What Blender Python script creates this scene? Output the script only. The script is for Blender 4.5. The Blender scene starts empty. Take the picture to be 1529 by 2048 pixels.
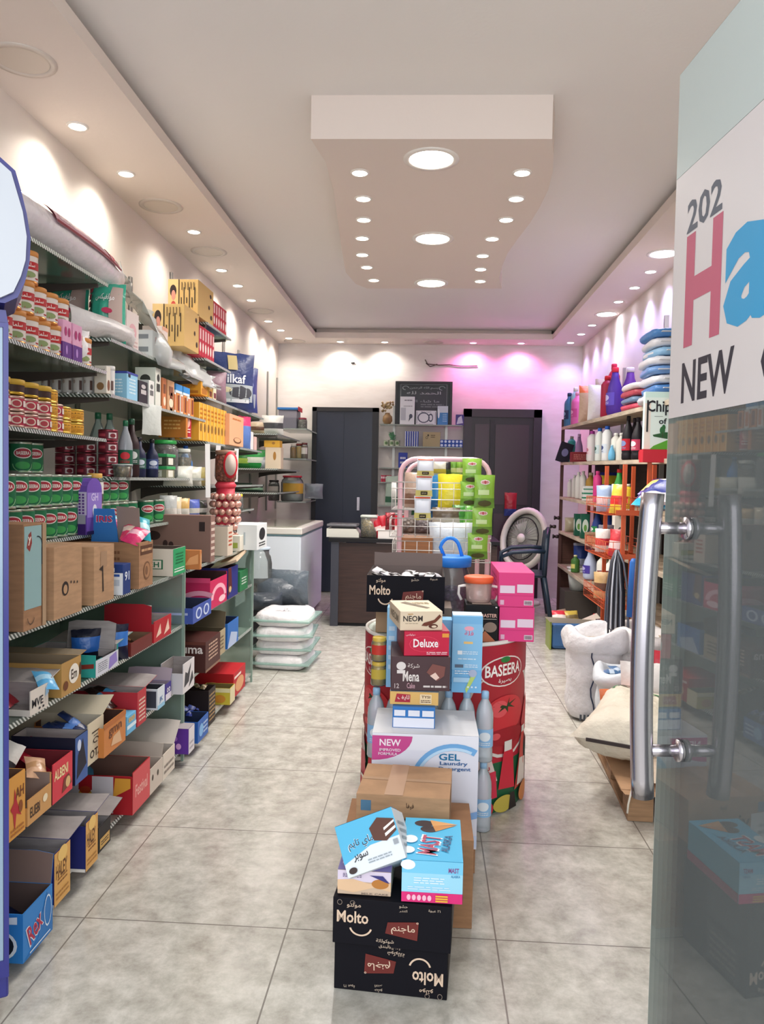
import bpy, bmesh, math, random, unicodedata
from mathutils import Matrix, Vector
random.seed(7)
S = bpy.context.scene
COL = S.collection

# ------------------------------------------------------------------ camera
FPX, EYE, CX, CY = 1540.0, 1.3, 764.5, 1024.0
YAW, PITCH, ROLL = 0.058514710, 0.041369332, math.radians(1.1)
CR = Matrix.Rotation(YAW, 3, 'Z') @ Matrix.Rotation(math.pi/2 - PITCH, 3, 'X') @ Matrix.Rotation(ROLL, 3, 'Z')
cd = bpy.data.cameras.new('camera'); cam = bpy.data.objects.new('camera', cd); COL.objects.link(cam)
cam.matrix_world = Matrix.Translation((0, 0, EYE)) @ CR.to_4x4()
cd.sensor_fit = 'VERTICAL'; cd.sensor_height = 24.0; cd.lens = FPX/2048*24.0
cd.clip_start = 0.05; cd.clip_end = 60
S.camera = cam

# ------------------------------------------------------------------ exposure, daylight through the open shop front
S.view_settings.view_transform = 'Standard'; S.view_settings.look = 'None'
S.view_settings.exposure = 0.47; S.view_settings.gamma = 1.0; S.view_settings.use_curve_mapping = False
W = bpy.data.worlds.new('street_daylight'); S.world = W; W.use_nodes = True
WORLD_STRENGTH = 0.9
W.node_tree.nodes['Background'].inputs[0].default_value = (0.90, 0.95, 1.0, 1)
W.node_tree.nodes['Background'].inputs[1].default_value = WORLD_STRENGTH
LAMP_SMALL, LAMP_ISLE, LAMP_BIG = 13.0, 13.0, 54.0
front = bpy.data.lights.new('shop_front_daylight', 'AREA'); front.shape = 'RECTANGLE'
front.size = 3.2; front.size_y = 2.4; front.energy = 60; front.color = (0.97, 0.98, 1.0)
fo = bpy.data.objects.new('shop_front_daylight', front); COL.objects.link(fo)
fo.location = (0, -1.2, 1.9); fo.rotation_euler = (math.radians(86), 0, 0)

# ------------------------------------------------------------------ where a shelf plane meets a sight line
def proj(x, y, z):
    c = CR.transposed() @ Vector((x, y, z - EYE))
    return CX + FPX*c.x/-c.z, CY - FPX*c.y/-c.z
def PY(X, Z, px):
    lo, hi = 0.8, 14.0
    for _ in range(40):
        m = (lo + hi)/2
        a = proj(X, m, Z)[0]
        if (a < px) == (X < 0): lo = m
        else: hi = m
    return (lo + hi)/2
def PZ(X, Y, py):
    z0 = proj(X, Y, 0)[1]; z1 = proj(X, Y, 2)[1]
    z = (py - z0)/(z1 - z0)*2
    for _ in range(3):
        a = proj(X, Y, z)[1]; b = proj(X, Y, z + .01)[1]; z += (py - a)/(b - a)*.01
    return z
def PX(Y, Z, px):
    a = proj(-1, Y, Z)[0]; b = proj(1, Y, Z)[0]; x = -1 + 2*(px - a)/(b - a)
    for _ in range(3):
        a = proj(x, Y, Z)[0]; b = proj(x + .01, Y, Z)[0]; x += (px - a)/(b - a)*.01
    return x

# ------------------------------------------------------------------ materials
def lin(h):
    h = h.lstrip('#'); o = []
    for i in (0, 2, 4):
        c = int(h[i:i+2], 16)/255; o.append(c/12.92 if c <= .04045 else ((c + .055)/1.055)**2.4)
    return (*o, 1)
_M = {}
def M(col, rough=.5, metal=0.0, kind='', spec=.5):
    k = (col, rough, metal, kind, spec)
    if k in _M: return _M[k]
    m = bpy.data.materials.new((kind or 'paint') + '_' + col.strip('#')); m.use_nodes = True
    nt = m.node_tree; N = nt.nodes; L = nt.links; b = N['Principled BSDF']
    b.inputs['Base Color'].default_value = lin(col); b.inputs['Roughness'].default_value = rough
    b.inputs['Metallic'].default_value = metal; b.inputs['Specular IOR Level'].default_value = spec
    def noise(scale, detail=3, coord='Object', sc=(1, 1, 1)):
        tc = N.new('ShaderNodeTexCoord'); mp = N.new('ShaderNodeMapping'); n = N.new('ShaderNodeTexNoise')
        mp.inputs['Scale'].default_value = sc
        n.inputs['Scale'].default_value = scale; n.inputs['Detail'].default_value = detail
        L.new(tc.outputs[coord], mp.inputs['Vector']); L.new(mp.outputs[0], n.inputs['Vector']); return n
    def bump(src, st, dist=.01):
        bp = N.new('ShaderNodeBump'); bp.inputs['Strength'].default_value = st; bp.inputs['Distance'].default_value = dist
        L.new(src, bp.inputs['Height']); L.new(bp.outputs[0], b.inputs['Normal'])
    def mixc(fac, c1, c2, lo=.35, hi=.65):
        r = N.new('ShaderNodeValToRGB'); r.color_ramp.elements[0].position = lo; r.color_ramp.elements[1].position = hi
        r.color_ramp.elements[0].color = c1; r.color_ramp.elements[1].color = c2
        L.new(fac, r.inputs[0]); L.new(r.outputs[0], b.inputs['Base Color'])
    c = lin(col); dk = tuple(x*.82 for x in c[:3]) + (1,)
    if kind == 'kraft':
        mixc(noise(14, 4, sc=(1, 1, 6)).outputs[0], dk, c)
    elif kind == 'fabric':
        n = noise(16, 5); bump(n.outputs[0], .8, .02); mixc(noise(6).outputs[0], tuple(x*.92 for x in c[:3]) + (1,), c)
    elif kind == 'film':       # crinkled plastic packaging
        n = noise(34, 2); bump(n.outputs[0], .6, .006)
    elif kind == 'mixed':      # pieces in a jar or basket
        n = N.new('ShaderNodeTexVoronoi'); n.inputs['Scale'].default_value = 60
        tc = N.new('ShaderNodeTexCoord'); L.new(tc.outputs['Object'], n.inputs['Vector']); bump(n.outputs[0], .8, .01)
        mixc(n.outputs[0], c, tuple(x*.45 for x in c[:3]) + (1,), .1, .6)
    elif kind == 'wood':
        mixc(noise(5, 6, sc=(1, 1, 14)).outputs[0], tuple(x*.55 for x in c[:3]) + (1,), c, .3, .7)
    elif kind == 'plaster':
        bump(noise(60, 4).outputs[0], .12, .004)
    elif kind == 'steel':
        n = noise(3, 2, sc=(60, 60, 1)); bump(n.outputs[0], .05, .002)
    elif kind == 'clear':      # clear plastic or glass: mostly see-through, a little sheen
        nt.nodes.remove(b); t = N.new('ShaderNodeBsdfTransparent'); g = N.new('ShaderNodeBsdfGlossy'); g.inputs[1].default_value = .12
        mx = N.new('ShaderNodeMixShader'); fr = N.new('ShaderNodeFresnel'); fr.inputs[0].default_value = 1.45
        d = N.new('ShaderNodeBsdfDiffuse'); d.inputs[0].default_value = c; m2 = N.new('ShaderNodeMixShader'); m2.inputs[0].default_value = rough
        t.inputs[0].default_value = tuple(.5 + .5*x for x in c[:3]) + (1,)
        L.new(t.outputs[0], m2.inputs[1]); L.new(d.outputs[0], m2.inputs[2])
        L.new(fr.outputs[0], mx.inputs[0]); L.new(m2.outputs[0], mx.inputs[1]); L.new(g.outputs[0], mx.inputs[2])
        L.new(mx.outputs[0], N['Material Output'].inputs[0])
    elif kind == 'strip':      # stamped metal edge: dark and bright marks in turn
        tc = N.new('ShaderNodeTexCoord'); w = N.new('ShaderNodeTexWave'); w.inputs['Scale'].default_value = 38; w.bands_direction = 'DIAGONAL'
        L.new(tc.outputs['Object'], w.inputs['Vector']); mixc(w.outputs[0], lin('4c5a52'), c, .35, .75)
    elif kind == 'light':
        b.inputs['Emission Color'].default_value = c; b.inputs['Emission Strength'].default_value = 14
    _M[k] = m; return m
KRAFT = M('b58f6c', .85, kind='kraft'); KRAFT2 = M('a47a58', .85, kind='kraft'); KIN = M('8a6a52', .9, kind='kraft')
GREYBOARD = M('a59d9b', .85, kind='kraft'); WHITE = M('e6e4e2', .5); STEEL = M('c9c4cb', .22, 1.0, 'steel')
ALU = M('a9a8a4', .4, .8); DARK = M('121216', .5, spec=.3); CLEAR = M('dfe8e6', .12, kind='clear')
def C(c): return c if isinstance(c, bpy.types.Material) else M(c, .5, spec=.32)

# ------------------------------------------------------------------ mesh builder
class MB:
    def __init__(s): s.v = []; s.f = []; s.m = []; s.sm = []; s.mats = []
    def mi(s, m):
        m = C(m)
        if m not in s.mats: s.mats.append(m)
        return s.mats.index(m)
    def add(s, vs, fs, m, sm=False, T=None):
        o = len(s.v); k = s.mi(m)
        s.v += [tuple(T @ Vector(p)) if T is not None else tuple(p) for p in vs]
        for f in fs: s.f.append([i + o for i in f]); s.m.append(k); s.sm.append(sm)
        return s
    def box(s, x0, x1, y0, y1, z0, z1, m, T=None):
        vs = [(x, y, z) for z in (z0, z1) for y in (y0, y1) for x in (x0, x1)]
        return s.add(vs, [(0, 2, 3, 1), (4, 5, 7, 6), (0, 1, 5, 4), (2, 6, 7, 3), (0, 4, 6, 2), (1, 3, 7, 5)], m, T=T)
    def lathe(s, prof, m, c=(0, 0, 0), n=16, T=None, sx=1, sy=1, caps=True):
        vs = []; fs = []
        for r, z in prof:
            for i in range(n):
                a = 2*math.pi*i/n; vs.append((c[0] + r*sx*math.cos(a), c[1] + r*sy*math.sin(a), c[2] + z))
        for j in range(len(prof) - 1):
            for i in range(n):
                k = (i + 1) % n; fs.append((j*n + i, j*n + k, (j + 1)*n + k, (j + 1)*n + i))
        if caps and prof[0][0] > 1e-4: fs.append(tuple(range(n - 1, -1, -1)))
        if caps and prof[-1][0] > 1e-4: fs.append(tuple((len(prof) - 1)*n + i for i in range(n)))
        return s.add(vs, fs, m, True, T)
    def cyl(s, c, r, z0, z1, m, n=16, T=None): return s.lathe([(r, z0), (r, z1)], m, c, n, T)
    def tube(s, pts, r, m, n=8, closed=False, T=None):
        P = [Vector(p) for p in pts]; vs = []; fs = []; K = len(P); up = Vector((0, 0, 1)); prev = None
        for i, p in enumerate(P):
            if closed: d = P[(i + 1) % K] - P[i - 1]
            else: d = P[min(i + 1, K - 1)] - P[max(i - 1, 0)]
            d.normalize()
            if prev is None: a = d.cross(up if abs(d.z) < .9 else Vector((1, 0, 0))).normalized()
            else: a = (prev - d*prev.dot(d)).normalized()
            prev = a; b = d.cross(a)
            for j in range(n):
                t = 2*math.pi*j/n; vs.append(p + a*(r*math.cos(t)) + b*(r*math.sin(t)))
        for i in range(K if closed else K - 1):
            for j in range(n):
                k = (j + 1) % n; q = (i + 1) % K; fs.append((i*n + j, i*n + k, q*n + k, q*n + j))
        if not closed: fs += [tuple(range(n - 1, -1, -1)), tuple((K - 1)*n + j for j in range(n))]
        return s.add(vs, fs, m, True, T)
    def poly(s, pts, m, T=None): return s.add(pts, [tuple(range(len(pts)))], m, T=T)
    def prism(s, pts, d, m, T=None):      # outline in xz, depth along y
        n = len(pts); vs = [(x, 0, z) for x, z in pts] + [(x, d, z) for x, z in pts]
        fs = [tuple(range(n)), tuple(range(2*n - 1, n - 1, -1))] + [(i, i + n, (i + 1) % n + n, (i + 1) % n) for i in range(n)]
        return s.add(vs, fs, m, T=T)
    def pillow(s, w, h, t, m, T=None, nx=8, nz=8, seal=.06, noise=.12, seed=0, m2=None, band=None, fat=1.0):   # upright xz bag, bulging in y
        R = random.Random(seed); vs = []; fs = []; ms = []
        off = [[R.uniform(-1, 1) for _ in range(nx + 1)] for _ in range(nz + 1)]
        for sd in (-1, 1):
            for j in range(nz + 1):
                v = .5 - .5*math.cos(math.pi*j/nz) if fat < 1 else j/nz
                for i in range(nx + 1):
                    u = .5 - .5*math.cos(math.pi*i/nx) if fat < 1 else i/nx
                    e = min(v, 1 - v)
                    bul = (max(0, math.sin(math.pi*u))**.55)*(max(0, math.sin(math.pi*v))**.6)
                    if e < seal: bul *= .1
                    y = sd*(t/2)*bul*(1 + noise*off[j][i]*(1 if sd < 0 else .8))
                    pinch = 1 - .06*math.sin(math.pi*v)
                    vs.append(((u - .5)*w*pinch, y, v*h + .01*h*off[j][i]*(0 if e else 1)))
        n = (nx + 1)*(nz + 1)
        for sd in (0, 1):
            for j in range(nz):
                for i in range(nx):
                    a = sd*n + j*(nx + 1) + i; q = (a, a + 1, a + nx + 2, a + nx + 1)
                    fs.append(q if sd == 0 else q[::-1]); ms.append(j)
        o = len(s.v); s.v += [tuple(T @ Vector(p)) if T is not None else p for p in vs]
        k1 = s.mi(m); k2 = s.mi(m2) if m2 else k1
        for f, j in zip(fs, ms):
            s.f.append([i + o for i in f]); s.sm.append(True)
            s.m.append(k2 if band and band[0] <= j/nz < band[1] else k1)
        return s
    def cushion(s, w, d, h, m, m2=None, band=None, seed=0, z=0.0):      # plump lying bag, origin under its centre
        R = random.Random(seed); n = 36; q = .42; vs = []; fs = []; mm = []
        pr = [(.0, .06), (.55, .01), (.86, 0), (.97, .12), (1.0, .35), (1.0, .6), (.96, .84), (.84, .97), (.5, 1.04), (.0, 1.05)]
        for j, (r, t) in enumerate(pr):
            for i in range(n):
                a = 2*math.pi*i/n; ca, sa = math.cos(a), math.sin(a); k = r*(1 + .02*R.uniform(-1, 1) + .015*math.sin(5*a + seed))
                vs.append((w/2*k*math.copysign(abs(ca)**q, ca), d/2*k*math.copysign(abs(sa)**q, sa), z + max(0, h*(t + (.04*math.sin(4*a + seed + j) + .03*R.uniform(-1, 1))*(0 if t < .05 else 1)))))
        for j in range(len(pr) - 1):
            for i in range(n):
                k = (i + 1) % n; fs.append((j*n + i, j*n + k, (j + 1)*n + k, (j + 1)*n + i))
                x = (vs[j*n + i][0] + vs[(j + 1)*n + k][0])/2/w + .5; mm.append(bool(m2 and band and band[0] <= x < band[1]))
        o = len(s.v); s.v += vs; k1 = s.mi(m); k2 = s.mi(m2) if m2 else k1
        for f, b in zip(fs, mm): s.f.append([i + o for i in f]); s.sm.append(True); s.m.append(k2 if b else k1)
        return s
    def build(s, name, parent=None, loc=None, rot=None, bevel=0):
        me = bpy.data.meshes.new(name); me.from_pydata(s.v, [], s.f)
        for m in s.mats: me.materials.append(m)
        me.polygons.foreach_set('material_index', s.m); me.polygons.foreach_set('use_smooth', s.sm); me.update()
        o = bpy.data.objects.new(name, me); COL.objects.link(o)
        if parent is not None: o.parent = parent
        if loc is not None: o.location = loc
        if rot is not None: o.rotation_euler = rot
        if bevel:
            b = o.modifiers.new('edge', 'BEVEL'); b.width = bevel; b.segments = 2; b.limit_method = 'ANGLE'
        return o
def tag(o, label, cat, group=None, kind=None):
    o['label'] = label
    if cat: o['category'] = cat
    if group: o['group'] = group
    if kind: o['kind'] = kind
    return o
def thing(name, label, cat, loc=(0, 0, 0), rz=0.0, group=None, rot=None):
    o = bpy.data.objects.new(name, None); COL.objects.link(o); o.empty_display_size = .03
    o.location = loc; o.rotation_euler = rot or (0, 0, rz)
    return tag(o, label, cat, group)
def struct(o): o['kind'] = 'structure'; return o
def dup(root, loc, rz=0.0, label=None, group=None, rot=None):
    r = root.copy(); COL.objects.link(r); r.location = loc; r.rotation_euler = rot or (0, 0, rz)
    if label: r['label'] = label
    if group: r['group'] = group
    for ch in [c for c in COL.objects if c.parent == root]:
        c = ch.copy(); COL.objects.link(c); c.parent = r
        for g in [x for x in COL.objects if x.parent == ch]:
            d = g.copy(); COL.objects.link(d); d.parent = c
    return r

# ------------------------------------------------------------------ lettering
_AR = {}
for _cp in list(range(0xFB50, 0xFC00)) + list(range(0xFE70, 0xFEFD)):
    _d = unicodedata.decomposition(chr(_cp)).split()
    if len(_d) == 2 and _d[0] in ('<initial>', '<medial>', '<final>', '<isolated>'):
        _AR.setdefault(chr(int(_d[1], 16)), {})[_d[0][1:-1]] = chr(_cp)
def arabic(t):
    out = []; n = len(t)
    joins = lambda ch: ch in _AR and 'initial' in _AR[ch]
    for i, ch in enumerate(t):
        if ch not in _AR: out.append(ch); continue
        pre = i > 0 and joins(t[i-1]); nxt = i < n - 1 and t[i+1] in _AR and joins(ch) and 'final' in _AR[t[i+1]]
        f = 'medial' if pre and nxt else 'final' if pre else 'initial' if nxt else 'isolated'
        out.append(_AR[ch].get(f) or ch)
    return ''.join(out[::-1])
_T = {}
def text_mesh(t, bold=.02):
    if (t, bold) in _T: return _T[(t, bold)]
    s = arabic(t) if any('\u0600' <= ch <= '\u06ff' for ch in t) else t
    c = bpy.data.curves.new('lettering', 'FONT'); c.body = s; c.resolution_u = 2; c.offset = bold if s == t else .008
    o = bpy.data.objects.new('lettering', c); COL.objects.link(o)
    dg = bpy.context.evaluated_depsgraph_get(); me = bpy.data.meshes.new_from_object(o.evaluated_get(dg))
    vs = [tuple(v.co) for v in me.vertices]; fs = [tuple(p.vertices) for p in me.polygons]
    bpy.data.objects.remove(o); bpy.data.curves.remove(c); bpy.data.meshes.remove(me)
    x0 = min(v[0] for v in vs); x1 = max(v[0] for v in vs); y0 = min(v[1] for v in vs); y1 = max(v[1] for v in vs)
    vs = [((v[0] - x0)/(x1 - x0) - .5, (v[1] - y0)/(y1 - y0) - .5) for v in vs]
    _T[(t, bold)] = (vs, fs); return vs, fs
# print on a face: P(u, v, lift) -> point; u, v run 0..1 over a face of width w and height h
def decals(mb, D, P, w, h, curved=False):
    lift = .0006
    q = lambda a, b: P(a, b, lift)
    for d in D:
        k = d[0]; lift += .0003
        if k == 'r':
            _, a, b, c, e, m = d
            if curved:
                vs = [P(a + (c - a)*i/8, v, lift) for v in (b, e) for i in range(9)]; mb.add(vs, [(i, i + 1, i + 10, i + 9) for i in range(8)], m, True); continue
            mb.poly([P(a, b, lift), P(c, b, lift), P(c, e, lift), P(a, e, lift)], m)
        elif k == 'p': mb.poly([P(u, v, lift) for u, v in d[1]], d[2])
        elif k == 'e':
            _, cu, cv, ru, rv, m = d
            if curved:
                vs = []
                for i in range(13):
                    x = -math.cos(math.pi*i/12); y = math.sqrt(max(0, 1 - x*x)); vs += [P(cu + ru*x, cv - rv*y, lift), P(cu + ru*x, cv + rv*y, lift)]
                mb.add(vs, [(2*i, 2*i + 2, 2*i + 3, 2*i + 1) for i in range(12)], m, True); continue
            mb.poly([P(cu + ru*math.cos(t*math.pi/10), cv + rv*math.sin(t*math.pi/10), lift) for t in range(20)], m)
        elif k == 'a':       # arc: centre, radii, start deg, end deg, thickness
            _, cu, cv, ru, rv, a0, a1, th, m = d; n = 14; vs = []
            for i in range(n + 1):
                a = math.radians(a0 + (a1 - a0)*i/n)
                for q in (1, 1 - th): vs.append(P(cu + ru*q*math.cos(a), cv + rv*q*math.sin(a), lift))
            mb.add(vs, [(2*i, 2*i + 2, 2*i + 3, 2*i + 1) for i in range(n)], m)
        elif k == 't':       # centre, width, height, text, colour, turn
            _, cu, cv, tw, th, s, m = d[:7]; rot = math.radians(d[7]) if len(d) > 7 else 0
            vs, fs = text_mesh(s); ca, sa = math.cos(rot), math.sin(rot); pts = []
            for x, y in vs:
                X = x*tw*w; Y = y*th*h; pts.append(P(cu + (X*ca - Y*sa)/w, cv + (X*sa + Y*ca)/h, lift))
            mb.add(pts, fs, m)
        elif k == 'g':       # simple rows of small print
            _, a, b, c, e, n, m = d; R = random.Random(n*7 + int(a*100))
            for i in range(n):
                y0 = b + (e - b)*(i + .25)/n; y1 = b + (e - b)*(i + .7)/n; x = a
                while x < c:
                    x2 = min(c, x + (c - a)*R.uniform(.08, .3)); mb.poly([P(x, y0, lift), P(x2, y0, lift), P(x2, y1, lift), P(x, y1, lift)], m); x = x2 + (c - a)*.04
FACE = {'F': 'front_print', 'R': 'side_print', 'L': 'side_print', 'T': 'top_print'}
def facemap(k, w, d, h):
    if k == 'F': return (lambda u, v, l: ((u - .5)*w, -l, v*h)), w, h
    if k == 'R': return (lambda u, v, l: (w/2 + l, u*d, v*h)), d, h
    if k == 'L': return (lambda u, v, l: (-w/2 - l, (1 - u)*d, v*h)), d, h
    return (lambda u, v, l: ((u - .5)*w, v*d, h + l)), w, d
def prints(root, w, d, h, dec):
    for k, D in dec.items():
        if not D: continue
        P, a, b = facemap(k, w, d, h); mb = MB(); decals(mb, D, P, a, b); mb.build(FACE[k], root)
def carton(name, label, cat, loc, w, d, h, body, dec=None, rz=0.0, group=None, rot=None, tape=False):
    """closed box; base centre of the front edge at loc, front towards -Y"""
    root = thing(name, label, cat, loc, rz, group, rot)
    mb = MB(); mb.box(-w/2, w/2, 0, d, 0, h, body); mb.build('box_body', root, bevel=.0015)
    if tape: t = MB(); t.box(-.025, .025, -.0008, d + .0008, h - .05, h + .001, M('b9a48a', .25)); t.build('tape_strip', root)
    prints(root, w, d, h, dec or {}); return root
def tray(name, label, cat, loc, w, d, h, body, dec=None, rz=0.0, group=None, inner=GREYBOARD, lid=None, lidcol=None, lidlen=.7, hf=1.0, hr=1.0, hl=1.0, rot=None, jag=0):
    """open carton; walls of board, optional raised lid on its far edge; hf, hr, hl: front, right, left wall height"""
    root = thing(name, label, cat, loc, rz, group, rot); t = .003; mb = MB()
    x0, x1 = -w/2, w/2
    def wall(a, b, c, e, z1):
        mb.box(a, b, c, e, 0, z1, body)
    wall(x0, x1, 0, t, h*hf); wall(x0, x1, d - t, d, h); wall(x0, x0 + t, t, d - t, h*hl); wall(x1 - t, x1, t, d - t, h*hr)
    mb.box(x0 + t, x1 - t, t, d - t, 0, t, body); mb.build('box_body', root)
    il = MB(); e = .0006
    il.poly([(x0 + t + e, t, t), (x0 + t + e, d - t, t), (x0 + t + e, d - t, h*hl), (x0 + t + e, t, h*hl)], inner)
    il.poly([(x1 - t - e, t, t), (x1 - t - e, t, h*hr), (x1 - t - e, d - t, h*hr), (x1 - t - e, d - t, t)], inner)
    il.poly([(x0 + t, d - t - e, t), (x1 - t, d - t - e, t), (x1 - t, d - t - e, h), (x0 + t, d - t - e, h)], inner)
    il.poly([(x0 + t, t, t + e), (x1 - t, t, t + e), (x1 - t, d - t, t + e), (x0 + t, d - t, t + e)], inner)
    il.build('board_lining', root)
    if lid is not None:
        a = math.radians(lid); ll = lidlen*d; ty, tz = math.cos(a), math.sin(a); lb = MB(); wj = w/2 - .004
        R = random.Random(int(w*1e4)); n = 6
        out = [(-wj, 0), (wj, 0)] + [(wj - 2*wj*i/n, 1 + (R.uniform(-.06, .04) if jag else (-.08 if i in (0, n) else 0))) for i in range(n + 1)]
        pts = [(x, d - v*ll*ty*-1 if False else d + v*ll*ty, h + v*ll*tz) for x, v in out]
        m = len(pts); nrm = Vector((0, -tz, ty))*.002
        vs = pts + [tuple(Vector(p) - nrm) for p in pts]
        lb.add(vs, [tuple(range(m))], lidcol or inner); lb.add(vs, [tuple(range(2*m - 1, m - 1, -1))] + [(i, i + m, (i + 1) % m + m, (i + 1) % m) for i in range(m)], body)
        lb.build('lid_flap', root)
    prints(root, w, d, min(h, h*hf), {k: v for k, v in (dec or {}).items() if k == 'F'})
    prints(root, w, d, h*hr, {k: v for k, v in (dec or {}).items() if k == 'R'})
    prints(root, w, d, h*hl, {k: v for k, v in (dec or {}).items() if k == 'L'})
    return root
_wr = {}
def wrapper(col, stripe, label, cat, loc, rot, size=(.1, .045, .018), group=None, name='snack_packet'):
    k = (col, stripe, size, name); w, h, t = size
    if k not in _wr:
        mb = MB(); mb.pillow(h, w, t, M(col, .3, kind='film'), nx=5, nz=8, seal=.1, seed=hash(k) % 99, m2=M(stripe, .3, kind='film'), band=(.3, .62),
                             T=Matrix.Translation((0, -w/2, 0)) @ Matrix.Rotation(-math.pi/2, 4, 'X'))
        _wr[k] = mb.build(name, None); o = _wr[k]
    else: o = _wr[k].copy(); COL.objects.link(o)
    o.location = loc; o.rotation_euler = rot; return tag(o, label, cat, group)
ORD = ['first', 'second', 'third', 'fourth', 'fifth', 'sixth', 'seventh', 'eighth', 'ninth', 'tenth', 'eleventh', 'twelfth']
def fill(loc, w, d, z, n, col, stripe, what, where, size=(.1, .045, .018), flat=False, seed=1):
    """loose packets inside an open box, each a thing of its own"""
    R = random.Random(seed); x, y, zz = loc
    for i in range(n):
        fy = (i + .5)/n*(d - size[1]) + size[1]/2
        wrapper(col, stripe, f'{what} lying {ORD[i]} from the front in {where}', 'snack packet',
                (x + R.uniform(-.06, .06)*w, y + fy, z + size[2]*.7 + R.uniform(0, .006)),
                (R.uniform(.25, .6) if not flat else R.uniform(-.1, .1), R.uniform(-.08, .08), math.pi/2*0 + R.uniform(-.2, .2) + math.pi/2), (min(size[0], w*.85), size[1], size[2]), group=what + ' in ' + where)
# ---- round goods
def can(name, label, cat, r, h, body, top='b7b4ab', badge=None, text=None, dec=(), group=None, face=0.0, lid=None, loc=(0, 0, 0)):
    """tin at loc; its badge turned to angle face (0 = +X, -90 = towards the door)"""
    root = thing(name, label, cat, loc, 0, group); mt = M(top, .3, .8)
    mb = MB(); mb.lathe([(r*.96, 0), (r, .003), (r, .006), (r*.97, .008), (r*.97, h - .008), (r, h - .006), (r, h - .002), (r*.93, h), (r*.9, h - .004), (0.001, h - .004)], mt, n=18)
    mb.build('tin_can', root)
    lb = MB(); lb.lathe([(r*.985, .009), (r*.985, h - .009)], body, n=18, caps=False)
    def P(u, v, l):
        a = math.radians(face) + (u - .5)*2.2; q = r*.985 + l*1.5; return (q*math.cos(a), q*math.sin(a), .009 + v*(h - .018))
    D = list(dec)
    if badge: D += [('e', .5, .66, .36, .2, 'e9e2dc'), ('e', .5, .66, .32, .165, badge)]
    if text: D += [('t', .5, .66, .5, .13, text, 'f2ece6')]
    lo = lb.build('paper_label', root)
    if D: pb = MB(); decals(pb, D, P, 2.2*r, h, True); pb.build('label_print', lo)
    if lid: l2 = MB(); l2.lathe([(r*1.02, h - .014), (r*1.02, h + .002), (r*.97, h + .004), (.001, h + .004)], lid, n=18); l2.build('lid', root)
    return root
def jar(name, label, cat, loc, r, h, content, lid, ribs=True, group=None, fillh=.8, lidh=.02, sq=False, lbl=None, face=-90):
    root = thing(name, label, cat, loc, 0, group); mb = MB(); n = 4 if sq else 18
    T = Matrix.Rotation(math.pi/4, 4, 'Z') if sq else None
    pr = [(r*.9, 0), (r, h*.04), (r, h*.3), (r*.97, h*.33), (r, h*.36), (r, h*.72), (r*.9, h*.84), (r*.78, h*.88), (r*.78, h - lidh)] if not sq else [(r*.92, 0), (r, h*.03), (r, h - lidh)]
    mb.lathe(pr, CLEAR, n=n, T=T); mb.build('jar_body', root)
    ct = MB(); ct.lathe([(r*.86, .006), (r*.93, h*.05), (r*.93, h*min(fillh, .7)), (r*.7, h*fillh), (.001, h*fillh + .004)], content, n=n if sq else 16, T=T)
    ct.build('jar_contents', root)
    lr = (r*.84 if not sq else r*1.04); l2 = MB(); l2.lathe([(lr, h - lidh), (lr*1.03, h - lidh*.8), (lr*1.03, h - .003), (lr*.97, h), (.001, h)], lid, n=20 if not sq else 4, T=T); l2.build('lid', root)
    if lbl:
        pb = MB()
        def P(u, v, l):
            a = math.radians(face) + (u - .5)*2.2; q = r*1.012 + l; return (q*math.cos(a), q*math.sin(a), h*.3 + v*h*.4)
        vs = [P(i/8, v, 0) for v in (0, 1) for i in range(9)]; pb.add(vs, [(i, i + 1, i + 10, i + 9) for i in range(8)], lbl, True); pb.build('paper_label', root)
    return root
BOT = {
 'soda': [(.85, 0), (1, .04), (1, .14), (.93, .17), (1, .2), (1, .5), (.95, .6), (.62, .74), (.33, .85), (.3, .93)],
 'sauce': [(.9, 0), (1, .03), (1, .55), (.85, .64), (.4, .76), (.34, .93)],
 'round': [(.7, 0), (.95, .1), (1, .35), (.8, .6), (.45, .78), (.35, .92)],
 'square': [(.95, 0), (1, .03), (1, .66), (.9, .74), (.42, .84), (.38, .93)],
 'water': [(.9, 0), (1, .02), (.96, .2), (1, .24), (1, .62), (.96, .7), (.75, .8), (.42, .88), (.38, .93)],
 'slim': [(.9, 0), (1, .03), (1, .78), (.7, .85), (.45, .88), (.42, .92)],
}
def bottle(name, label, cat, loc, r, h, body, cap, style='soda', lbl=None, lbl2=None, group=None, face=180, handle=False, sy=1.0, rz=0.0):
    root = thing(name, label, cat, loc, rz, group); mb = MB(); b = C(body)
    mb.lathe([(a*r, z*h) for a, z in BOT[style]], b, n=16, sy=sy)
    mb.build('bottle_body', root)
    if handle: mb = MB(); mb.tube([(r*.5*math.cos(math.radians(face + 90)), r*.3, h*.83), (0, r*1.25, h*.78), (0, r*1.35, h*.6), (0, r*.9, h*.5)], r*.16, b, 6); mb.build('handle', root)
    cr = r*BOT[style][-1][0]*1.15; cp = MB(); cp.lathe([(cr, h*.9), (cr, h*.985), (cr*.85, h), (.001, h)], cap, n=12); cp.build('cap', root)
    if lbl:
        pb = MB()
        def P(u, v, l):
            a = math.radians(face) + (u - .5)*2.6; q = r*1.015 + l; return (q*math.cos(a), q*math.sin(a)*sy, h*.22 + v*h*.26)
        vs = [P(i/8, v, 0) for v in (0, 1) for i in range(9)]; pb.add(vs, [(i, i + 1, i + 10, i + 9) for i in range(8)], lbl, True)
        if lbl2: decals(pb, [('e', .5, .6, .25, .25, lbl2), ('g', .25, .1, .75, .3, 2, lbl2)], P, r*2.6, h*.26, True)
        pb.build('paper_label', root)
    return root
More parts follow.
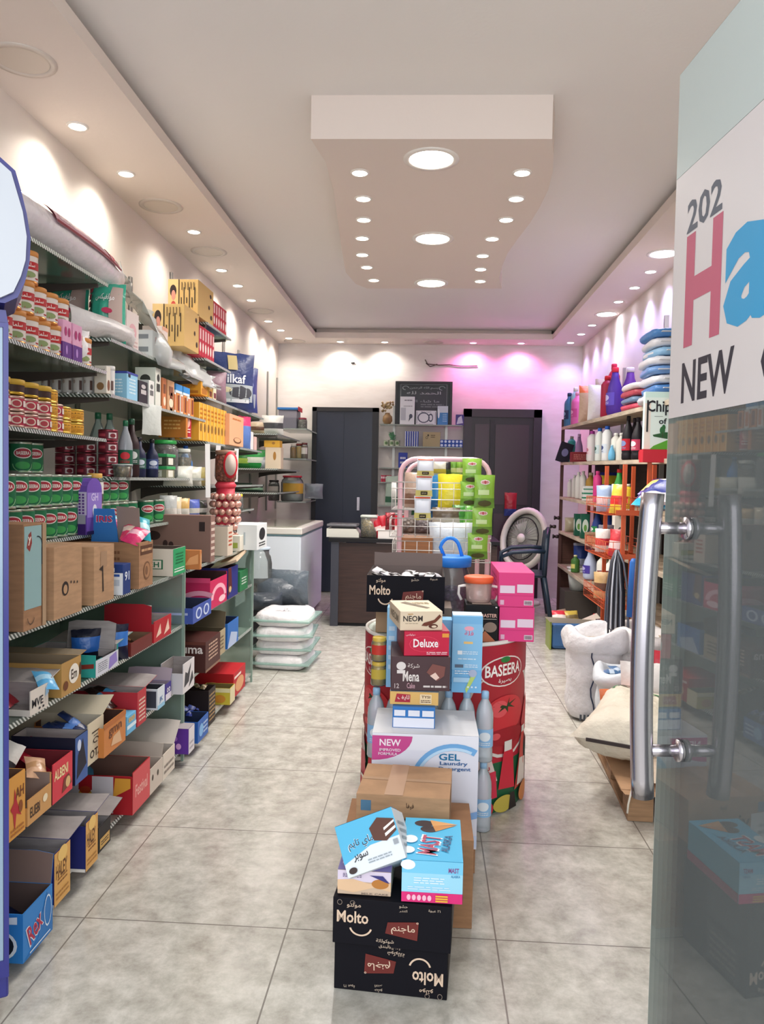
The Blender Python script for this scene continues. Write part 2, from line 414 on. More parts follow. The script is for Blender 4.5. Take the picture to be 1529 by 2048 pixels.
def lying_bag(name, label, loc, w, d, h, c1, c2=None, band=(.3, .7), rz=0.0, seed=1, group=None, tilt=0):
    root = thing(name, label, 'bag', loc, 0, group, (tilt, 0, rz)); mb = MB(); mb.cushion(w, d, h, M(c1, .35, kind='film'), M(c2, .35, kind='film') if c2 else None, band, seed); mb.build('bag_body', root)
    mb = MB(); mb.box(-w*.36, w*.36, -d/2 - .018, -d/2 + .004, h*.42, h*.5, M('dcdcde', .5)); mb.build('sealed_edge', root); return root
def pouch(name, label, cat, loc, w, h, t, col, band=None, bandcol=None, rz=0.0, group=None, rot=None, dec=None, seed=3, kind='film', fat=1.0):
    """standing or lying bag of film; front towards -Y"""
    root = thing(name, label, cat, loc, rz, group, rot); mb = MB()
    m1 = col if isinstance(col, bpy.types.Material) else M(col, .32, kind=kind); m2 = (bandcol if isinstance(bandcol, bpy.types.Material) else M(bandcol, .32, kind=kind)) if bandcol else None
    mb.pillow(w, h, t, m1, m2=m2, band=band, seed=seed, nx=12 if fat < 1 else 10, nz=12 if fat < 1 else 10, fat=fat, seal=.06 if fat == 1 else .02); mb.build('bag_body', root)
    if dec:
        pb = MB()
        def P(u, v, l):
            bul = (max(0, math.sin(math.pi*u))**.55)*(max(0, math.sin(math.pi*v))**.6); return ((u - .5)*w*.94, -(t/2)*bul*1.12 - .002 - l, v*h)
        for d in dec:
            if d[0] == 't': decals(pb, [d], P, w, h)
            elif d[0] in 'epr':
                # tessellate over the curved face
                if d[0] == 'r': pts = lambda a, b: (d[1] + (d[3] - d[1])*a, d[2] + (d[4] - d[2])*b); m = d[5]
                else: pts = lambda a, b: (d[1] + d[3]*(2*a - 1)*math.sqrt(max(0, 1 - (2*b - 1)**2)), d[2] + d[4]*(2*b - 1)); m = d[5]
                vs = [P(*pts(i/6, j/6), 0) for j in range(7) for i in range(7)]
                pb.add(vs, [(j*7 + i, j*7 + i + 1, j*7 + i + 8, j*7 + i + 7) for j in range(6) for i in range(6)], m, True)
        pb.build('printed_design', root)
    return root

# ================================================================== the room
def OZ(px, py, z):
    d = CR @ Vector(((px - CX)/FPX, (CY - py)/FPX, -1)); t = (z - EYE)/d.z; return Vector((0, 0, EYE)) + d*t
XL, XR, YB, YF, ZS, ZC, ZI = -1.74, 1.70, 8.8, 0.6, 2.84, 2.95, 2.765
def floor_mat():
    m = bpy.data.materials.new('glazed_floor_tiles'); m.use_nodes = True; nt = m.node_tree; N = nt.nodes; L = nt.links; b = N['Principled BSDF']
    tc = N.new('ShaderNodeTexCoord'); mp = N.new('ShaderNodeMapping'); mp.inputs['Location'].default_value = (.378, -.355, 0)
    L.new(tc.outputs['Object'], mp.inputs[0])
    br = N.new('ShaderNodeTexBrick'); br.offset = 0; br.squash = 1
    br.inputs['Scale'].default_value = 1; br.inputs['Brick Width'].default_value = .6; br.inputs['Row Height'].default_value = .6
    br.inputs['Mortar Size'].default_value = .0022; br.inputs['Mortar Smooth'].default_value = 0; br.inputs['Bias'].default_value = 0
    br.inputs['Color1'].default_value = (0, 0, 0, 1); br.inputs['Color2'].default_value = (.25, .25, .25, 1); br.inputs['Mortar'].default_value = (1, 1, 1, 1)
    L.new(mp.outputs[0], br.inputs['Vector'])
    n1 = N.new('ShaderNodeTexNoise'); n1.inputs['Scale'].default_value = 12; n1.inputs['Detail'].default_value = 9; n1.inputs['Roughness'].default_value = .72; n1.inputs['Distortion'].default_value = .15
    n2 = N.new('ShaderNodeTexNoise'); n2.inputs['Scale'].default_value = 2.2; n2.inputs['Detail'].default_value = 4; n2.inputs['Distortion'].default_value = .4
    L.new(tc.outputs['Object'], n1.inputs['Vector']); L.new(tc.outputs['Object'], n2.inputs['Vector'])
    r1 = N.new('ShaderNodeValToRGB'); e = r1.color_ramp.elements
    e[0].position = .30; e[0].color = lin('9b978d'); e[1].position = .72; e[1].color = lin('d8d5cc')
    q = r1.color_ramp.elements.new(.5); q.color = lin('bab7ad')
    L.new(n1.outputs[0], r1.inputs[0])
    mx = N.new('ShaderNodeMix'); mx.data_type = 'RGBA'; mx.blend_type = 'SOFT_LIGHT'; mx.inputs[0].default_value = .2
    L.new(r1.outputs[0], mx.inputs[6]); L.new(n2.outputs[0], mx.inputs[7])
    m2 = N.new('ShaderNodeMix'); m2.data_type = 'RGBA'; L.new(br.outputs['Fac'], m2.inputs[0]); L.new(mx.outputs[2], m2.inputs[6]); m2.inputs[7].default_value = lin('7d7871')
    L.new(m2.outputs[2], b.inputs['Base Color'])
    rr = N.new('ShaderNodeMapRange'); rr.inputs[3].default_value = .13; rr.inputs[4].default_value = .26; L.new(n1.outputs[0], rr.inputs[0]); L.new(rr.outputs[0], b.inputs['Roughness'])
    return m
def wall_mat(name, c1, c2, sc):
    m = bpy.data.materials.new(name); m.use_nodes = True; nt = m.node_tree; N = nt.nodes; L = nt.links; b = N['Principled BSDF']
    tc = N.new('ShaderNodeTexCoord'); mp = N.new('ShaderNodeMapping'); mp.inputs['Scale'].default_value = sc; n = N.new('ShaderNodeTexNoise')
    n.inputs['Scale'].default_value = 3; n.inputs['Detail'].default_value = 6; L.new(tc.outputs['Object'], mp.inputs[0]); L.new(mp.outputs[0], n.inputs['Vector'])
    r = N.new('ShaderNodeValToRGB'); r.color_ramp.elements[0].position = .35; r.color_ramp.elements[1].position = .65
    r.color_ramp.elements[0].color = lin(c1); r.color_ramp.elements[1].color = lin(c2); L.new(n.outputs[0], r.inputs[0]); L.new(r.outputs[0], b.inputs['Base Color'])
    bp = N.new('ShaderNodeBump'); bp.inputs['Strength'].default_value = .25; bp.inputs['Distance'].default_value = .006; L.new(n.outputs[0], bp.inputs['Height']); L.new(bp.outputs[0], b.inputs['Normal'])
    b.inputs['Roughness'].default_value = .7; return m
WALLM = M('dcd3ca', .75, kind='plaster'); CEILM = M('e6e2df', .85, kind='plaster'); SOFM = M('dfd3ca', .8, kind='plaster'); ISLEM = M('ddd0c8', .8, kind='plaster')
BACKM = wall_mat('stone_pattern_wallpaper', 'd8d1cc', 'dfd9d5', (1.6, 1, 6))
def sbox(name, *a, m=WALLM): return struct(MB().box(*a, m).build(name))
sbox('floor', -6, 6, -4, YB + .12, -.1, 0, m=floor_mat())
sbox('wall_left', XL - .12, XL, YF, YB, 0, 3.05)
sbox('wall_right', XR, XR + .12, YF, YB, 0, 3.05)
sbox('wall_back', XL - .12, XR + .12, YB, YB + .12, 0, 3.05, m=BACKM)
sbox('ceiling', XL - .12, XR + .12, YF, YB, ZC, 3.05, m=CEILM)
for nm, x0, x1, y0, y1, g in (('trim_1', XL, -1.26, YF, YB, 'L'), ('trim_2', 1.305, XR, YF, YB, 'R'), ('trim_3', -1.26, 1.305, 8.42, YB, 'B')):
    mb = MB(); mb.box(x0, x1, y0, y1, ZS, ZS + .06, SOFM)
    gx0 = x0 if g != 'R' else x0 + .09; gx1 = x1 if g != 'L' else x1 - .09; gy0 = y0 + (.09 if g == 'B' else 0)
    mb.box(gx0, gx1, gy0, y1, ZS + .06, ZC, SOFM); struct(mb.build(nm))
# dropped ceiling island with a wavy side
right = [(1105, 278), (1108, 310), (1106, 345), (1097, 380), (1080, 415), (1060, 447), (1036, 478), (1015, 508), (1004, 535), (999, 555), (1004, 577)]
left = [(735, 577), (712, 568), (692, 545), (684, 500), (676, 440), (668, 385), (652, 325), (622, 278)]
pts = [OZ(x, y, ZI) for x, y in right + left]; pts = [(p.x, p.y) for p in pts]; n = len(pts)
mb = MB(); vs = [(x, y, ZI) for x, y in pts] + [(x, y, ZC) for x, y in pts]
mb.add(vs, [tuple(range(n - 1, -1, -1)), tuple(range(n, 2*n))] + [(i, (i + 1) % n, (i + 1) % n + n, i + n) for i in range(n)], ISLEM)
struct(mb.build('trim_4'))
# ---------------------------------------------------------------- lamps
def downlight(px, py, z, r, watt, col, label, group, lit=True, name='recessed_downlight'):
    p = OZ(px, py, z)
    if p.y > 8.64: p = Vector((PX(8.64, z, px), 8.64, z))
    root = thing(name, label, 'ceiling light', (p.x, p.y, z), 0, group)
    mb = MB(); mb.lathe([(r*1.28, 0), (r*1.28, -.004), (r*1.02, -.006), (r*1.0, -.001)], M('e4ded8' if lit else 'c9beb4', .4), n=28, caps=False); mb.build('lamp_rim', root)
    e = 'fff6e6' if col[2] < .95 and col[1] > .7 else ('f4f0ff' if col[2] >= 1 and col[0] < .9 else 'ff9ad8')
    mb = MB(); mb.lathe([(.00001, -.0065), (r*1.0, -.0035)] if lit else [(.00001, -.003), (r, -.003)], M(e, kind='light') if lit else M('cbbfb2', .5), n=28, caps=False); mb.build('lamp_disc', root)
    if lit:
        l = bpy.data.lights.new('lamp_beam', 'SPOT'); l.energy = watt; l.color = col; l.spot_size = math.radians(150 if col[0] > .9 else 115); l.spot_blend = .8; l.shadow_soft_size = r
        o = bpy.data.objects.new('lamp_beam', l); COL.objects.link(o); o.parent = root; o.location = (0, 0, -.02)
    return root
WARM, COOL, VIO, PINK = (1, .93, .84), (1, .95, .9), (.52, .47, 1.0), (1, .22, .66)
for i, (x, y) in enumerate([(155, 252), (252, 347), (388, 463), (443, 540), (476, 571), (503, 600), (537, 642), (562, 660), (578, 676)]):
    downlight(x, y, ZS, .036, LAMP_SMALL, WARM, f'small lit spotlight, {ORD[i]} from the entrance in the ceiling border above the food shelves', 'small spotlights in the border above the food shelves')
for i, (x, y) in enumerate([(45, 120), (322, 412), (418, 503), (522, 622), (590, 687)]):
    downlight(x, y, ZS, .095, 0, WARM, f'large unlit round ceiling lamp, {ORD[i]} from the entrance above the food shelves', 'unlit round lamps above the food shelves', lit=False, name='round_ceiling_lamp')
for i, (x, y) in enumerate([(720, 345), (727, 397), (728, 439), (725, 476), (725, 509), (734, 534), (748, 560)]):
    downlight(x, y, ZI, .036, LAMP_ISLE, COOL, f'small lit spotlight, {ORD[i]} from the front in the straight row of the dropped ceiling panel', 'spotlights in the straight row of the ceiling panel')
for i, (x, y) in enumerate([(1045, 345), (1033, 397), (1013, 439), (985, 477), (966, 511), (962, 538), (961, 562)]):
    downlight(x, y, ZI, .036, LAMP_ISLE, COOL, f'small lit spotlight, {ORD[i]} from the front along the wavy edge of the ceiling panel', 'spotlights along the wavy edge of the ceiling panel')
for i, (x, y) in enumerate([(863, 318), (866, 477), (863, 566)]):
    downlight(x, y, ZI, .1, LAMP_BIG, COOL, f'large bright round lamp, {ORD[i]} from the front in the middle of the dropped ceiling panel', 'large round lamps of the ceiling panel', name='round_ceiling_lamp')
for i, (x, y) in enumerate([(1302, 543), (1270, 575), (1238, 603), (1185, 650), (1163, 668), (1142, 685)]):
    downlight(x, y, ZS, .036, LAMP_SMALL*1.3, VIO, f'small violet-white spotlight, {ORD[i]} from the entrance in the border above the detergent shelves', 'small spotlights above the detergent shelves')
for i, (x, y) in enumerate([(1328, 507), (1214, 628)]):
    downlight(x, y, ZS, .085, LAMP_BIG*.5, (.78, .74, 1.0), f'large violet-white round lamp, {ORD[i]} from the entrance above the detergent shelves', 'round lamps above the detergent shelves', name='round_ceiling_lamp')
for i, (x, y) in enumerate([(681, 691), (770, 693)]):
    downlight(x, y, ZS, .036, LAMP_SMALL, WARM, f'small warm spotlight above the back wall, {("nearer the freezer" , "nearer the framed chalkboard")[i]}', 'warm spotlights over the back wall')
for i, (x, y) in enumerate([(947, 692), (1043, 692)]):
    downlight(x, y, ZS, .036, LAMP_SMALL*1.7, PINK, f'small pink spotlight over the back wall, {("above the edge of", "above the middle of")[i]} the brown door', 'pink spotlights over the back wall')
downlight(868, 688, ZS, .09, 0, WARM, 'unlit round ceiling lamp above the framed chalkboard', 'unlit round lamp at the back', lit=False, name='round_ceiling_lamp')
# ---------------------------------------------------------------- doors in the back wall
NAVY = M('232b3d', .35); BROWN = M('2a1f2a', .4); FRAME = M('1b1a20', .45)
def zz(px, y): return y
mb = MB(); x0, x1 = -1.327, -.57
mb.box(x0, x0 + .05, YB - .07, YB, 0, 2.116, FRAME); mb.box(x1 - .07, x1, YB - .07, YB, 0, 2.116, FRAME); mb.box(x0, x1, YB - .07, YB, 2.07, 2.116, FRAME)
d1 = struct(mb.build('door_1'))
mb = MB(); mb.box(x0 + .05, x0 + .36, YB - .05, YB - .02, .01, 2.07, NAVY); mb.box(x0 + .36, x1 - .2, YB - .045, YB - .015, .01, 2.07, NAVY); mb.box(x1 - .2, x1 - .07, YB - .06, YB - .02, .01, 2.07, NAVY)
struct(mb.build('door_leaf', d1)); mb = MB(); mb.box(x1 - .23, x1 - .20, YB - .075, YB - .05, .95, 1.1, STEEL); struct(mb.build('door_handle', d1))
mb = MB(); x0, x1 = .389, 1.262
mb.box(x0, x0 + .09, YB - .07, YB, 0, 2.12, BROWN); mb.box(x1 - .09, x1, YB - .07, YB, 0, 2.12, BROWN); mb.box(x0, x1, YB - .07, YB, 2.03, 2.12, BROWN)
d2 = struct(mb.build('door_2'))
mb = MB(); mb.box(x0 + .09, x1 - .09, YB - .045, YB - .01, .01, 2.03, BROWN)
for a, b in ((.13, .4), (.5, .73)):
    for c, e in ((.15, .95), (1.05, 1.95)):
        mb.box(x0 + a if a < .3 else x0 + .36, x0 + .29 if a < .3 else x1 - .14, YB - .06, YB - .045, c, e, M('35202c', .35))
struct(mb.build('door_leaf', d2)); mb = MB(); mb.box(x0 + .3, x0 + .35, YB - .065, YB - .045, .1, 2.0, FRAME); struct(mb.build('door_rail', d2))
# cracks with a torn cable end high on the back wall
mb = MB(); z = PZ(0, YB - .02, 728)
P_ = [(-.06, z + .05), (-.03, z), (.1, z - .01), (.22, z - .005), (.34, z - .02), (.53, z - .015)]
mb.tube([(x, YB - .012, zz_) for x, zz_ in P_], .006, M('5a4a46', .8), 6); mb.tube([(-.05, YB - .02, z + .01), (.0, YB - .02, z - .03), (.08, YB - .012, z)], .005, M('4a3c3a', .8), 6)
tag(mb.build('electric_cable'), 'loose dark cable end running along the bare back wall above the chalkboard', 'cable')
mb = MB(); mb.tube([(-.9, YB - .01, PZ(-.9, YB, 726)), (-.86, YB - .01, PZ(-.9, YB, 726))], .008, FRAME, 6); tag(mb.build('wall_hook'), 'tiny dark hook high on the wall above the navy door', 'hook')
xx = PX(8.5, 2.3, 1160); mb = MB(); mb.box(XR - .09, XR - .0, 7.55, 7.6, 2.02, 2.06, FRAME); mb.tube([(XR - .05, 7.58, 2.04), (XR - .18, 7.7, 2.16)], .008, FRAME, 6)
tag(mb.build('wall_bracket'), 'small dark metal bracket high on the wall past the detergent shelves', 'bracket')

# ================================================================== food shelves along the left wall
SHG = M('a9c4b4', .30, kind='clear'); STRIP = M('dfe6e2', .35, .3, kind='strip'); BRK = M('4d4540', .5)
def glass_shelf(label, X, Z, y0, y1, depth=.42, brackets=True, group=None, nm='glass_shelf', sgn=-1):
    """front edge at x = X, panel runs back towards the wall"""
    root = thing(nm, label, 'shelf', (X, y0, Z), 0, group); L_ = y1 - y0
    mb = MB(); mb.box(min(0, sgn*depth), max(0, sgn*depth), 0, L_, -.008, 0, SHG); mb.build('glass_panel', root)
    mb = MB(); mb.box(-.001, .004, 0, L_, -.011, .002, STRIP); mb.box(sgn*depth*.98, 0, -.003, -.0005, -.012, .002, STRIP); mb.build('edge_trim', root)
    if brackets:
        for k in range(2):
            yy = .03 if k == 0 else L_ - .05; b = MB(); d = depth
            b.prism([(-d, -.009), (-.02, -.009), (-.02, -.022), (-.16, -.035), (-.30, -.05), (-d + .03, -.07), (-d, -.085)], .012, BRK, T=Matrix.Translation((0, yy, 0)))
            b.build('bracket', root)
    return root
UP = -1.30
for Z, y0, y1, w in ((2.062, 2.0, 3.05, 'topmost glass shelf near the blue fridge, under the long wrapped bale'), (1.713, 2.0, 3.04, 'glass shelf carrying the orange-topped mushroom tins'),
                     (1.443, 2.0, 3.04, 'glass shelf carrying red and yellow flat tins'), (1.070, 2.0, 3.06, 'glass shelf carrying the green vegetable tins beside the fridge'),
                     (1.853, 3.08, 4.38, 'glass shelf carrying green nappy packs and white bags'), (1.627, 3.08, 4.42, 'glass shelf carrying the row of white jars'),
                     (1.289, 3.10, 4.42, 'glass shelf carrying maroon tins and dark bottles'), (1.068, 3.10, 4.45, 'glass shelf behind the purple gift box and blue card'),
                     (2.195, 4.44, 4.98, 'short high glass shelf under the uppermost patterned box'), (1.985, 4.42, 4.98, 'short glass shelf under the lower patterned box'),
                     (1.765, 4.46, 6.0, 'glass shelf carrying yellow packs and the big blue bag'), (1.505, 4.46, 5.95, 'glass shelf carrying tall yellow boxes in a row'),
                     (1.245, 4.50, 6.0, 'glass shelf behind the column of chocolate balls'), (1.068, 4.50, 5.7, 'glass shelf with small tubs behind the coffee box')):
    glass_shelf(w, UP, Z, y0, y1, group='glass shelves of the food wall')
for py, w in ((868, 'far glass shelf carrying cartons near the back corner'), (938, 'far glass shelf carrying the green bags'), (986, 'far glass shelf with dark green packets')):
    glass_shelf(w, UP - .03, PZ(UP, 6.75, py), 6.72, 7.9, group='glass shelves of the food wall')
for i, (py, w) in enumerate(((857, 'corner glass shelf under the blue-lidded tub'), (917, 'corner glass shelf under the jars of honey'), (1003, 'corner glass shelf under the red-lidded jar'))):
    glass_shelf(w, PX(8.0, 1.5, 612), PZ(-1.4, 8.0, py), 8.0, 8.75, depth=.3, group='small glass shelves in the back corner', brackets=False)
# wall rails that carry the shelves
for i, (Y, z) in enumerate(((2.96, 2.3), (3.72, 2.0), (4.388, 2.44), (5.091, 2.653), (6.415, 2.447), (6.925, 2.45), (7.438, 2.455), (8.209, 2.438), (8.72, 2.438))):
    mb = MB(); mb.box(0, .014, -.014, -.004, 0, z - .95, ALU); mb.box(0, .014, .004, .014, 0, z - .95, ALU); mb.box(0, .004, -.014, .014, 0, z - .95, ALU)
    tag(mb.build('shelf_rail', loc=(XL + .001, Y, .95)), f'slotted metal rail on the food wall, {ORD[i]} one from the entrance', 'shelf rail', 'wall rails behind the food shelves')
# lower glass units
LX = -1.10
BACKP = M('9fb3a2', .35)
for u, (y0, y1, nm) in enumerate(((1.95, 3.42, 'nearer'), (3.47, 4.80, 'farther'))):
    root = thing('glass_display_unit', f'{nm} low glass shelving unit holding snack cartons along the food wall', 'shelving unit', (0, 0, 0), group='low glass shelving units')
    mb = MB(); mb.box(XL + .06, XL + .07, y0, y1, .03, .86, BACKP); mb.build('back_panel', root)
    mb = MB(); mb.box(XL + .06, LX + .01, y1 - .008, y1, .03, .88, M('b4cdbf', .34, kind='clear')); mb.build('end_panel', root)
    mb = MB(); mb.box(LX - .001, LX + .012, y1 - .01, y1 + .002, .0, .88, M('8fa79a', .3)); mb.build('end_edge', root)
    for z, n in ((.869, 'shelf_panel'), (.628, 'shelf_panel'), (.352, 'shelf_panel'), (.058, 'base_panel')):
        mb = MB(); mb.box(XL + .07, LX, y0, y1 - .009, z - .008, z, SHG if z > .1 else M('a89f95', .5)); p = mb.build(n, root)
        mb = MB(); mb.box(LX, LX + .005, y0, y1 - .009, z - .012, z + .002, STRIP); mb.build('edge_trim', p)
    for yy in (y0 + .25, y1 - .18):
        for xx in (LX - .04, XL + .15):
            mb = MB(); mb.lathe([(.03, 0), (.032, .008), (.014, .016), (.014, .042)], M('3a332f', .5), n=14); mb.build('foot', root, loc=(xx, yy, .0005))
# ---------------------------------------------------------------- how a thing on these shelves is placed
def LB(X, Z, p0, p1, yt, dep, *a, **k):
    Y0, Y1 = PY(X, Z, p0), PY(X, Z, p1); h = k.pop('h', None) or PZ(X, Y0, yt) - Z
    name, label, cat, col = a[:4]; fn = k.pop('fn', carton)
    return fn(name, label, cat, (X - dep/2, Y0, Z + .001), dep, Y1 - Y0 - .004, h, C(col), k.pop('dec', None), **k)
LT = lambda *a, **k: LB(*a, fn=tray, **k)
def LY(X, Z, px): return PY(X, Z, px)
# ================= cardboard row (z .869)
Z = .870; X = LX + .02
LB(X, Z, 47, 92, 1050, .30, 'cardboard_box', 'tall brown box with a pale blue printed side and handwritten mark, beside the blue fridge', 'box', KRAFT2,
   dec={'F': [('r', .15, .78, .5, .9, '6f4f3c'), ('r', .19, .8, .46, .88, 'a47a58'), ('r', .15, .62, .5, .74, '6f4f3c'), ('r', .19, .64, .46, .72, 'a47a58'), ('t', .33, .84, .12, .06, '↑', '5b3e2e'), ('t', .33, .68, .2, .05, 'II', '5b3e2e'), ('e', .33, .55, .12, .04, '6f4f3c'), ('e', .33, .55, .08, .027, 'a47a58')],
        'R': [('r', .02, .2, .8, .98, '8fb0b2'), ('p', [(.12, .78), (.2, .9), (.32, .93), (.36, .82), (.26, .74)], '8c3a36'), ('t', .25, .84, .14, .08, 'y', 'e8dcd0'), ('a', .62, .78, .22, .10, 0, 100, .12, '26323a'), ('r', .8, .6, .84, .78, '26323a'), ('a', .3, .12, .16, .07, 180, 350, .15, '5b4638'), ('r', .82, .0, 1, 1, 'a98d70')]})
LB(X, Z, 108, 165, 1096, .20, 'cardboard_box', 'plain kraft box with a handwritten Arabic price of five thousand', 'box', KRAFT, tape=True,
   dec={'R': [('e', .38, .4, .12, .10, '2d2522'), ('e', .38, .39, .07, .065, 'b58f6c'), ('e', .58, .47, .02, .02, '2d2522'), ('e', .69, .46, .02, .02, '2d2522'), ('e', .8, .45, .02, .02, '2d2522')]})
LB(X, Z, 188, 229, 1095, .22, 'cardboard_box', 'narrow kraft box with printed frame marks and one handwritten stroke', 'box', KRAFT,
   dec={'F': [('r', .45, .62, .75, .76, '7a4a3c'), ('r', .49, .64, .71, .74, 'b58f6c'), ('e', .6, .69, .1, .04, '7a4a3c'), ('r', .45, .12, .8, .3, '7a4a3c'), ('r', .48, .14, .77, .28, 'b58f6c'), ('r', .55, .16, .6, .26, '7a4a3c')],
        'R': [('r', .3, .62, .62, .9, 'a5866a'), ('p', [(.22, .6), (.42, .66), (.46, .2), (.40, .2), (.38, .56)], '2d2522')]})
LB(X, Z, 246, 262, 1130, .12, 'snack_box', 'small navy and white box poking out between two kraft boxes', 'box', '1e3a78',
   dec={'F': [('r', 0, .0, 1, .72, 'dfe6ee'), ('r', .1, .6, .9, .68, '2d55a5'), ('r', .1, .3, .45, .5, 'b8c4d4'), ('r', .55, .3, .9, .5, 'b8c4d4'), ('t', .5, .82, .5, .14, '91', 'e8eef5')], 'R': [('t', .5, .6, .6, .3, '91', 'd8e0f0')]})
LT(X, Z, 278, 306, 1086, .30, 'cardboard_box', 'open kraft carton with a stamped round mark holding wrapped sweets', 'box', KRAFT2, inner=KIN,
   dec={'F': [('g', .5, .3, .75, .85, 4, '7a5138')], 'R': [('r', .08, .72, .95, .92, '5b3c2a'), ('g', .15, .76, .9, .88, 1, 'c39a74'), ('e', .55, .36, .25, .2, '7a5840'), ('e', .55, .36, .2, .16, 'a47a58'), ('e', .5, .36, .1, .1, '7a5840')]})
LT(X, Z, 346, 371, 1099, .22, 'snack_box', 'open white box with a green end and green leaf emblem', 'box', 'd9d0c2', inner=M('5d5048', .9),
   dec={'F': [('r', .1, .25, .8, .6, '1e6b48'), ('r', .13, .28, .77, .57, 'e6ddd0'), ('t', .45, .42, .55, .2, 'MAZEH', '1e6b48'), ('e', .4, .72, .12, .14, '1e6b48'), ('e', .4, .72, .07, .09, 'e6ddd0')],
        'R': [('r', 0, 0, 1, 1, '2c9a63'), ('r', .1, .12, .9, .16, 'dfe8df'), ('r', .1, .22, .9, .25, 'dfe8df'), ('g', .2, .4, .8, .85, 4, '1c6e44')]})
# card, packets standing in the kraft carton
yb = PY(X, Z, 292)
mb = MB(); mb.prism([(-.055, 0), (.055, 0), (.036, .14), (-.045, .14)], .003, '3577bd'); cdp = mb
rt = thing('price_card', 'blue trapezoid carton flap standing up in the kraft carton, with red lettering', 'card', (X - .155, yb - .02, Z + .16)); cdp.build('card_panel', rt)
mb = MB(); decals(mb, [('t', .48, .72, .6, .2, 'IRIS', 'c8d4ea'), ('t', .48, .72, .56, .17, 'IRIS', 'c42b56')], lambda u, v, l: ((u - .5)*.11, -l, v*.14), .11, .14); mb.build('card_lettering', rt)
mb = MB(); mb.prism([(-.04, 0), (.05, 0), (.035, .145), (-.055, .15)], .003, M('8d7a72', .8)); tag(mb.build('carton_flap', loc=(X - .07, yb - .0, Z + .16), rot=(-.1, 0, 0)), 'grey brown board flap standing beside the blue trapezoid card', 'carton flap')
R = random.Random(5)
for i, (c1, c2, w) in enumerate([('d8366f', 'f2b8c8', 'pink'), ('c93a5e', 'e9d2c0', 'crimson'), ('25a5b8', 'b8e6ea', 'turquoise'), ('e04f84', 'f6dfe4', 'rose'), ('1f93a8', 'd3eef0', 'teal')]):
    wrapper(c1, c2, f'{w} foil sweet bag heaped on top of the open kraft carton', 'sweet bag', (X - .03 - .03*i + (.06 if i == 2 else 0), yb - .03 + .035*i, Z + .2 + .012*(i % 3)), (.5 + .2*i, .3, .4*i), (.11, .07, .04), name='sweet_bag')
# ================= farther unit, cardboard row
LB(X, Z, 421, 430, 1048, .42, 'coffee_carton', 'dusty pink brown carton printed with coffee beans', 'box', '86685f', h=.235,
   dec={'F': [('e', .3, .55, .09, .1, '3d2a28'), ('g', .25, .2, .5, .35, 2, '3d2a28'), ('r', .86, .66, .93, .86, '2d1f20'), ('e', .45, .38, .03, .08, '3d2a28'), ('e', .52, .36, .03, .07, '3d2a28')], 'R': [('g', .1, .1, .9, .9, 6, 'd9c6ba')]})
LB(X + .04, Z, 400, 404, 1100, .16, 'biscuit_box', 'flat orange biscuit box with a wheat picture, in front of the coffee carton', 'box', 'c07a45', h=.09,
   dec={'F': [('e', .3, .5, .12, .35, '5c2f1c'), ('e', .3, .5, .06, .2, 'e6c39a'), ('p', [(.55, .2), (.95, .3), (.95, .8), (.7, .6)], 'e0a06a')], 'R': [('e', .5, .5, .3, .35, 'e2b080')]})
LB(X, Z, 455, 466, 1066, .14, 'snack_box', 'cream open snack box with a small figure print beside the coffee carton', 'box', 'cdbfae', fn=tray, h=.16,
   dec={'F': [('e', .3, .4, .14, .28, '6a76a8'), ('e', .34, .72, .08, .12, '7a5548')], 'R': [('g', .2, .3, .8, .85, 4, 'b8583f')]})
LB(X, Z, 480, 492, 1080, .13, 'snack_box', 'small green and cream carton at the end of the low glass unit', 'box', 'd8d4c6', h=.09, dec={'F': [('r', .1, .2, .9, .55, '9aa84a'), ('r', .3, .3, .6, .5, 'd4c04a')]})
LB(X + .08, Z, 514, 534, 1040, .16, 'paper_pack', 'black and white printed carton jutting out toward the freezer', 'box', 'd8dedf', h=.15,
   dec={'F': [('r', .02, .05, .25, .95, '2c2f33'), ('g', .04, .1, .22, .9, 7, 'cfd6d8'), ('r', .5, .2, .56, .7, 'aab7bc')], 'R': [('e', .5, .6, .3, .25, '23262b'), ('g', .2, .1, .8, .3, 2, '23262b')]})
# ================= shelf A (z .628)
Z = .629
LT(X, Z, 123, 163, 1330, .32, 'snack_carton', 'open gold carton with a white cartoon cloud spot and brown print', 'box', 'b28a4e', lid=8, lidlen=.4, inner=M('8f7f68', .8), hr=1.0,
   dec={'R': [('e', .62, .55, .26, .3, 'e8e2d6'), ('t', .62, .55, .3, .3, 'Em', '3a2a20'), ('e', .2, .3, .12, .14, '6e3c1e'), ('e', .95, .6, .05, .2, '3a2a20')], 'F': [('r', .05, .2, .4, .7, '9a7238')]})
LT(X, Z, 191, 237, 1312, .26, 'snack_carton', 'open teal carton with a grey raised lid and a wafer stick print', 'box', '2f9c94', lid=6, lidlen=.8, hr=.75, jag=1,
   dec={'F': [('p', [(.58, .28), (.98, .42), (.98, .62), (.6, .5)], '7c3128'), ('r', 0, .9, .7, 1, '27857e')], 'R': [('r', 0, 0, 1, 1, 'cfd2dd'), ('g', .1, .2, .5, .8, 5, '6c6f7a'), ('p', [(.55, .05), (.95, .3), (.9, .95), (.6, .8)], '8d7cc4')]})
LT(X, Z, 60, 98, 1385, .26, 'snack_carton', 'open white carton with black script lettering and a tilted grey lid', 'box', 'd8d0c6', lid=14, lidlen=.8, hf=.25, jag=1,
   dec={'R': [('t', .4, .45, .6, .34, 'MVE', '22242c'), ('e', .5, .15, .05, .05, '22242c'), ('e', .7, .15, .05, .05, '22242c'), ('p', [(.8, .5), (1, .6), (1, 1), (.85, .9)], '9fc4e2')]})
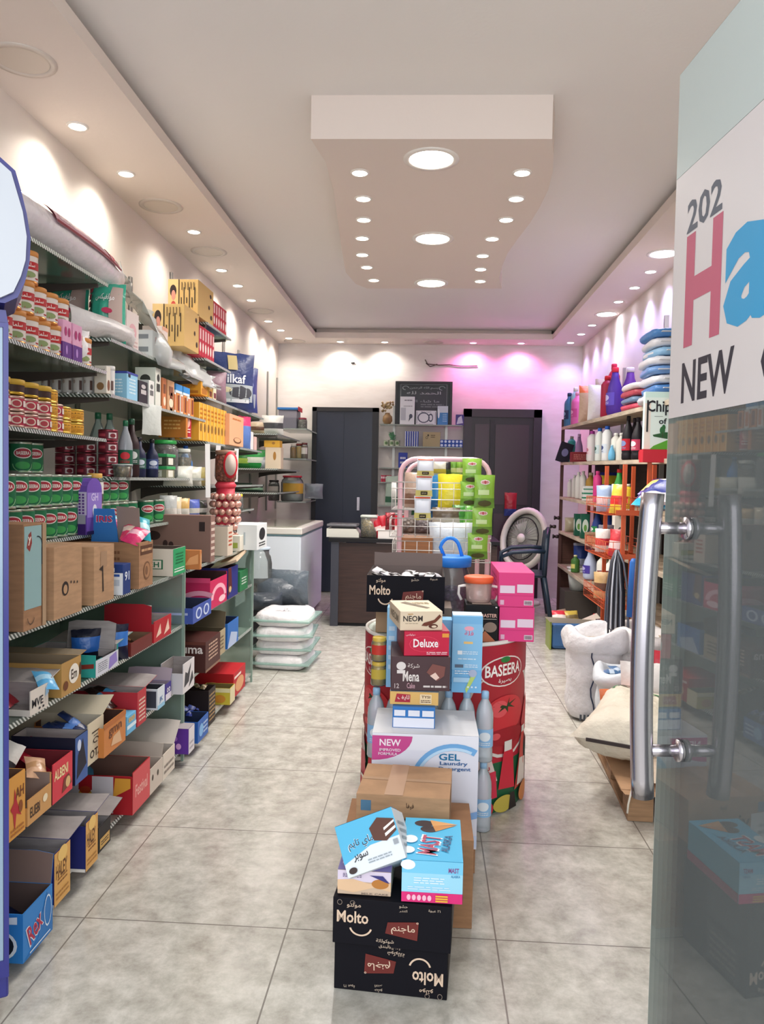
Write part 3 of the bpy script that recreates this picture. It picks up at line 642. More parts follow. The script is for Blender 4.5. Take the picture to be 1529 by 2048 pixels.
fill((X - .14, PY(X, Z, 42), 0), .2, .2, Z + .03, 6, '9a2430', 'c9505a', 'red chocolate packet', 'the white carton by the fridge', size=(.12, .04, .016), seed=3)
wrapper('5fb0e0', 'a9d8f2', 'crumpled light blue wrapper between the white and gold cartons', 'snack packet', (X - .02, PY(X, Z, 104), Z + .07), (.4, .2, .8), (.09, .06, .03))
LT(X, Z, 205, 232, 1262, .18, 'snack_carton', 'black carton standing open with a rounded grey flap behind the teal one', 'box', '15161c', lid=80, lidlen=.9, h=.06)
for i, (p, c1, c2, w) in enumerate([(228, '14182c', '2a66b8', 'black and blue'), (240, '1b2a55', 'dfe6f0', 'navy and white'), (250, '0f1430', '3b78c8', 'midnight blue')]):
    pouch('biscuit_bag', f'{w} foil biscuit bag standing behind the teal carton', 'snack bag', (X - .10 + .03*i, PY(X, Z, p), Z + .002), .1, .13, .05, c1, (.4, .75), c2, rz=.5, seed=i)
LT(X, Z, 262, 305, 1262, .20, 'snack_carton', 'low red and brown display carton of chocolate bars with a red upright panel', 'box', '6c2420', lid=88, lidlen=.5, lidcol=M('a81f2c', .4), h=.05, inner=KIN)
fill((X - .10, PY(X, Z, 262), 0), .14, .26, Z + .01, 6, '4a2a20', 'b98a5a', 'brown chocolate bar', 'the red and brown display carton', size=(.11, .035, .014), seed=8)
LB(X - .08, Z, 272, 304, 1245, .02, 'chocolate_box', 'white slim box with red capitals standing at the back of the red display carton', 'box', 'd9cfca', h=.12, rz=0,
   dec={'F': [('r', 0, 0, 1, 1, 'e4dcd8')], 'R': [('t', .35, .55, .55, .3, 'OBINGO', 'b3262e'), ('r', .66, .2, .95, .9, 'cfe0ec')]})
LT(X, Z, 308, 343, 1240, .18, 'chocolate_carton', 'bright red open carton of bars at the end of the nearer glass unit', 'box', 'b3202c', h=.085, hf=.9, dec={'R': [('p', [(.1, .2), (.35, .8), (.4, .3)], 'e8c7b4'), ('p', [(.55, .15), (.8, .85), (.88, .3)], 'e8c7b4')], 'F': [('r', .1, .1, .9, .9, '8c1822')]})
# ================= shelf B (z .352)
Z = .353
LT(X, Z, 175, 208, 1452, .34, 'snack_carton', 'large cream carton with a tall beige raised lid and black handwriting', 'box', 'd6cab0', lid=24, lidlen=.8, hf=.5, hr=1, jag=1, inner=M('c6bba4', .8),
   dec={'R': [('t', .5, .22, .7, .2, 'OTA', '2a2626'), ('a', .5, .52, .18, .07, 0, 300, .3, '2a2626'), ('r', .25, .72, .7, .75, '2a2626'), ('r', .35, .64, .6, .66, '2a2626')]})
LT(X + .03, Z, 150, 176, 1478, .20, 'chocolate_carton', 'navy open carton of blue chocolate packets with white script', 'box', '161a30', lid=None, hf=1,
   dec={'F': [('t', .75, .35, .35, .3, 'xot', 'c9cbe0'), ('t', .12, .72, .1, .2, '12', 'd8d8e6'), ('e', .3, .3, .08, .1, 'aab4d8')], 'R': [('r', 0, 0, 1, 1, '3d5d9c'), ('p', [(.1, .1), (.9, .3), (.6, .9), (.2, .6)], '14182c'), ('e', .3, .8, .15, .12, 'c9d4ec')]})
fill((X - .07, PY(X, Z, 152), 0), .14, .2, Z + .1, 4, '1c2c5c', '5a8ad8', 'blue chocolate packet', 'the navy carton', size=(.12, .05, .02), seed=11)
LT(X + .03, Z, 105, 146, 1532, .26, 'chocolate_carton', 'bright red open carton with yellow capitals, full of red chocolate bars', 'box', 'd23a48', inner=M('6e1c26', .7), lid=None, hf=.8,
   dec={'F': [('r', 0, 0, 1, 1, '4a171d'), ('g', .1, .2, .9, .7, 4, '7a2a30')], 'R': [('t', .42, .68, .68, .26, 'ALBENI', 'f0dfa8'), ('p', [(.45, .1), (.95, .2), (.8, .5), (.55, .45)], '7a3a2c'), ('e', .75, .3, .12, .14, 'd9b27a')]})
fill((X - .09, PY(X, Z, 108), 0), .16, .24, Z + .07, 7, 'b01c34', 'd2485a', 'glossy red chocolate bar', 'the carton with yellow capitals', size=(.15, .04, .018), seed=12)
LT(X + .03, Z, 55, 104, 1590, .22, 'snack_carton', 'open peach-coloured carton with torn corner and small black print near the fridge', 'box', 'c9965c', inner=M('8c7a72', .8), hf=.5, hr=.7, h=.10,
   dec={'R': [('t', .3, .45, .4, .4, 'ELIEBI', '3a2a22'), ('e', .72, .6, .1, .16, 'e9d9b8')]})
wrapper('e6e2dc', '2c2a30', 'white packet with black lettering leaning in the peach carton', 'snack packet', (X - .08, PY(X, Z, 62), Z + .13), (.9, .5, .4), (.15, .06, .03))
wrapper('e3b592', 'c99a70', 'peach wrapper pushed into the corner of the peach carton', 'snack packet', (X - .03, PY(X, Z, 92), Z + .1), (.4, .3, .7), (.09, .06, .03))
LT(X + .03, Z, 17, 52, 1562, .24, 'snack_carton', 'tall yellow orange carton with a red star burst beside the fridge post', 'box', 'd99a48', inner=M('7c5a44', .8), hf=.9,
   dec={'R': [('p', [(.1, .5), (.3, .58), (.35, .8), (.5, .55), (.75, .3), (.45, .38), (.35, .1), (.25, .4)], 'b32430'), ('t', .65, .7, .5, .18, 'AH', '6e3a1c'), ('e', .7, .45, .12, .1, '8a4a22'), ('g', .1, .04, .9, .18, 2, 'a8662c')]})
LT(X + .02, Z, 208, 252, 1452, .24, 'snack_carton', 'orange carton with torn brown opening and white chocolate print', 'box', 'c97f42', inner=M('4a2c24', .8), hf=.9,
   dec={'R': [('t', .5, .6, .6, .3, 'gmn', '6a3a20'), ('p', [(.3, .2), (.8, .1), (.7, .5), (.4, .45)], 'd9b088'), ('r', 0, .85, 1, 1, 'b56a34')]})
fill((X - .12, PY(X, Z, 212), 0), .2, .36, Z + .09, 5, '2d1c18', '4fa3dc', 'dark wrapped bar with blue end', 'the orange carton', size=(.13, .05, .03), seed=14)
LB(X + .01, Z, 254, 273, 1438, .10, 'snack_box', 'small light blue box printed with white waves behind the orange carton', 'box', '67b2de', h=.07, dec={'R': [('r', 0, .3, 1, .5, 'd8ecf6'), ('t', .5, .75, .7, .25, 'sson', 'e9b44a')]})
LT(X + .01, Z, 275, 293, 1392, .26, 'snack_carton', 'red carton with a broad grey tilted lid', 'box', 'b8303a', lid=6, lidlen=1.6, dec={'R': [('g', .15, .1, .85, .8, 6, 'e6c9b8')]}, h=.13)
LT(X + .01, Z, 315, 330, 1383, .10, 'snack_carton', 'small white and blue open carton with dark inside', 'box', 'd3dde6', inner=M('2c3038', .8), h=.085, dec={'R': [('t', .5, .4, .5, .3, 'JK', '5577a8'), ('r', 0, 0, 1, .2, '8cc0dc')], 'F': [('r', .3, .1, .95, .9, '3d4350')]})
LT(X, Z, 331, 343, 1362, .2, 'snack_carton', 'violet and white open carton last on its shelf in the nearer glass unit', 'box', '3c2f88', inner=M('a99aa6', .8), lid=60, lidlen=.8, h=.07, dec={'R': [('r', 0, 0, 1, .4, 'd9d6e4'), ('t', .5, .6, .6, .3, 'oo', 'e4e0ee')], 'F': [('r', .1, .1, .6, .4, '5a4ab0')]})
wrapper('8a3a78', 'c89ac0', 'small purple sweet lying in the violet and white carton', 'snack packet', (X - .12, PY(X, Z, 333), Z + .075), (.2, 0, .6), (.05, .025, .014))
# ================= shelf C (z .058)
Z = .059; X = LX + .05
LT(X, Z, 265, 300, 1548, .36, 'chocolate_carton', 'big red open carton with a white front and a gold medal print', 'box', 'a81c26', inner=M('6e5248', .85), hf=.92, h=.155, lid=None,
   dec={'F': [('r', .18, .03, .8, .98, 'cfc9d0'), ('r', .44, .62, .58, 1, 'a81c26'), ('e', .51, .5, .07, .18, 'd2a23e'), ('e', .51, .62, .06, .1, 'a83a20'), ('p', [(.8, .45), (.98, .7), (.98, .95), (.82, .95)], 'd99a3a'), ('g', .3, .12, .7, .2, 1, '8d8790')],
        'R': [('r', 0, 0, 1, 1, 'cf4f54'), ('t', .5, .5, .7, .3, 'Festival', 'e6a8a0')]})
for i, (p, s) in enumerate(((272, .03), (284, .05))):
    mb = MB(); mb.lathe([(.001, 0), (s, .004), (s*.9, .012), (.001, .02)], M('c9c4bc', .25, .6), n=14); tag(mb.build('foil_sweet', loc=(X - .12 - .1*i, PY(X, Z, p - 8), Z + .06)), f'{("small", "larger")[i]} silver foil round sweet inside the big red carton', 'sweet')
mb = MB(); mb.box(-.1, .1, 0, .14, 0, .055, KIN); tag(mb.build('inner_carton', loc=(X - .16, PY(X, Z, 268), Z + .004)), 'brown inner pad under the foil sweets in the big red carton', 'carton pad')
LT(X, Z, 300, 326, 1568, .34, 'snack_carton', 'pale perforated carton with a row of dark finger holes', 'box', 'c9beb2', h=.10, hf=.8, inner=M('b5aba0', .8), dec={'R': [('e', .2, .6, .06, .12, '4a4038'), ('e', .6, .6, .06, .12, '4a4038')]}, lid=70, lidlen=.4)
LT(X, Z, 326, 350, 1530, .38, 'snack_carton', 'white torn carton, last on the floor shelf of the nearer glass unit', 'box', 'd6cdc0', h=.105, hf=.5, lid=40, lidlen=.8, jag=1, inner=M('c2bab2', .8), dec={'R': [('g', .1, .15, .9, .6, 2, '8a8078')]})
wrapper('4a8cb4', '7ab4d0', 'blue wrapper lying behind the big red carton', 'snack packet', (X - .28, PY(X, Z, 302), Z + .11), (.2, .1, .4), (.16, .1, .04))
LT(X, Z, 197, 222, 1628, .34, 'snack_carton', 'black edged carton with a wide grey lid laid back', 'box', '1e1e1e', h=.085, lid=8, lidlen=1.3, dec={'R': [('r', .1, .1, .9, .5, 'c9a25c'), ('g', .2, .2, .8, .4, 2, '2c2a28')], 'F': [('r', 0, .0, 1, .6, '2c2a26')]})
for q, (p0, p1, yt, w) in enumerate(((171, 196, 1683, 'farther'), (108, 141, 1722, 'nearer'))):
    LT(X + .01, Z, p0, p1, yt + 6, .34, 'cake_carton', f'{w} of two navy and yellow cake cartons with grey lids on the floor shelf', 'box', '262a6a', h=.155, lid=8, lidlen=1.2, jag=1, hf=.93, group=None,
       dec={'R': [('r', 0, 0, 1, 1, 'd9a55c'), ('t', .45, .62, .7, .26, 'HALEY', '5a3418'), ('g', .2, .35, .8, .5, 2, '8a5a2c'), ('g', .1, .08, .9, .25, 2, 'b07c3c'), ('e', .5, .9, .3, .14, 'e8c070')],
            'F': [('r', .0, .08, .78, .92, 'd9962c'), ('t', .6, .4, .2, .14, 'TİME', '8a3a1c'), ('p', [(0, .1), (.35, .1), (.3, .3), (.1, .35), (0, .25)], '5a2a1c'), ('r', .0, .0, 1, .07, 'e8e2da')]})
LT(X + .03, Z - .03, 46, 106, 1842, .30, 'biscuit_carton', 'light blue open biscuit carton printed in red and white, beside the blue fridge post', 'box', '2f7fc8', h=.13, hf=1, inner=M('5d4a44', .85), lid=80, lidlen=.55, lidcol=M('7d665e', .85),
   dec={'R': [('p', [(0, 0), (1, 0), (1, .7), (.8, .95), (.62, .6), (.5, .2), (.3, .1)], '2a74ba'), ('t', .38, .5, .5, .5, 'Rex', 'e9ecf4', 20), ('t', .38, .5, .46, .44, 'Rex', 'b02c48', 20), ('a', .82, .55, .13, .34, 0, 360, .12, 'cfe2f2'), ('r', .2, .06, .9, .09, 'd8e8f6')],
        'F': [('e', .75, .35, .2, .33, 'dfeaf4'), ('e', .75, .35, .17, .28, '16202c'), ('p', [(.7, .78), (.95, .8), (.95, .95), (.72, .9)], 'dbe6ee')]})
fill((X - .12, PY(X, Z, 52), 0), .2, .22, Z + .02, 6, '1a2448', '3c5a9c', 'dark blue biscuit packet', 'the light blue biscuit carton', size=(.12, .045, .02), seed=21)
# ================= farther unit: shelf A
Z = .629; X = LX + .02
LT(X, Z, 420, 454, 1158, .34, 'chocolate_carton', 'pink red open carton with a wafer swirl and white lettering', 'box', 'c92a5c', h=.16, inner=M('3a1c1c', .8), hf=1, hr=.9,
   dec={'F': [('t', .3, .5, .3, .3, 'kat', 'f0dfe4'), ('a', .85, .0, .4, .6, 60, 180, .25, 'e8a0b4'), ('r', 0, .85, 1, 1, 'e04878')], 'R': [('a', .5, .3, .45, .5, 0, 180, .3, 'eeb0c0'), ('e', .7, .2, .2, .12, 'f2c8d0')]})
LT(X, Z, 456, 476, 1138, .30, 'chocolate_carton', 'navy and maroon carton with a raised blue board behind the pink one', 'box', '28307c', h=.17, inner=M('3a1c22', .8), dec={'R': [('p', [(0, .1), (.4, .3), (.3, 1), (0, 1)], '5a2426'), ('e', .2, .3, .12, .1, 'c9b07a')]})
LB(X, Z, 480, 496, 1160, .14, 'snack_box', 'green and white small box at the shelf end below the cream tray', 'box', '2c7a4c', h=.12, dec={'F': [('g', .1, .3, .9, .7, 3, 'cfe0d2')], 'R': [('g', .2, .3, .8, .7, 3, 'cfe0d2')]})
LB(X + .03, Z + .17, 476, 500, 1118, .16, 'open_flap_box', 'cream flap carton resting slanted above the green and white box', 'box', 'c9b49a', h=.015, rot=(.12, -.35, 0), dec={'T': [('e', .5, .4, .25, .2, '8a5a44')]})
LT(X + .03, Z, 386, 423, 1197, .24, 'biscuit_carton', 'blue biscuit carton with white oval prints in front of the pink carton', 'box', '4058a8', h=.075, hf=.95, inner=M('2a3350', .8),
   dec={'F': [('r', .05, .1, .6, .45, 'c4cfe4'), ('r', .05, .55, .9, .7, 'a7b6dc')], 'R': [('e', .3, .5, .16, .36, 'c8d8f2'), ('e', .3, .5, .1, .25, '4058a8'), ('e', .7, .5, .16, .36, 'c8d8f2'), ('e', .7, .5, .1, .25, '4058a8')]})
# shelf B of the farther unit
Z = .353
LT(X, Z, 455, 477, 1225, .34, 'biscuit_carton', 'bright blue carton with small white ring prints', 'box', '2468b8', h=.14, inner=M('16284c', .8), dec={'F': [('e', .72, .3, .04, .1, 'dfe8f4'), ('e', .82, .3, .04, .1, 'dfe8f4'), ('e', .3, .5, .06, .06, '6fa4dc')], 'R': [('p', [(0, 0), (.8, 0), (.9, .4), (.3, .6)], 'a9bcd8')]})
LT(X, Z, 432, 451, 1254, .22, 'snack_carton', 'olive beige carton with a dark picture and raised flaps', 'box', 'a99c7c', h=.13, inner=M('5c523e', .8), lid=75, lidlen=.5, dec={'F': [('r', .1, .25, .9, .8, '4a3c2c'), ('e', .35, .5, .15, .15, 'a08a5c'), ('e', .7, .5, .1, .18, 'c9b07a')], 'R': [('g', .2, .2, .8, .8, 4, '6b5c40')]})
LB(X + .03, Z, 411, 441, 1298, .26, 'cake_box', 'dark brown box with white lettering on its side and end', 'box', '4a2420', h=.15, dec={'F': [('t', .75, .72, .4, .2, 'uma', 'e6dcd8'), ('r', 0, .9, 1, 1, '6a3a30')], 'R': [('g', .2, .3, .8, .9, 5, 'c4a690'), ('r', 0, 0, 1, .08, '8a6a58')]})
LT(X + .04, Z, 366, 389, 1322, .10, 'snack_carton', 'white carton end with black splash lettering by the glass divider', 'box', 'd6d4d6', h=.13, hf=.7, dec={'R': [('p', [(.1, .2), (.5, .3), (.7, .9), (.4, .6), (.2, .7)], '33343c'), ('p', [(.5, .1), (.9, .3), (.8, .6)], '33343c')]})
LB(X - .1, Z, 462, 474, 1285, .14, 'snack_box', 'silver grey printed packet lying by the plastic bag near the flour sacks', 'box', '9aa0a6', h=.07, dec={'F': [('g', .1, .2, .9, .8, 4, 'c9ced4')]})
# shelf C of the farther unit
Z = .059
LB(X + .02, Z, 467, 491, 1310, .22, 'cake_box', 'red box with a round cake picture on the floor shelf', 'box', 'b81f28', h=.14, dec={'F': [('e', .45, .35, .28, .3, 'c08a58'), ('e', .45, .35, .16, .18, '8c4a24')], 'R': [('e', .5, .4, .35, .3, 'd9a070'), ('r', .05, .75, .6, .85, 'f0dcd4')]})
LT(X + .03, Z, 460, 470, 1368, .16, 'snack_carton', 'yellow green open carton in front of the red cake box', 'box', 'c9b83c', h=.09, inner=M('7a6a3c', .8), hf=1, dec={'F': [('r', 0, .75, 1, 1, 'e2dcb0'), ('e', .65, .35, .2, .25, 'c88a30')], 'R': [('r', 0, 0, 1, 1, 'd9d2a8')]})
LT(X + .02, Z, 417, 431, 1368, .26, 'chocolate_carton', 'black gold carton holding shiny wrapped chocolates', 'box', '1f1412', h=.18, hf=1, inner=M('2a1612', .8), dec={'F': [('t', .2, .25, .3, .16, 'UT', 'b9a08a')], 'R': [('g', .1, .1, .9, .9, 7, 'a88a5c')]})
for i in range(4): wrapper('7a6a4c', 'd9cfa8', f'gold and silver wrapped chocolate, {ORD[i]} along the rim of the black gold carton', 'sweet', (X - .03 - .04*i, PY(X, Z, 418) + .02*i, Z + .18), (.2, .1, .7*i), (.05, .03, .02), group='chocolates on the black gold carton', name='wrapped_chocolate')
LT(X + .04, Z, 396, 417, 1420, .20, 'chocolate_carton', 'blue open carton of blue wrapped sweets on the floor shelf', 'box', '2c62b4', h=.10, inner=M('1c2a4c', .8), dec={'R': [('e', .3, .5, .2, .3, '7fb4e4'), ('g', .5, .2, .9, .8, 3, 'b8d0ee')], 'F': [('e', .8, .3, .12, .3, '7fb4e4')]})
R = random.Random(4)
for i in range(9): wrapper(('2a3a8c', '6a7ac8', '3c4ca0')[i % 3], 'b4bce4', f'small blue foil sweet, {ORD[i]} counted from the front of the blue carton', 'sweet', (X - .02 - .14*R.random(), PY(X, Z, 398) + .02 + .018*i, Z + .09 + .008*R.random()), (R.random(), R.random(), R.random()*3), (.045, .03, .02), group='blue foil sweets in the blue carton', name='foil_sweet')
LB(X + .04, Z, 377, 389, 1462, .10, 'snack_box', 'purple box with a grey top and white end at the foot of the glass divider', 'box', '5c2f96', h=.115, dec={'F': [('e', .55, .3, .12, .12, 'd9a8e0'), ('e', .4, .6, .1, .1, '9a6ac8')], 'R': [('r', 0, 0, 1, 1, 'd9d6dc'), ('g', .15, .1, .85, .5, 2, 'a8a4b0')], 'T': [('r', 0, 0, 1, 1, 'a8a0a4')]})

# ================================================================== goods on the upper food shelves
LIDY = 'c9a23c'
def rowcans(X, Z, Y0, n, r, h, proto_args, label, group, gap=.002, y_dir=1, skip=0):
    """n tins side by side along the shelf edge"""
    out = []
    proto = None
    for i in range(n):
        loc = (X - r, Y0 + (2*r + gap)*i, Z + .001); lb = label.format(o=ORD[i])
        if proto is None: proto = can(*proto_args[:1], lb, 'tin', r, h, group=group, loc=loc, **proto_args[1]); out.append(proto)
        else: out.append(dup(proto, loc, 0, lb, group))
    return out
X = UP
# mushroom tins on 1.713: stepped stack
MUSH = dict(body='dcd2cb', top='d08a4a', face=-48, lid='cf8c4c', dec=[('r', 0, .42, 1, .72, 'b3282c'), ('t', .5, .57, .5, .2, 'سلمان', 'f3ece6'), ('e', .5, .22, .28, .12, '8a9a68'), ('p', [(.1, .05), (.5, .16), (.9, .05), (.9, .12), (.5, .1), (.1, .14)], 'a83a3c')])
Z = 1.713
p = can('mushroom_tin', 'mushroom tin', 'tin', .039, .103, group='orange-topped mushroom tins', **MUSH)
first = True
for row, (ya, n) in enumerate(((PY(X, Z, 26), 8), (PY(X, Z, 44), 5), (PY(X, Z, 52), 2))):
    for i in range(n):
        loc = (X - .045, ya + .081*i, Z + .001 + .105*row); lb = f'orange-topped white mushroom tin, {ORD[i]} from the fridge in the {("bottom", "middle", "top")[row]} row of the stepped stack'
        if first: p.location = loc; p['label'] = lb; first = False
        else: dup(p, loc, 0, lb)
# second file behind
for i in range(6): dup(p, (X - .13, PY(X, Z, 30) + .081*i, Z + .001), 0, f'orange-topped mushroom tin hidden in the rear file, {ORD[i]} from the fridge')
for i, (p0, p1) in enumerate(((126, 144), (146, 165))):
    LB(X, Z, p0, p1, 656, .07, 'tissue_box', f'pink and purple hygiene pack, {("beside the mushroom tins", "beside the plain white pack")[i]}', 'box', 'd9a0c0', h=.135,
       dec={'R': [('r', 0, 0, 1, .42, '5a2a80'), ('e', .3, .7, .14, .12, 'a8286a'), ('e', .7, .7, .14, .12, 'a8286a'), ('e', .4, .22, .1, .12, 'b48ad0')], 'F': [('r', 0, 0, 1, .42, '5a2a80'), ('e', .5, .7, .2, .12, 'a8286a')]}, group='pink and purple hygiene packs')
pouch('tissue_pack', 'plain white rounded tissue pack at the end of the mushroom tin shelf', 'tissue pack', (X - .06, PY(X, Z, 168) + .05, Z + .001), .12, .14, .1, 'e9e6e8', rz=.9)
# long wrapped bale on the top shelf
Z = 2.063; y0 = 2.02; y1 = 3.36
root = thing('wrapped_bale', 'long white plastic-wrapped bale of packs with a pink printed band, overhanging the top shelf', 'packaged bale', (X - .2, y0, Z))
mb = MB(); n = 16; vs = []; K = 24
R = random.Random(2)
for j in range(K + 1):
    t = j/K; s_ = .55 + .45*min(1, math.sin(math.pi*min(max(t, .03), .97))**.35*1.05)
    for i in range(n):
        a = 2*math.pi*i/n; ca, sa = math.cos(a), math.sin(a); q = .9
        x = .2*s_*math.copysign(abs(ca)**q, ca); z = .095 + .092*s_*math.copysign(abs(sa)**q, sa)
        vs.append((x*(1 + .02*R.uniform(-1, 1)), t*(y1 - y0), max(.002, z*(1 + .02*R.uniform(-1, 1)))))
fs = [(j*n + i, j*n + (i + 1) % n, (j + 1)*n + (i + 1) % n, (j + 1)*n + i) for j in range(K) for i in range(n)] + [tuple(range(n - 1, -1, -1)), tuple(K*n + i for i in range(n))]
mb.add(vs, fs, M('e3dde2', .25, kind='film'), True); mb.build('bale_wrap', root)
mb = MB()
def PB(u, v, l):
    a = math.radians(2 + 44*v); t = (.60 + u*.64)/(y1 - y0); s_ = .55 + .45*min(1, math.sin(math.pi*min(max(t, .03), .97))**.35*1.05)
    return (.2*s_*math.cos(a)**.9 + .006 + l, .60 + u*.64, .095 + .092*s_*math.sin(a)**.9 + .006 + l)
vs = [PB(i/10, j/4, 0) for j in range(5) for i in range(11)]
mb.add(vs, [(j*11 + i, j*11 + i + 1, j*11 + i + 12, j*11 + i + 11) for j in range(4) for i in range(10)], 'd9a9b4', True)
decals(mb, [('r', 0, .1, .28, .9, 'b8485c'), ('t', .15, .5, .2, .5, 'soft', 'f0dce0'), ('t', .52, .55, .3, .55, 'TISSUE', 'e9e4e6'), ('e', .8, .5, .06, .38, 'b82c44'), ('r', .9, .3, .98, .8, 'b8485c'), ('r', 0, 0, 1, .1, '8c2c3c')], PB, .64, .15, True)
mb.build('printed_band', root)
# green nappy packs and white bags on 1.853
Z = 1.854; Yn = 3.13
for i, (a, b, yt) in enumerate(((70, 156, 556), (160, 232, 556))):
    xa, xb = PX(Yn, 2, a), PX(Yn, 2, b); w = xb - xa; h = PZ(xa, Yn, yt) - Z
    pouch('nappy_pack', ('green nappy pack with a hand strap and a red round badge', 'green nappy pack with a column of small pictures')[i], 'nappy pack', ((xa + xb)/2, Yn + .1, Z), w*1.04, h, .17, '3cae92', rz=0, seed=i + 4,
          dec=[('r', .74, .3, .98, .92, 'b9a49c'), ('t', .62, .72, .45, .14, 'مولفيكس', 'f0eeee'), ('e', .7, .5, .12, .05, 'b82c54'), ('e', .72, .22, .26, .16, 'c42c50') if i == 0 else ('e', .6, .12, .3, .08, 'c42c50'), ('t', .72, .22, .3, .1, 'FIT', 'f0eef0')] +
              ([('r', .12, .6, .26, .92, 'c9e4da'), ('r', .15, .64, .23, .9, '3cae92')] if i == 0 else [('r', .04, .82 - .13*k, .2, .92 - .13*k, 'b8485c' if k < 3 else 'd9d0d0') for k in range(6)]))
pouch('bread_bag', 'soft white translucent bag of flat bread folded over the shelf edge', 'bag', (X - .05, PY(X, Z, 232) , Z + .001), .5, .095, .15, M('dcd8d8', .3, kind='film'), rz=1.45, dec=[('g', .35, .3, .6, .7, 3, '9a9a9e')])
LB(X - .03, Z, 240, 252, 600, .1, 'juice_carton', 'lime green and white carton standing past the nappy packs', 'carton', 'e0dcd4', h=.2, dec={'F': [('r', .0, .05, 1, .7, '6aa832'), ('r', .0, .8, 1, .9, '8cc050')], 'R': [('r', .5, .1, 1, .6, 'd8c0c0')]})
LB(X - .03, Z, 253, 278, 618, .1, 'tissue_box', 'pale pink tissue carton behind the lime green carton', 'box', 'dcd0cc', dec={'R': [('e', .5, .5, .3, .2, 'd9aab0'), ('g', .1, .1, .9, .3, 2, 'c9a8a8')]})
LB(X - .02, Z, 305, 322, 660, .1, 'medicine_box', 'white carton with small grey label blocks beside the clear sheet', 'box', 'e2e4e6', dec={'F': [('r', .3, .7, .8, .85, '8a8f96'), ('r', .3, .25, .8, .42, '8a8f96')], 'R': [('r', .3, .2, .6, .8, 'd9c0c4')]})
LB(X - .02, Z, 324, 336, 652, .1, 'medicine_box', 'cream and peach upright carton behind the clear plastic sheet', 'box', 'd8c8c0', dec={'R': [('r', 0, .9, 1, 1, 'd9a284')]})
# draped clear plastic sheet
mb = MB(); R = random.Random(9); ns, nt_ = 16, 10; ya, yb = PY(X, 1.9, 305), PY(X, 1.85, 425); vs = []
for j in range(nt_ + 1):
    for i in range(ns + 1):
        u, v = i/ns, j/nt_; top = 2.3 - .28*u**.8
        z = 1.82 + (top - 1.82)*v*(1 - .05*math.sin(9*u)); x = X + .03 + .05*math.sin(7*u + 3*v) + .03*R.uniform(-1, 1) - .2*v
        vs.append((x, ya + (yb - ya)*u + .02*R.uniform(-1, 1), z))
mb.add(vs, [(j*(ns + 1) + i, j*(ns + 1) + i + 1, (j + 1)*(ns + 1) + i + 1, (j + 1)*(ns + 1) + i) for j in range(nt_) for i in range(ns)], M('f4f6f4', .5, kind='clear'), True)
o = mb.build('plastic_sheet'); so = o.modifiers.new('thick', 'SOLIDIFY'); so.thickness = .001
tag(o, 'crumpled clear plastic sheet draped over cartons below the patterned boxes', 'plastic sheet')
# patterned boxes and red packs
for Z, p0, p1, yt, w in ((2.196, 396, 427, 598, 'upper'), (1.986, 368, 398, 645, 'lower')):
    LB(X, Z, p0, p1, yt, .17, 'biscuit_box', f'{w} of two beige boxes with dark vertical dashes and a small portrait print', 'box', 'c9a668', h=.2 if w == 'upper' else .22,
       dec={'F': [('r', 0, 0, .34, 1, 'd6b67c'), ('e', .17, .68, .11, .17, '2a1c1a'), ('e', .18, .56, .07, .14, 'c98a78'), ('e', .18, .2, .1, .2, 'b8443c'), ('r', .35, 0, .38, 1, '2a2018')] + [('r', .43 + .09*k, .1 + .12*(k % 3), .46 + .09*k, .5 + .14*((k*2) % 4), '2a2018') for k in range(6)] + [('r', .45 + .1*k, .7 + .04*(k % 2), .48 + .1*k, .92, '6a5436') for k in range(5)],
            'R': [('e', .8, .8, .06, .06, '3a2a20'), ('e', .7, .45, .05, .06, '3a2a20'), ('e', .85, .2, .06, .07, '3a2a20')]})
    ya = PY(X, Z, 427 if w == 'upper' else 399); pr = None
    for i in range(6):
        loc = (X - .05, ya + .01 + .052*i, Z + .001); lb = f'thin red wafer box, {ORD[i]} from the entrance beside the {w} patterned box'
        if pr is None: pr = carton('wafer_box', lb, 'box', loc, .09, .046, .16 if w == 'upper' else .17, C('b8283c'), {'F': [('r', .1, .1, .9, .4, 'e6cfc8')], 'R': [('e', .5, .3, .3, .16, 'e9dcd4'), ('r', .2, .55, .8, .9, 'e0b8b8')]}, group=f'red wafer boxes beside the {w} patterned box')
        else: dup(pr, loc, 0, lb)
# flat red and yellow tins on 1.443
Z = 1.444
pr = None
for row in range(2):
    for i in range(5):
        loc = (X - .045, PY(X, Z, 18) + .088*i, Z + .001 + .052*row); lb = f'flat red tuna tin, {ORD[i]} from the fridge in the {("lower", "upper")[row]} layer'
        if pr is None: pr = can('tuna_tin', lb, 'tin', .043, .05, 'b03048', top='c8a89c', face=-35, dec=[('e', .5, .5, .2, .4, 'd9c8b8'), ('e', .5, .5, .14, .28, 'a8404a'), ('r', .75, .2, .98, .8, 'e0d2cc'), ('g', .05, .3, .25, .7, 3, 'e6d6d0')], group='flat red tuna tins', loc=loc)
        else: dup(pr, loc, 0, lb)
for i in range(4):
    can('spread_tin', f'low yellow-lidded tin on top of the red tins, {ORD[i]} from the fridge', 'tin', .043, .045, '3a2420', top=LIDY, lid=LIDY, loc=(X - .045, PY(X, Z, 18) + .088*i, Z + .106), group='yellow-lidded tins on the red tins')
YT = dict(body='dca034', top='d9b454', face=-35, dec=[('r', 0, .46, 1, .5, '9a6a1c'), ('t', .5, .72, .6, .2, 'الكلزة', '4a3418'), ('g', .2, .1, .8, .4, 2, '9a6a1c')])
pr = None
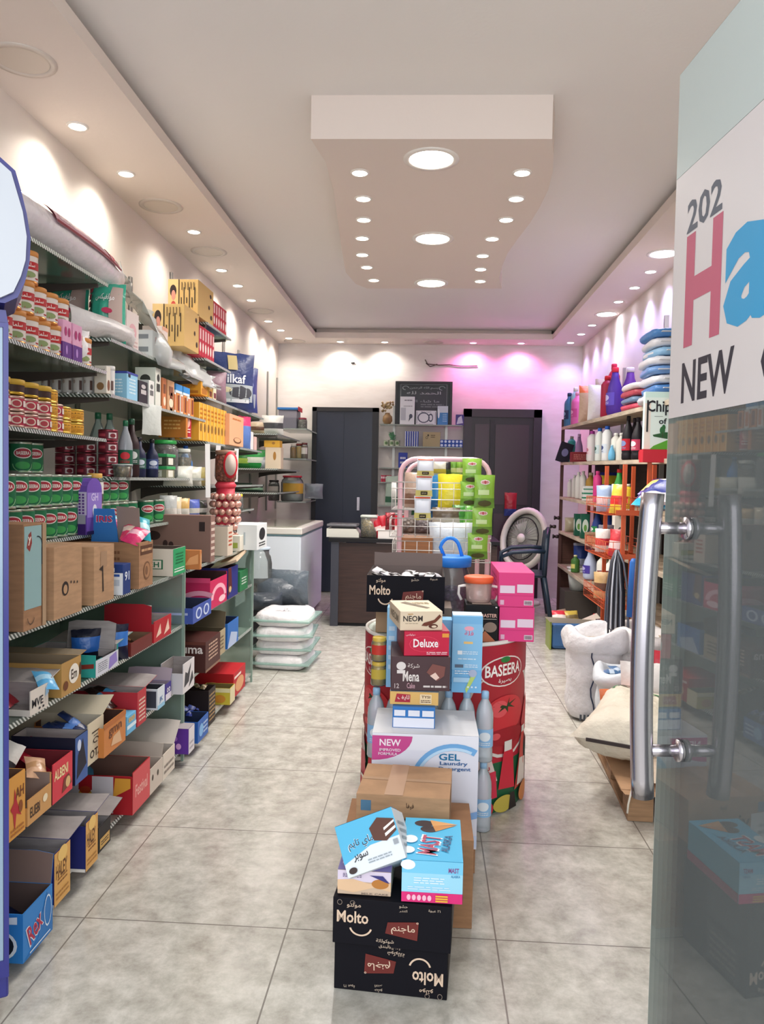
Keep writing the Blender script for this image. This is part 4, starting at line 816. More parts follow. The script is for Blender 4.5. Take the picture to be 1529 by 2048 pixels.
for p0, k, dz in ((110, 0, 3), (137, 0, 2), (163, 0, 2)):
    ys = PY(X, Z, p0)
    for j in range(dz):
        loc = (X - .057, ys + .012, Z + .001 + .05*j); lb = f'flat golden halva tin, {("bottom", "middle", "top")[j] if dz == 3 else ("lower", "upper")[j]} of the stack {("touching the red tins", "in the middle", "at the shelf end")[(110, 137, 163).index(p0)]}'
        if pr is None: pr = can('halva_tin', lb, 'tin', .056, .048, loc=loc, group='golden halva tins', **YT)
        else: dup(pr, loc, 0, lb)
pr = None
for i, (xo, yo) in enumerate(((-.17, 0), (-.17, .11), (-.16, .23))):
    loc = (X + xo, PY(X, Z, 90) + yo, Z + .001)
    for j in range(3 if i < 2 else 2):
        l2 = (loc[0], loc[1], loc[2] + .047*j); dup([o for o in COL.objects if o.name.startswith('halva_tin')][0], l2, 0, f'golden halva tin in the rear stack {ORD[i]} from the fridge, layer {ORD[j]} up')
# green vegetable tins on 1.070
GT = dict(body='1d6a45', top='b9c2b4', face=-50, badge='a82c3c', text='BASEERA', dec=[('e', .5, .2, .3, .14, '3c9a50'), ('r', -.42, .15, -.12, .85, 'b9cbc0'), ('a', .5, .25, .42, .3, 180, 360, .08, '8cc08a')])
Z = 1.071; yA = PY(X, Z, 20)
g = can('vegetable_tin', 'x', 'tin', .0385, .112, group='green vegetable tins', **GT); first = True
for row, n in ((0, 10), (1, 9), (2, 2)):
    for i in range(n):
        yy = yA + .079*i + (.04 if row == 1 else 0) if row < 2 else PY(X - .1, 1.3, 66) + .08*i
        loc = (X - .045 - (.1 if row == 2 else 0), yy, Z + .001 + .114*row); lb = f'green vegetable tin with a red badge, {ORD[i]} from the fridge in the {("bottom", "second", "top")[row]} row'
        if first: g.location = loc; g['label'] = lb; first = False
        else: dup(g, loc, 0, lb)
for i in range(8):
    dup(g, (X - .13, yA + .079*i, Z + .001), 0, f'green vegetable tin standing in the rear file, {ORD[i]} from the fridge')
    dup(g, (X - .13, yA + .079*i, Z + .115), 0, f'green vegetable tin in the rear file, upper layer, {ORD[i]} from the fridge')
for k, (pxc, rows) in enumerate(((226, 2), (243, 2), (262, 2), (280, 1), (312, 1), (334, 1))):
    for row in range(rows):
        dup(g, (X - .06, PY(X, 1.07, pxc) + .02, 1.07 + .113*row), 0, f'green vegetable tin behind the purple box, {ORD[k]} along, {("lower", "upper")[row]} layer')
# purple gift box with rounded top
yy = PY(X, Z, 163); root = thing('gift_box', 'tall purple gift box with an arched checked top and a silver spoon print', 'gift box', (X + .02, yy, Z + .001), rz=math.pi/2)
gw, gh = .135, .215
arch = [(0, 0), (.0, gh - .05)] + [(gw/2 - gw/2*math.cos(a*math.pi/8), gh - .05 + .05*math.sin(a*math.pi/8)) for a in range(1, 8)] + [(gw, gh - .05), (gw, 0)]
mb = MB(); mb.prism(arch, .06, '6a4ca8'); mb.build('box_body', root)
mb = MB()   # end face turned to the entrance
decals(mb, [('r', 0, .45, 1, .98, 'c9c0dc')] + [('r', .04 + .24*i, .48 + .07*j, .18 + .24*i, .52 + .07*j, '5a2e86') for i in range(4) for j in range(7)] + [('r', .0, .25, 1, .45, '9a98a8'), ('r', 0, 0, 1, .25, '3c1e6a')], lambda u, v, l: (-l, .06 - u*.06, v*(gh - .05)), .06, gh)
mb.build('checked_end', root)
mb = MB()
decals(mb, [('r', .02, .3, .98, .74, '8a74c4'), ('t', .5, .66, .45, .14, 'GH', 'c9bde4'), ('e', .5, .42, .14, .11, 'd9d8e4'), ('r', .46, .05, .54, .4, 'c9c8d8'), ('e', .72, .18, .2, .08, '5a9a48'), ('r', 0, 0, 1, .06, '2a1450')], lambda u, v, l: (u*gw, -l, v*gh), gw, gh)
mb.build('spoon_print', root)
for j in range(2):
    jar('honey_jar', f'small jar with a yellow lid next to the purple gift box, {("lower", "upper")[j]} one', 'jar', (X - .02, PY(X, 1.07, 199), Z + .001 + .118*j), .033, .115, 'c9a032' if j == 0 else '3c3a1c', M('d9a84c', .4), lbl='c9a83c' if j == 0 else 'd9d4cc', face=-45)
# white jars along the near end of 1.627
Z = 1.628; pr = None
for i in range(7):
    xx = PX(3.13, Z, 93 + 21*i) ; loc = (xx, 3.13, Z + .001); lb = f'tall white jar with a dark picture label, {ORD[i]} from the fridge'
    if pr is None:
        pr = can('milk_powder_jar', lb, 'jar', .0215, .115, 'dcdad8', top='e2e0de', face=-80, lid='e0dedc', dec=[('r', .72, .1, .95, .5, '6a5450'), ('e', .3, .45, .1, .08, 'b8a8a0')], group='white jars with picture labels', loc=loc)
    else: dup(pr, loc, 0, lb)
LB(X, Z, 213, 222, 738, .05, 'coffee_pack', 'small cream coffee carton ending the row of white jars', 'box', 'd6d0c4', h=.11, dec={'F': [('t', .5, .82, .7, .12, 'VAV', '4a4a44'), ('e', .5, .25, .3, .14, '8a6a48')], 'R': [('e', .5, .3, .3, .2, '7a4a30')]})
LB(X, Z, 254, 276, 752, .10, 'detergent_tub', 'square light blue tub with a dark blue lid', 'tub', '8fc4e0', h=.118, dec={'F': [('g', .2, .2, .8, .75, 5, 'd6ecf6'), ('r', 0, .92, 1, 1, '3c4a9c')], 'R': [('g', .2, .2, .8, .8, 5, 'd6ecf6'), ('r', 0, .92, 1, 1, '3c4a9c'), ('r', .1, .8, .3, .92, '26303c')], 'T': [('r', 0, 0, 1, 1, '3c4a9c')]})
for i, (a, b, yt, c1, c2, w) in enumerate(((278, 296, 760, '23232a', 'b8b4b4', 'black and silver soft pack of sweets'), (298, 309, 760, 'dcdcd8', '6a6a6a', 'white carton with grey print'), (311, 322, 735, 'd6d8ce', '3a3c38', 'pale green carton with a black crown mark'))):
    LB(X, Z, a, b, yt, .1, 'tea_box', w + ', in the row past the light blue tub', 'box', c1, dec={'F': [('e', .5, .7, .25, .12, c2), ('g', .15, .2, .85, .5, 3, c2)], 'R': [('e', .5, .75, .25, .1, c2), ('r', .2, .4, .8, .6, c2)]})
LB(X - .1, Z, 250, 268, 725, .08, 'tea_box', 'small olive tea box lying behind the light blue tub', 'box', 'c6c8a8', h=.14, dec={'F': [('r', .4, .5, .9, .9, '4a5a3a')], 'R': [('g', .1, .1, .9, .9, 3, '5a6a48')]})
LB(X - .1, Z, 285, 300, 730, .08, 'tea_box', 'small grey tea box at the rear beneath the glass shelf', 'box', 'b8bab4', h=.14, dec={'R': [('e', .5, .5, .3, .3, '4a4c48')]})
for i, (a, b, c1) in enumerate(((325, 333, 'c8794a'), (335, 349, 'c4956c'))):
    LB(X, Z, a, b, 772 + 6*i, .09, 'spice_box', f'{("orange", "tan")[i]} spice carton with a small picture', 'box', c1, h=.15, dec={'R': [('r', .2, .5, .8, .8, '7a4c30'), ('e', .5, .25, .3, .15, 'e6d2b8')]})
for i in range(7):
    LB(X, Z, 340 + 7*i, 346 + 7*i, 800, .12, 'stock_cube_box', f'narrow orange and white stock box, {ORD[i]} along the shelf end', 'box', ('d98a48', 'd8d0c8')[i % 2], h=.1, dec={'R': [('r', .2, .1, .8, .9, ('7a3a20', 'c8703a')[i % 2])]}, group='narrow stock boxes')
for i in range(2):
    LB(X, Z + .101, 352 + 15*i, 365 + 15*i, 790, .1, 'cheese_box', f'light blue and white round-edged cheese pack, {ORD[i]} on the stock boxes', 'box', 'cfe0ea', h=.045, dec={'R': [('r', 0, .3, 1, 1, '2f86c8')], 'F': [('r', 0, .3, 1, 1, '2f86c8')]}, group='blue cheese packs on the stock boxes')
# hanging paper bag at the shelf corner
pouch('price_bag', 'pale grey paper bag hanging from the shelf corner over the dark bottle', 'bag', (X + .01, PY(X, 1.6, 300), 1.49), .12, .14, .02, 'c9cdc8', rz=1.1, seed=6, dec=[('g', .4, .5, .8, .8, 2, 'c9a0a0')])
# maroon tins: three columns, three layers at the near end of 1.289
Z = 1.290; pr = None
for row in range(4):
    for i in range(3):
        if row == 3 and i != 2: continue
        for rear in range(1):
            loc = (PX(3.16, Z, 128 + 43*i), 3.17, Z + .001 + .05*row); lb = f'dark red tomato paste tin, {ORD[i]} column from the fridge, {ORD[row]} layer up'
            if pr is None: pr = can('tomato_paste_tin', lb, 'tin', .040, .048, '6a1a2c', top='8a3c48', face=-70, dec=[('r', .55, .1, .95, .85, 'd4c8c8'), ('e', .75, .45, .14, .3, '7a2a34'), ('r', .05, .3, .4, .7, 'a8404e')], group='dark red tomato paste tins', loc=loc)
            else: dup(pr, loc, 0, lb)
PET = M('bcd0cc', .32, kind='clear')
for i, (px, y) in enumerate(((196, 3.36), (219, 3.40))):
    bottle('water_bottle', f'clear ribbed bottle with a green cap behind the tomato paste tins, {("nearer the golden tins", "nearer the vinegar bottle")[i]}', 'bottle', (PX(y, 1.4, px), y, Z + .001), .04, .285, PET, M('1f6a48', .4), 'soda', group=None)
tub = thing('dates_tub', 'clear tub of brown dried snacks under the green-capped clear bottle', 'tub', (PX(3.14, Z, 243), 3.15, Z + .001))
mb = MB(); mb.lathe([(.036, 0), (.042, .05)], CLEAR, n=4, T=Matrix.Rotation(math.pi/4, 4, 'Z')); mb.build('tub_body', tub); mb = MB(); mb.lathe([(.033, .002), (.038, .044)], M('b89a6c', .7, kind='mixed'), n=4, T=Matrix.Rotation(math.pi/4, 4, 'Z')); mb.build('tub_contents', tub)
mb = MB(); mb.lathe([(.045, .05), (.045, .055)], M('c4ccc8', .3), n=4, T=Matrix.Rotation(math.pi/4, 4, 'Z')); mb.build('lid', tub)
bottle('vinegar_bottle', 'clear vinegar bottle with a green cap and a red and green label', 'bottle', (PX(3.25, Z, 247), 3.27, Z + .001), .031, .245, M('c4ccd4', .5, kind='clear'), M('1f6a48', .4), 'soda', lbl='1f5a44', lbl2='c8323c', face=-70)
bottle('syrup_bottle', 'tall dark brown syrup bottle with a dark green cap', 'bottle', (X - .03, PY(X, Z, 276), Z + .001), .034, .262, '2a1416', M('1c4a34', .4), 'sauce', lbl='26483c', lbl2='c9ccc8', face=-60)
for i, px in enumerate((291, 303, 316)):
    bottle('soy_sauce_bottle', f'short navy bottle with a black cap, {ORD[i]} past the tall syrup bottle', 'bottle', (X - .03 - (.03 if i == 1 else 0), PY(X, Z, px), Z + .001), .03, .185, '1c2240', M('16161a', .4), 'sauce', lbl='3a4a78' if i else '2c5a4c', lbl2='c4ccd8', face=-55)
for j in range(2):
    r2 = thing('pickle_tub', f'low tub with a green lid, {("lower", "upper")[j]} of the two stacked', 'tub', (X - .07, PY(X, Z, 345), Z + .001 + .062*j))
    mb = MB(); mb.box(-.06, .06, -.06, .06, 0, .042, M('8a8a72' if j == 0 else '3c4438', .4)); mb.build('tub_body', r2); mb = MB(); mb.box(-.065, .065, -.065, .065, .042, .058, M('2f9a58', .4)); mb.build('lid', r2, bevel=.003)
    mb = MB(); decals(mb, [('r', .2, .1, .8, .9, 'd4d4c8'), ('g', .3, .2, .7, .7, 2, '7a7a70')], lambda u, v, l: ((u - .5)*.12, -.06 - l, v*.042), .12, .04); decals(mb, [('r', .2, .1, .8, .9, 'd4d4c8')], lambda u, v, l: (.06 + l, (u - .5)*.12, v*.042), .12, .04); mb.build('paper_label', r2)
jar('pickle_jar', 'large clear jar of dark pickles with a flat green lid, behind the two tubs', 'jar', (X - .12, PY(X, Z, 372), Z + .001), .075, .2, M('5a2a20', .5, kind='mixed'), M('2fa04c', .35), fillh=.85)
jar('pasta_jar', 'clear jar with brownish contents at the end of the dark bottle shelf', 'jar', (X - .05, PY(X, Z, 384), Z + .001), .045, .16, M('a8906c', .6, kind='mixed'), M('c4c8c0', .4), fillh=.7)
# ---- stretch past the second rail: shelves 1.765, 1.505, 1.245
Z = 1.766
for i, (a, b, yt, c1, c2, w) in enumerate(((402, 416, 762, 'd2942c', 'a8681c', 'deep yellow'), (418, 425, 768, 'dca84c', '7a3a20', 'golden'), (427, 433, 772, 'e2d4b4', '6a2434', 'cream and maroon'))):
    LB(X, Z, a, b, yt, .16, 'coffee_box', f'{w} upright coffee box on the shelf below the red wafer boxes', 'box', c1, dec={'F': [('r', .1, .1, .9, .3, c2), ('g', .2, .5, .8, .8, 3, c2)], 'R': [('r', .15, .1, .85, .5, c2), ('e', .5, .75, .3, .12, 'e9dcc0')]})
pouch('lentil_bag', 'clear bag of mauve dried beans slumped beside the coffee boxes', 'bag', (X - .07, PY(X, Z, 446), Z + .001), .2, .2, .12, M('8a6c78', .45, kind='film'), rz=.7, seed=5)
pouch('milk_powder_bag', 'big blue foil milk powder bag with a cow picture and white script', 'bag', (X - .05, PY(X, Z, 474), Z + .001), .34, .37, .12, '2b3a6c', rz=.5, seed=8,
      dec=[('r', .42, .68, .62, .95, 'b9a878'), ('t', .5, .52, .6, .16, 'Milkaf', 'dfe4ec'), ('r', .02, .12, .98, .42, 'a8b0b4'), ('e', .7, .28, .26, .12, '4a4c54'), ('e', .3, .32, .2, .06, 'e6ddb8'), ('r', .2, .1, .9, .16, 'dfe4ea')])
pouch('milk_powder_bag', 'second darker blue foil bag half hidden behind the big milk powder bag', 'bag', (X - .04, PY(X, Z, 494), Z + .001), .26, .32, .1, '39427c', rz=.7, seed=9, dec=[('r', .1, .1, .9, .4, '9aa0ac'), ('e', .5, .6, .3, .14, '8890b8')])
Z = 1.506
LB(X, Z, 372, 376, 838, .15, 'tea_carton', 'ochre tea carton with a red square stamp on the shelf near the clear jar', 'box', 'b8702c', h=.2, dec={'F': [('r', .35, .7, .65, .88, 'b8322c'), ('g', .2, .2, .8, .5, 3, 'e0a860')]})
can('crisps_tube', 'red printed crisps tube standing before the yellow boxes', 'tube', .032, .215, 'b02434', top='d8d0c8', face=-60, dec=[('e', .5, .7, .3, .14, 'e0c8c0'), ('e', .5, .4, .3, .16, 'e8b0a0'), ('g', .2, .1, .8, .25, 2, 'f0e0dc')], loc=(X - .04, PY(X, Z, 385), Z + .001))
pr = None
for i in range(8):
    a = PY(X, Z, 398) + .075*i
    loc = (X - .07, a, Z + .001); lb = f'tall yellow cereal box, {ORD[i]} along from the red crisps tube'
    if pr is None: pr = carton('cereal_box', lb, 'box', loc, .14, .068, .215, C('dfa032'), {'F': [('r', .05, .7, .5, .95, 'c88424'), ('g', .15, .2, .6, .5, 3, 'a8681c')], 'R': [('r', 0, 0, .12, 1, 'f0cf80'), ('e', .55, .35, .25, .12, '7a5a28'), ('g', .3, .55, .9, .9, 3, 'b8741c')]}, group='tall yellow cereal boxes')
    else: dup(pr, loc, 0, lb)
LB(X + .03, Z, 459, 487, 858, .20, 'cereal_box', 'peach carton with a faint heart and small brown oval, facing the aisle', 'box', 'd9a27c', h=.20, rz=0, dec={'F': [('e', .55, .18, .28, .1, '6a4a30'), ('e', .55, .2, .22, .07, 'd9a27c'), ('g', .2, .82, .8, .92, 1, 'b8703c')], 'R': [('e', .55, .18, .28, .1, '6a4a30'), ('e', .55, .2, .22, .07, 'd9a27c'), ('g', .2, .82, .8, .92, 1, 'b8703c')]})
pouch('chips_bag', 'blue and pink crinkled bag folded behind the peach carton', 'snack bag', (X - .02, PY(X, Z, 494), Z + .001), .16, .23, .06, '5a7ab8', (.7, .95), 'd83a6a', rz=1.2, seed=12)
LB(X, Z, 497, 507, 912, .12, 'medicine_box', 'small white box with a grey panel after the peach carton', 'box', 'e0dedc', h=.13, dec={'F': [('r', .4, .3, .6, .75, '5a5a5e')]})
LB(X, Z, 509, 514, 875, .1, 'medicine_box', 'small pinkish box beside the white box with the grey panel', 'box', 'd8b8b0', h=.1)
Z = 1.246
for i, (px, c) in enumerate(((372, 'c9c9c0'), (392, 'bcbcb0'), (404, 'c4b878'))):
    pouch('sugar_bag', f'{("small clear", "round clear", "yellowish clear")[i]} bag of dry goods on the shelf under the pickle jar', 'bag', (X - .06, PY(X, 1.25, px + 6), Z + (.0 if px > 395 else .0)), .16, .11, .1, M(c, .4, kind='film'), rz=.4 + .3*i, seed=20 + i)
bottle('water_bottle', 'bright blue bottle between white shelf straps', 'bottle', (X - .1, PY(X, Z, 405), Z + .001), .04, .23, M('2a78c8', .3), M('1c58a8', .4), 'soda')
for i, (px, z0, z1, tl) in enumerate(((407, 1.18, 1.49, -.02), (424, 1.3, 1.49, .05), (463, 1.27, 1.49, .02))):
    mb = MB(); mb.prism([(-.014, 0), (.014, 0), (.014, z1 - z0), (-.014, z1 - z0)], .002, 'e4e4e4'); tag(mb.build('price_strip', loc=(X + .03, PY(X, 1.4, px), z0), rot=(0, tl, .5)), f'white hanging plastic strip, {("longest, under the yellow boxes", "middle one beside the blue bottle", "narrow one under the peach carton")[i]}', 'strip')
# column of chocolate balls with a red ribbon card
xx, yy = X + .10, PY(X + .10, 1.1, 451)
root = thing('chocolate_ball_dispenser', 'round red stand with a clear tub top and an oval card, ringed by chocolate balls', 'display stand', (xx, yy, .872))
mb = MB(); mb.lathe([(.07, 0), (.07, .02), (.055, .025), (.055, .36)], 'a8283a', n=18); mb.build('stand_column', root)
mb = MB(); mb.lathe([(.055, .36), (.064, .38), (.05, .40)], 'c23848', n=18); mb.build('red_collar', root)
mb = MB(); mb.lathe([(.05, .40), (.062, .42), (.062, .55), (.055, .56)], M('9a5a48', .5, kind='mixed'), n=18); mb.build('tub_top', root); mb = MB(); mb.lathe([(.06, .56), (.062, .585), (.001, .59)], M('8a6a5a', .4), n=18); mb.build('lid', root)
T = Matrix.Translation((.045, -.065, .50)) @ Matrix.Rotation(.5, 4, 'Z') @ Matrix.Rotation(math.pi/2, 4, 'X')
mb = MB(); mb.lathe([(.042, -.003), (.042, .003)], 'c22030', n=20, T=T, sy=1.9); mb.lathe([(.033, -.0045), (.033, .0045)], 'b8a8a0', n=20, T=T, sy=1.9); mb.build('oval_card', root)
ballp = None
for lv in range(7):
    for a in range(12):
        ang = math.radians(a*30 + 15*(lv % 2)) - math.pi
        if not (-2.9 < ang < .9): continue
        loc = (xx + .076*math.cos(ang), yy + .076*math.sin(ang), .915 + .045*lv); gr = f'chocolate balls in ring {ORD[lv]} of the red stand'
        lb = f'gold foil chocolate ball on the red stand, ring {ORD[lv]} from the bottom'
        if ballp is None:
            mb = MB(); mb.lathe([(.001, -.021), (.0145, -.015), (.021, 0), (.0145, .015), (.001, .021)], M(('c9988a'), .3, .4), n=12); ballp = mb.build('chocolate_ball', loc=loc); tag(ballp, lb, 'chocolate', gr)
        else:
            o = ballp.copy(); COL.objects.link(o); o.location = loc; o['label'] = lb; o['group'] = gr
jar('sweets_jar', 'clear jar of brown sweets with a bright yellow lid behind the ball stand', 'jar', (X - .02, PY(X, 1.1, 481), 1.069), .04, .115, M('8a7a6c', .5, kind='mixed'), M('e0cc3c', .4))
for i, (px, c, w) in enumerate(((352, 'b8bab8', 'grey clear'), (362, 'd8c8a8', 'cream upright'), (380, 'c4a060', 'tan pointed'), (402, '5a6ab8', 'blue and pink'), (418, '40443c', 'dark grey'))):
    pouch('spice_bag', f'{w} spice bag on the shelf above the coffee carton', 'bag', (X - .04, PY(X, 1.07, px), 1.069), .09, .13 - .01*i, .05, c, (.2, .5), 'd0ccc4', rz=.5 + .2*i, seed=30 + i)
# ---- far shelves towards the corner
Zs = [PZ(UP, 6.75, 868), PZ(UP, 6.75, 938), PZ(UP, 6.75, 986)]
for i, (z, px, w, h, c1, c2, nm) in enumerate(((Zs[0], 512, .2, .11, 'b8a48a', '6a4a3a', 'beige and brown layered'), (Zs[0], 545, .2, .17, 'd8d8d4', '4a4c50', 'white upright'), (Zs[1], 484, .3, .15, '2c7a34', '9ab84c', 'olive green'), (Zs[1], 512, .3, .17, '2fa04c', 'dfe6d8', 'bright green'), (Zs[1], 535, .2, .13, 'b8bcc8', 'd8dce4', 'grey clear'), (Zs[2], 480, .22, .08, '26382c', '9ab4a0', 'dark green'), (Zs[2], 505, .2, .07, '1e2a24', '7a9a80', 'blackish green'))):
    pouch('rice_bag', f'{nm} grocery bag on the far food shelves beside the freezer', 'bag', (PX(6.85, z, px), 6.86, z + .001), w, h, .1, c1, (.3, .6), c2, seed=40 + i)
for i, (px, z, w, h, c, nm) in enumerate(((547, Zs[1] + .0, .14, .19, 'd8c8b0', 'cream'), (545, Zs[1] + .191, .14, .07, 'd9a840', 'yellow'))):
    carton('biscuit_box', f'{nm} carton stacked at the end of the green bag shelf', 'box', (PX(6.8, z, px), 6.78, z + .001), w, .12, h if i == 0 else .06, C(c), {'F': [('e', .6, .6, .1, .2, 'a87a3c')]})
zc = [PZ(-1.4, 8.0, y) for y in (857, 917, 1003)]
r2 = thing('storage_tub', 'pale translucent tub with a blue and red lid on the top corner shelf', 'tub', (PX(8.05, zc[0], 574), 8.2, zc[0] + .001))
mb = MB(); mb.box(-.1, .1, -.12, .12, 0, .2, M('a9a8b8', .5, kind='clear')); mb.build('tub_body', r2, bevel=.01); mb = MB(); mb.box(-.11, .11, -.13, .13, .2, .225, '3a7ac0'); mb.build('lid', r2, bevel=.004)
mb = MB(); mb.box(.111, .118, -.12, .12, .19, .235, 'c03040'); mb.build('clip', r2)
mb = MB(); mb.box(-.085, .085, -.1, .1, .003, .12, M('9a98a4', .6, kind='mixed')); mb.build('tub_contents', r2)
jar('grain_jar', 'small clear jar with a dark red lid beside the blue-lidded tub', 'jar', (PX(8.05, zc[0], 603), 8.12, zc[0] + .001), .05, .12, M('b8a8a0', .6, kind='mixed'), M('8a3040', .4))
for i, (px, c, l) in enumerate(((585, 'c08a2c', 'd0c8c0'), (596, 'd0a840', '7a2a24'), (607, '8a6a50', '6a3030'))):
    jar('honey_jar', f'honey-coloured jar on the middle corner shelf, {ORD[i]} from the wall', 'jar', (PX(8.05, zc[1], px), 8.12, zc[1] + .001), .036, .15 + .01*i, c, M(l, .4), lbl='d8d4cc' if i == 2 else None)
jar('pickle_jar', 'big pale jar with a dome red lid above the freezer corner', 'jar', (PX(7.95, zc[2], 578), 8.14, zc[2] + .001), .12, .27, M('b8bab8', .5), M('b82c3c', .4), lbl='c8a040', face=-70)
jar('pickle_jar', 'smaller brown jar with a dark lid left of the big red-lidded jar', 'jar', (PX(7.95, zc[2], 541), 8.13, zc[2] + .001), .06, .22, M('6a4a3c', .5, kind='mixed'), M('2a2424', .4), lbl='d8d0c8')
pouch('plastic_bag', 'bluish clear knotted bag bulging out beside the red-lidded jar', 'bag', (PX(7.95, zc[2], 622), 8.15, zc[2] + .03), .2, .16, .14, M('aab4c0', .4, kind='clear'), seed=50)
# ================================================================== chest freezer and floor goods beside it
fx0, fx1, fy0, fy1 = -1.66, -1.085, 6.6, 7.95
root = thing('chest_freezer', 'white chest freezer with a sliding glass top beside the counter', 'freezer', (0, 0, 0))
FW = M('dbe5ee', .35)
mb = MB(); mb.box(fx0, fx1, fy0, fy1, .03, .80, FW); mb.build('freezer_body', root, bevel=.012)
mb = MB(); mb.box(fx0, fx1 + .004, fy0 - .004, fy1, .80, .812, M('5d7d86', .4)); mb.build('seal_strip', root)
mb = MB(); mb.box(fx0 - .005, fx1 + .01, fy0 - .01, fy1, .812, .87, M('dad9d2', .35)); mb.build('lid_frame', root, bevel=.01)
mb = MB(); mb.box(fx0 + .06, fx1 - .06, fy0 + .06, fy1 - .06, .872, .875, M('b4b8a6', .1)); mb.build('glass_lid', root)
mb = MB(); mb.box(fx0 + .03, fx1 - .03, fy0 + .03, fy1 - .03, .0, .03, DARK); mb.build('plinth', root)
# flour sacks, four high
for i in range(4):
    w, d, h = .37, .42, .09; yb = 5.10 + .02*(i % 2)
    root = thing('flour_sack', f'white flour sack in clear green-tinted wrap, {("bottom of", "second up in", "third up in", "top of")[i]} the stack of four', 'sack', (-.985 + .012*((i*7) % 3), yb, .002 + .096*i), rz=.06*((i % 3) - 1))
    mb = MB(); mb.cushion(w, d, .094, M('efedee', .5, kind='fabric'), seed=i); mb.build('sack_body', root, loc=(0, d/2, 0))
    mb = MB(); mb.box(-w/2 - .022, w/2 + .03, -.014, d + .014, .034, .05, M('bfe3d8', .4, kind='clear')); mb.build('clear_wrap', root, bevel=.006)
    if i == 3:
        mb = MB(); P = lambda u, v, l: ((u - .5)*.28, .05 + v*.3, .097 + l - .012*(2*u - 1)**2)
        decals(mb, [('a', .6, .62, .2, .24, 0, 360, .07, '3c3a3e'), ('t', .45, .25, .7, .13, 'مطحنة', '3c3a3e'), ('t', .6, .62, .2, .12, 'دقيق', '3c3a3e'), ('r', .1, .05, .9, .08, '4a484c')], P, .28, .3); mb.build('printed_design', root)
jar('nut_jar', 'tall clear jar of walnuts with a pale lid behind the flour sacks', 'jar', (-1.31, 5.95, .3), .105, .46, M('6a5240', .7, kind='mixed'), M('c4d4e0', .4), fillh=.4)
mb = MB(); mb.box(-.16, .34, -.16, .16, 0, .299, M('26262a', .6)); tag(mb.build('storage_crate', loc=(-1.31, 5.95, 0), bevel=.01), 'black crate carrying the walnut jar beside the freezer', 'crate')
for i, (x, y, z, w, h, rz, c) in enumerate(((-1.14, 5.92, .30, .42, .22, .2, '4e5760'), (-1.08, 5.98, .32, .36, .26, -.3, '5f6a74'), (-1.22, 5.78, .29, .3, .14, .5, '3e464e'))):
    pouch('plastic_bag', f'{("dark grey", "slate grey", "blackish")[i]} bunched carrier bag heaped against the freezer front', 'bag', (x, y, z), w, h, .2, M(c, .3, kind='film'), rz=rz, seed=60 + i)
# ================================================================== counter and what is on it
cx0, cx1, cy = -.84, .62, 6.74
WD = M('3c2620', .45, kind='wood')
root = thing('shop_counter', 'dark brown wooden sales counter with a black top before the back wall shelves', 'counter', (0, 0, 0))
mb = MB(); mb.box(cx0 + .07, cx1, cy + .02, cy + .05, .03, .74, WD); mb.build('front_panel', root)
mb = MB(); mb.box(cx0, cx0 + .07, cy, cy + .6, .0, .75, M('3a3c46', .35)); mb.build('side_panel', root)
mb = MB(); mb.box(cx1 - .03, cx1, cy + .05, cy + .6, 0, .74, WD); mb.build('side_panel', root)
mb = MB(); mb.box(cx0 - .02, cx1 + .02, cy - .02, cy + .62, .75, .785, DARK); mb.build('counter_top', root, bevel=.003)
mb = MB(); mb.box(cx0 + .07, cx1, cy + .03, cy + .06, 0, .03, DARK); mb.build('plinth', root)
root = thing('weighing_scale', 'white shop scale with a flat dark weighing plate on the counter', 'scale', (PX(6.85, .8, 686), 6.9, .786))
mb = MB(); mb.prism([(-.14, 0), (.15, 0), (.15, .035), (.12, .075), (-.14, .075)], .26, M('d6d6cc', .4), T=Matrix.Translation((0, -.1, 0))); mb.build('scale_body', root)
mb = MB(); mb.box(-.1, .1, -.06, .12, .075, .095, M('3c3c40', .5)); mb.build('plate_support', root); mb = MB(); mb.box(-.14, .13, -.1, .16, .095, .115, M('77767a', .3, .6)); mb.build('weighing_plate', root, bevel=.004)
jar('snack_jar', 'square clear jar of golden snack sticks on the counter', 'jar', (PX(6.8, .8, 738), 6.86, .786), .1, .20, M('b8923c', .6, kind='mixed'), M('c8d0c8', .4), sq=True, fillh=.86)
bx = PX(6.8, .8, 782); root = thing('plastic_basket', 'white rectangular basket holding red packets on the counter', 'basket', (bx, 6.82, .786))
mb = MB(); mb.box(-.11, .11, -.08, -.075, 0, .08, 'ddd8d4'); mb.box(-.11, .11, .075, .08, 0, .08, 'ddd8d4'); mb.box(-.11, -.105, -.075, .075, 0, .08, 'ddd8d4'); mb.box(.105, .11, -.075, .075, 0, .08, 'ddd8d4'); mb.box(-.105, .105, -.075, .075, 0, .005, 'ddd8d4'); mb.build('basket_body', root)
mb = MB(); mb.box(-.118, .118, -.088, -.078, .075, .088, 'e6e2de'); mb.box(-.118, .118, .078, .088, .075, .088, 'e6e2de'); mb.build('basket_rim', root)
for i in range(5):
    pouch('red_packet', f'red snack packet standing in the white counter basket, {ORD[i]} along', 'snack packet', (bx - .09 + .045*i, 6.80 + .015*(i % 2), .80), .075, .19, .03, 'b81f30', (.3, .5), 'e6c8c4', rz=-.3 + .2*i, rot=(0, -.35 + .16*i, .2*i), seed=70 + i, group='red packets in the white basket')
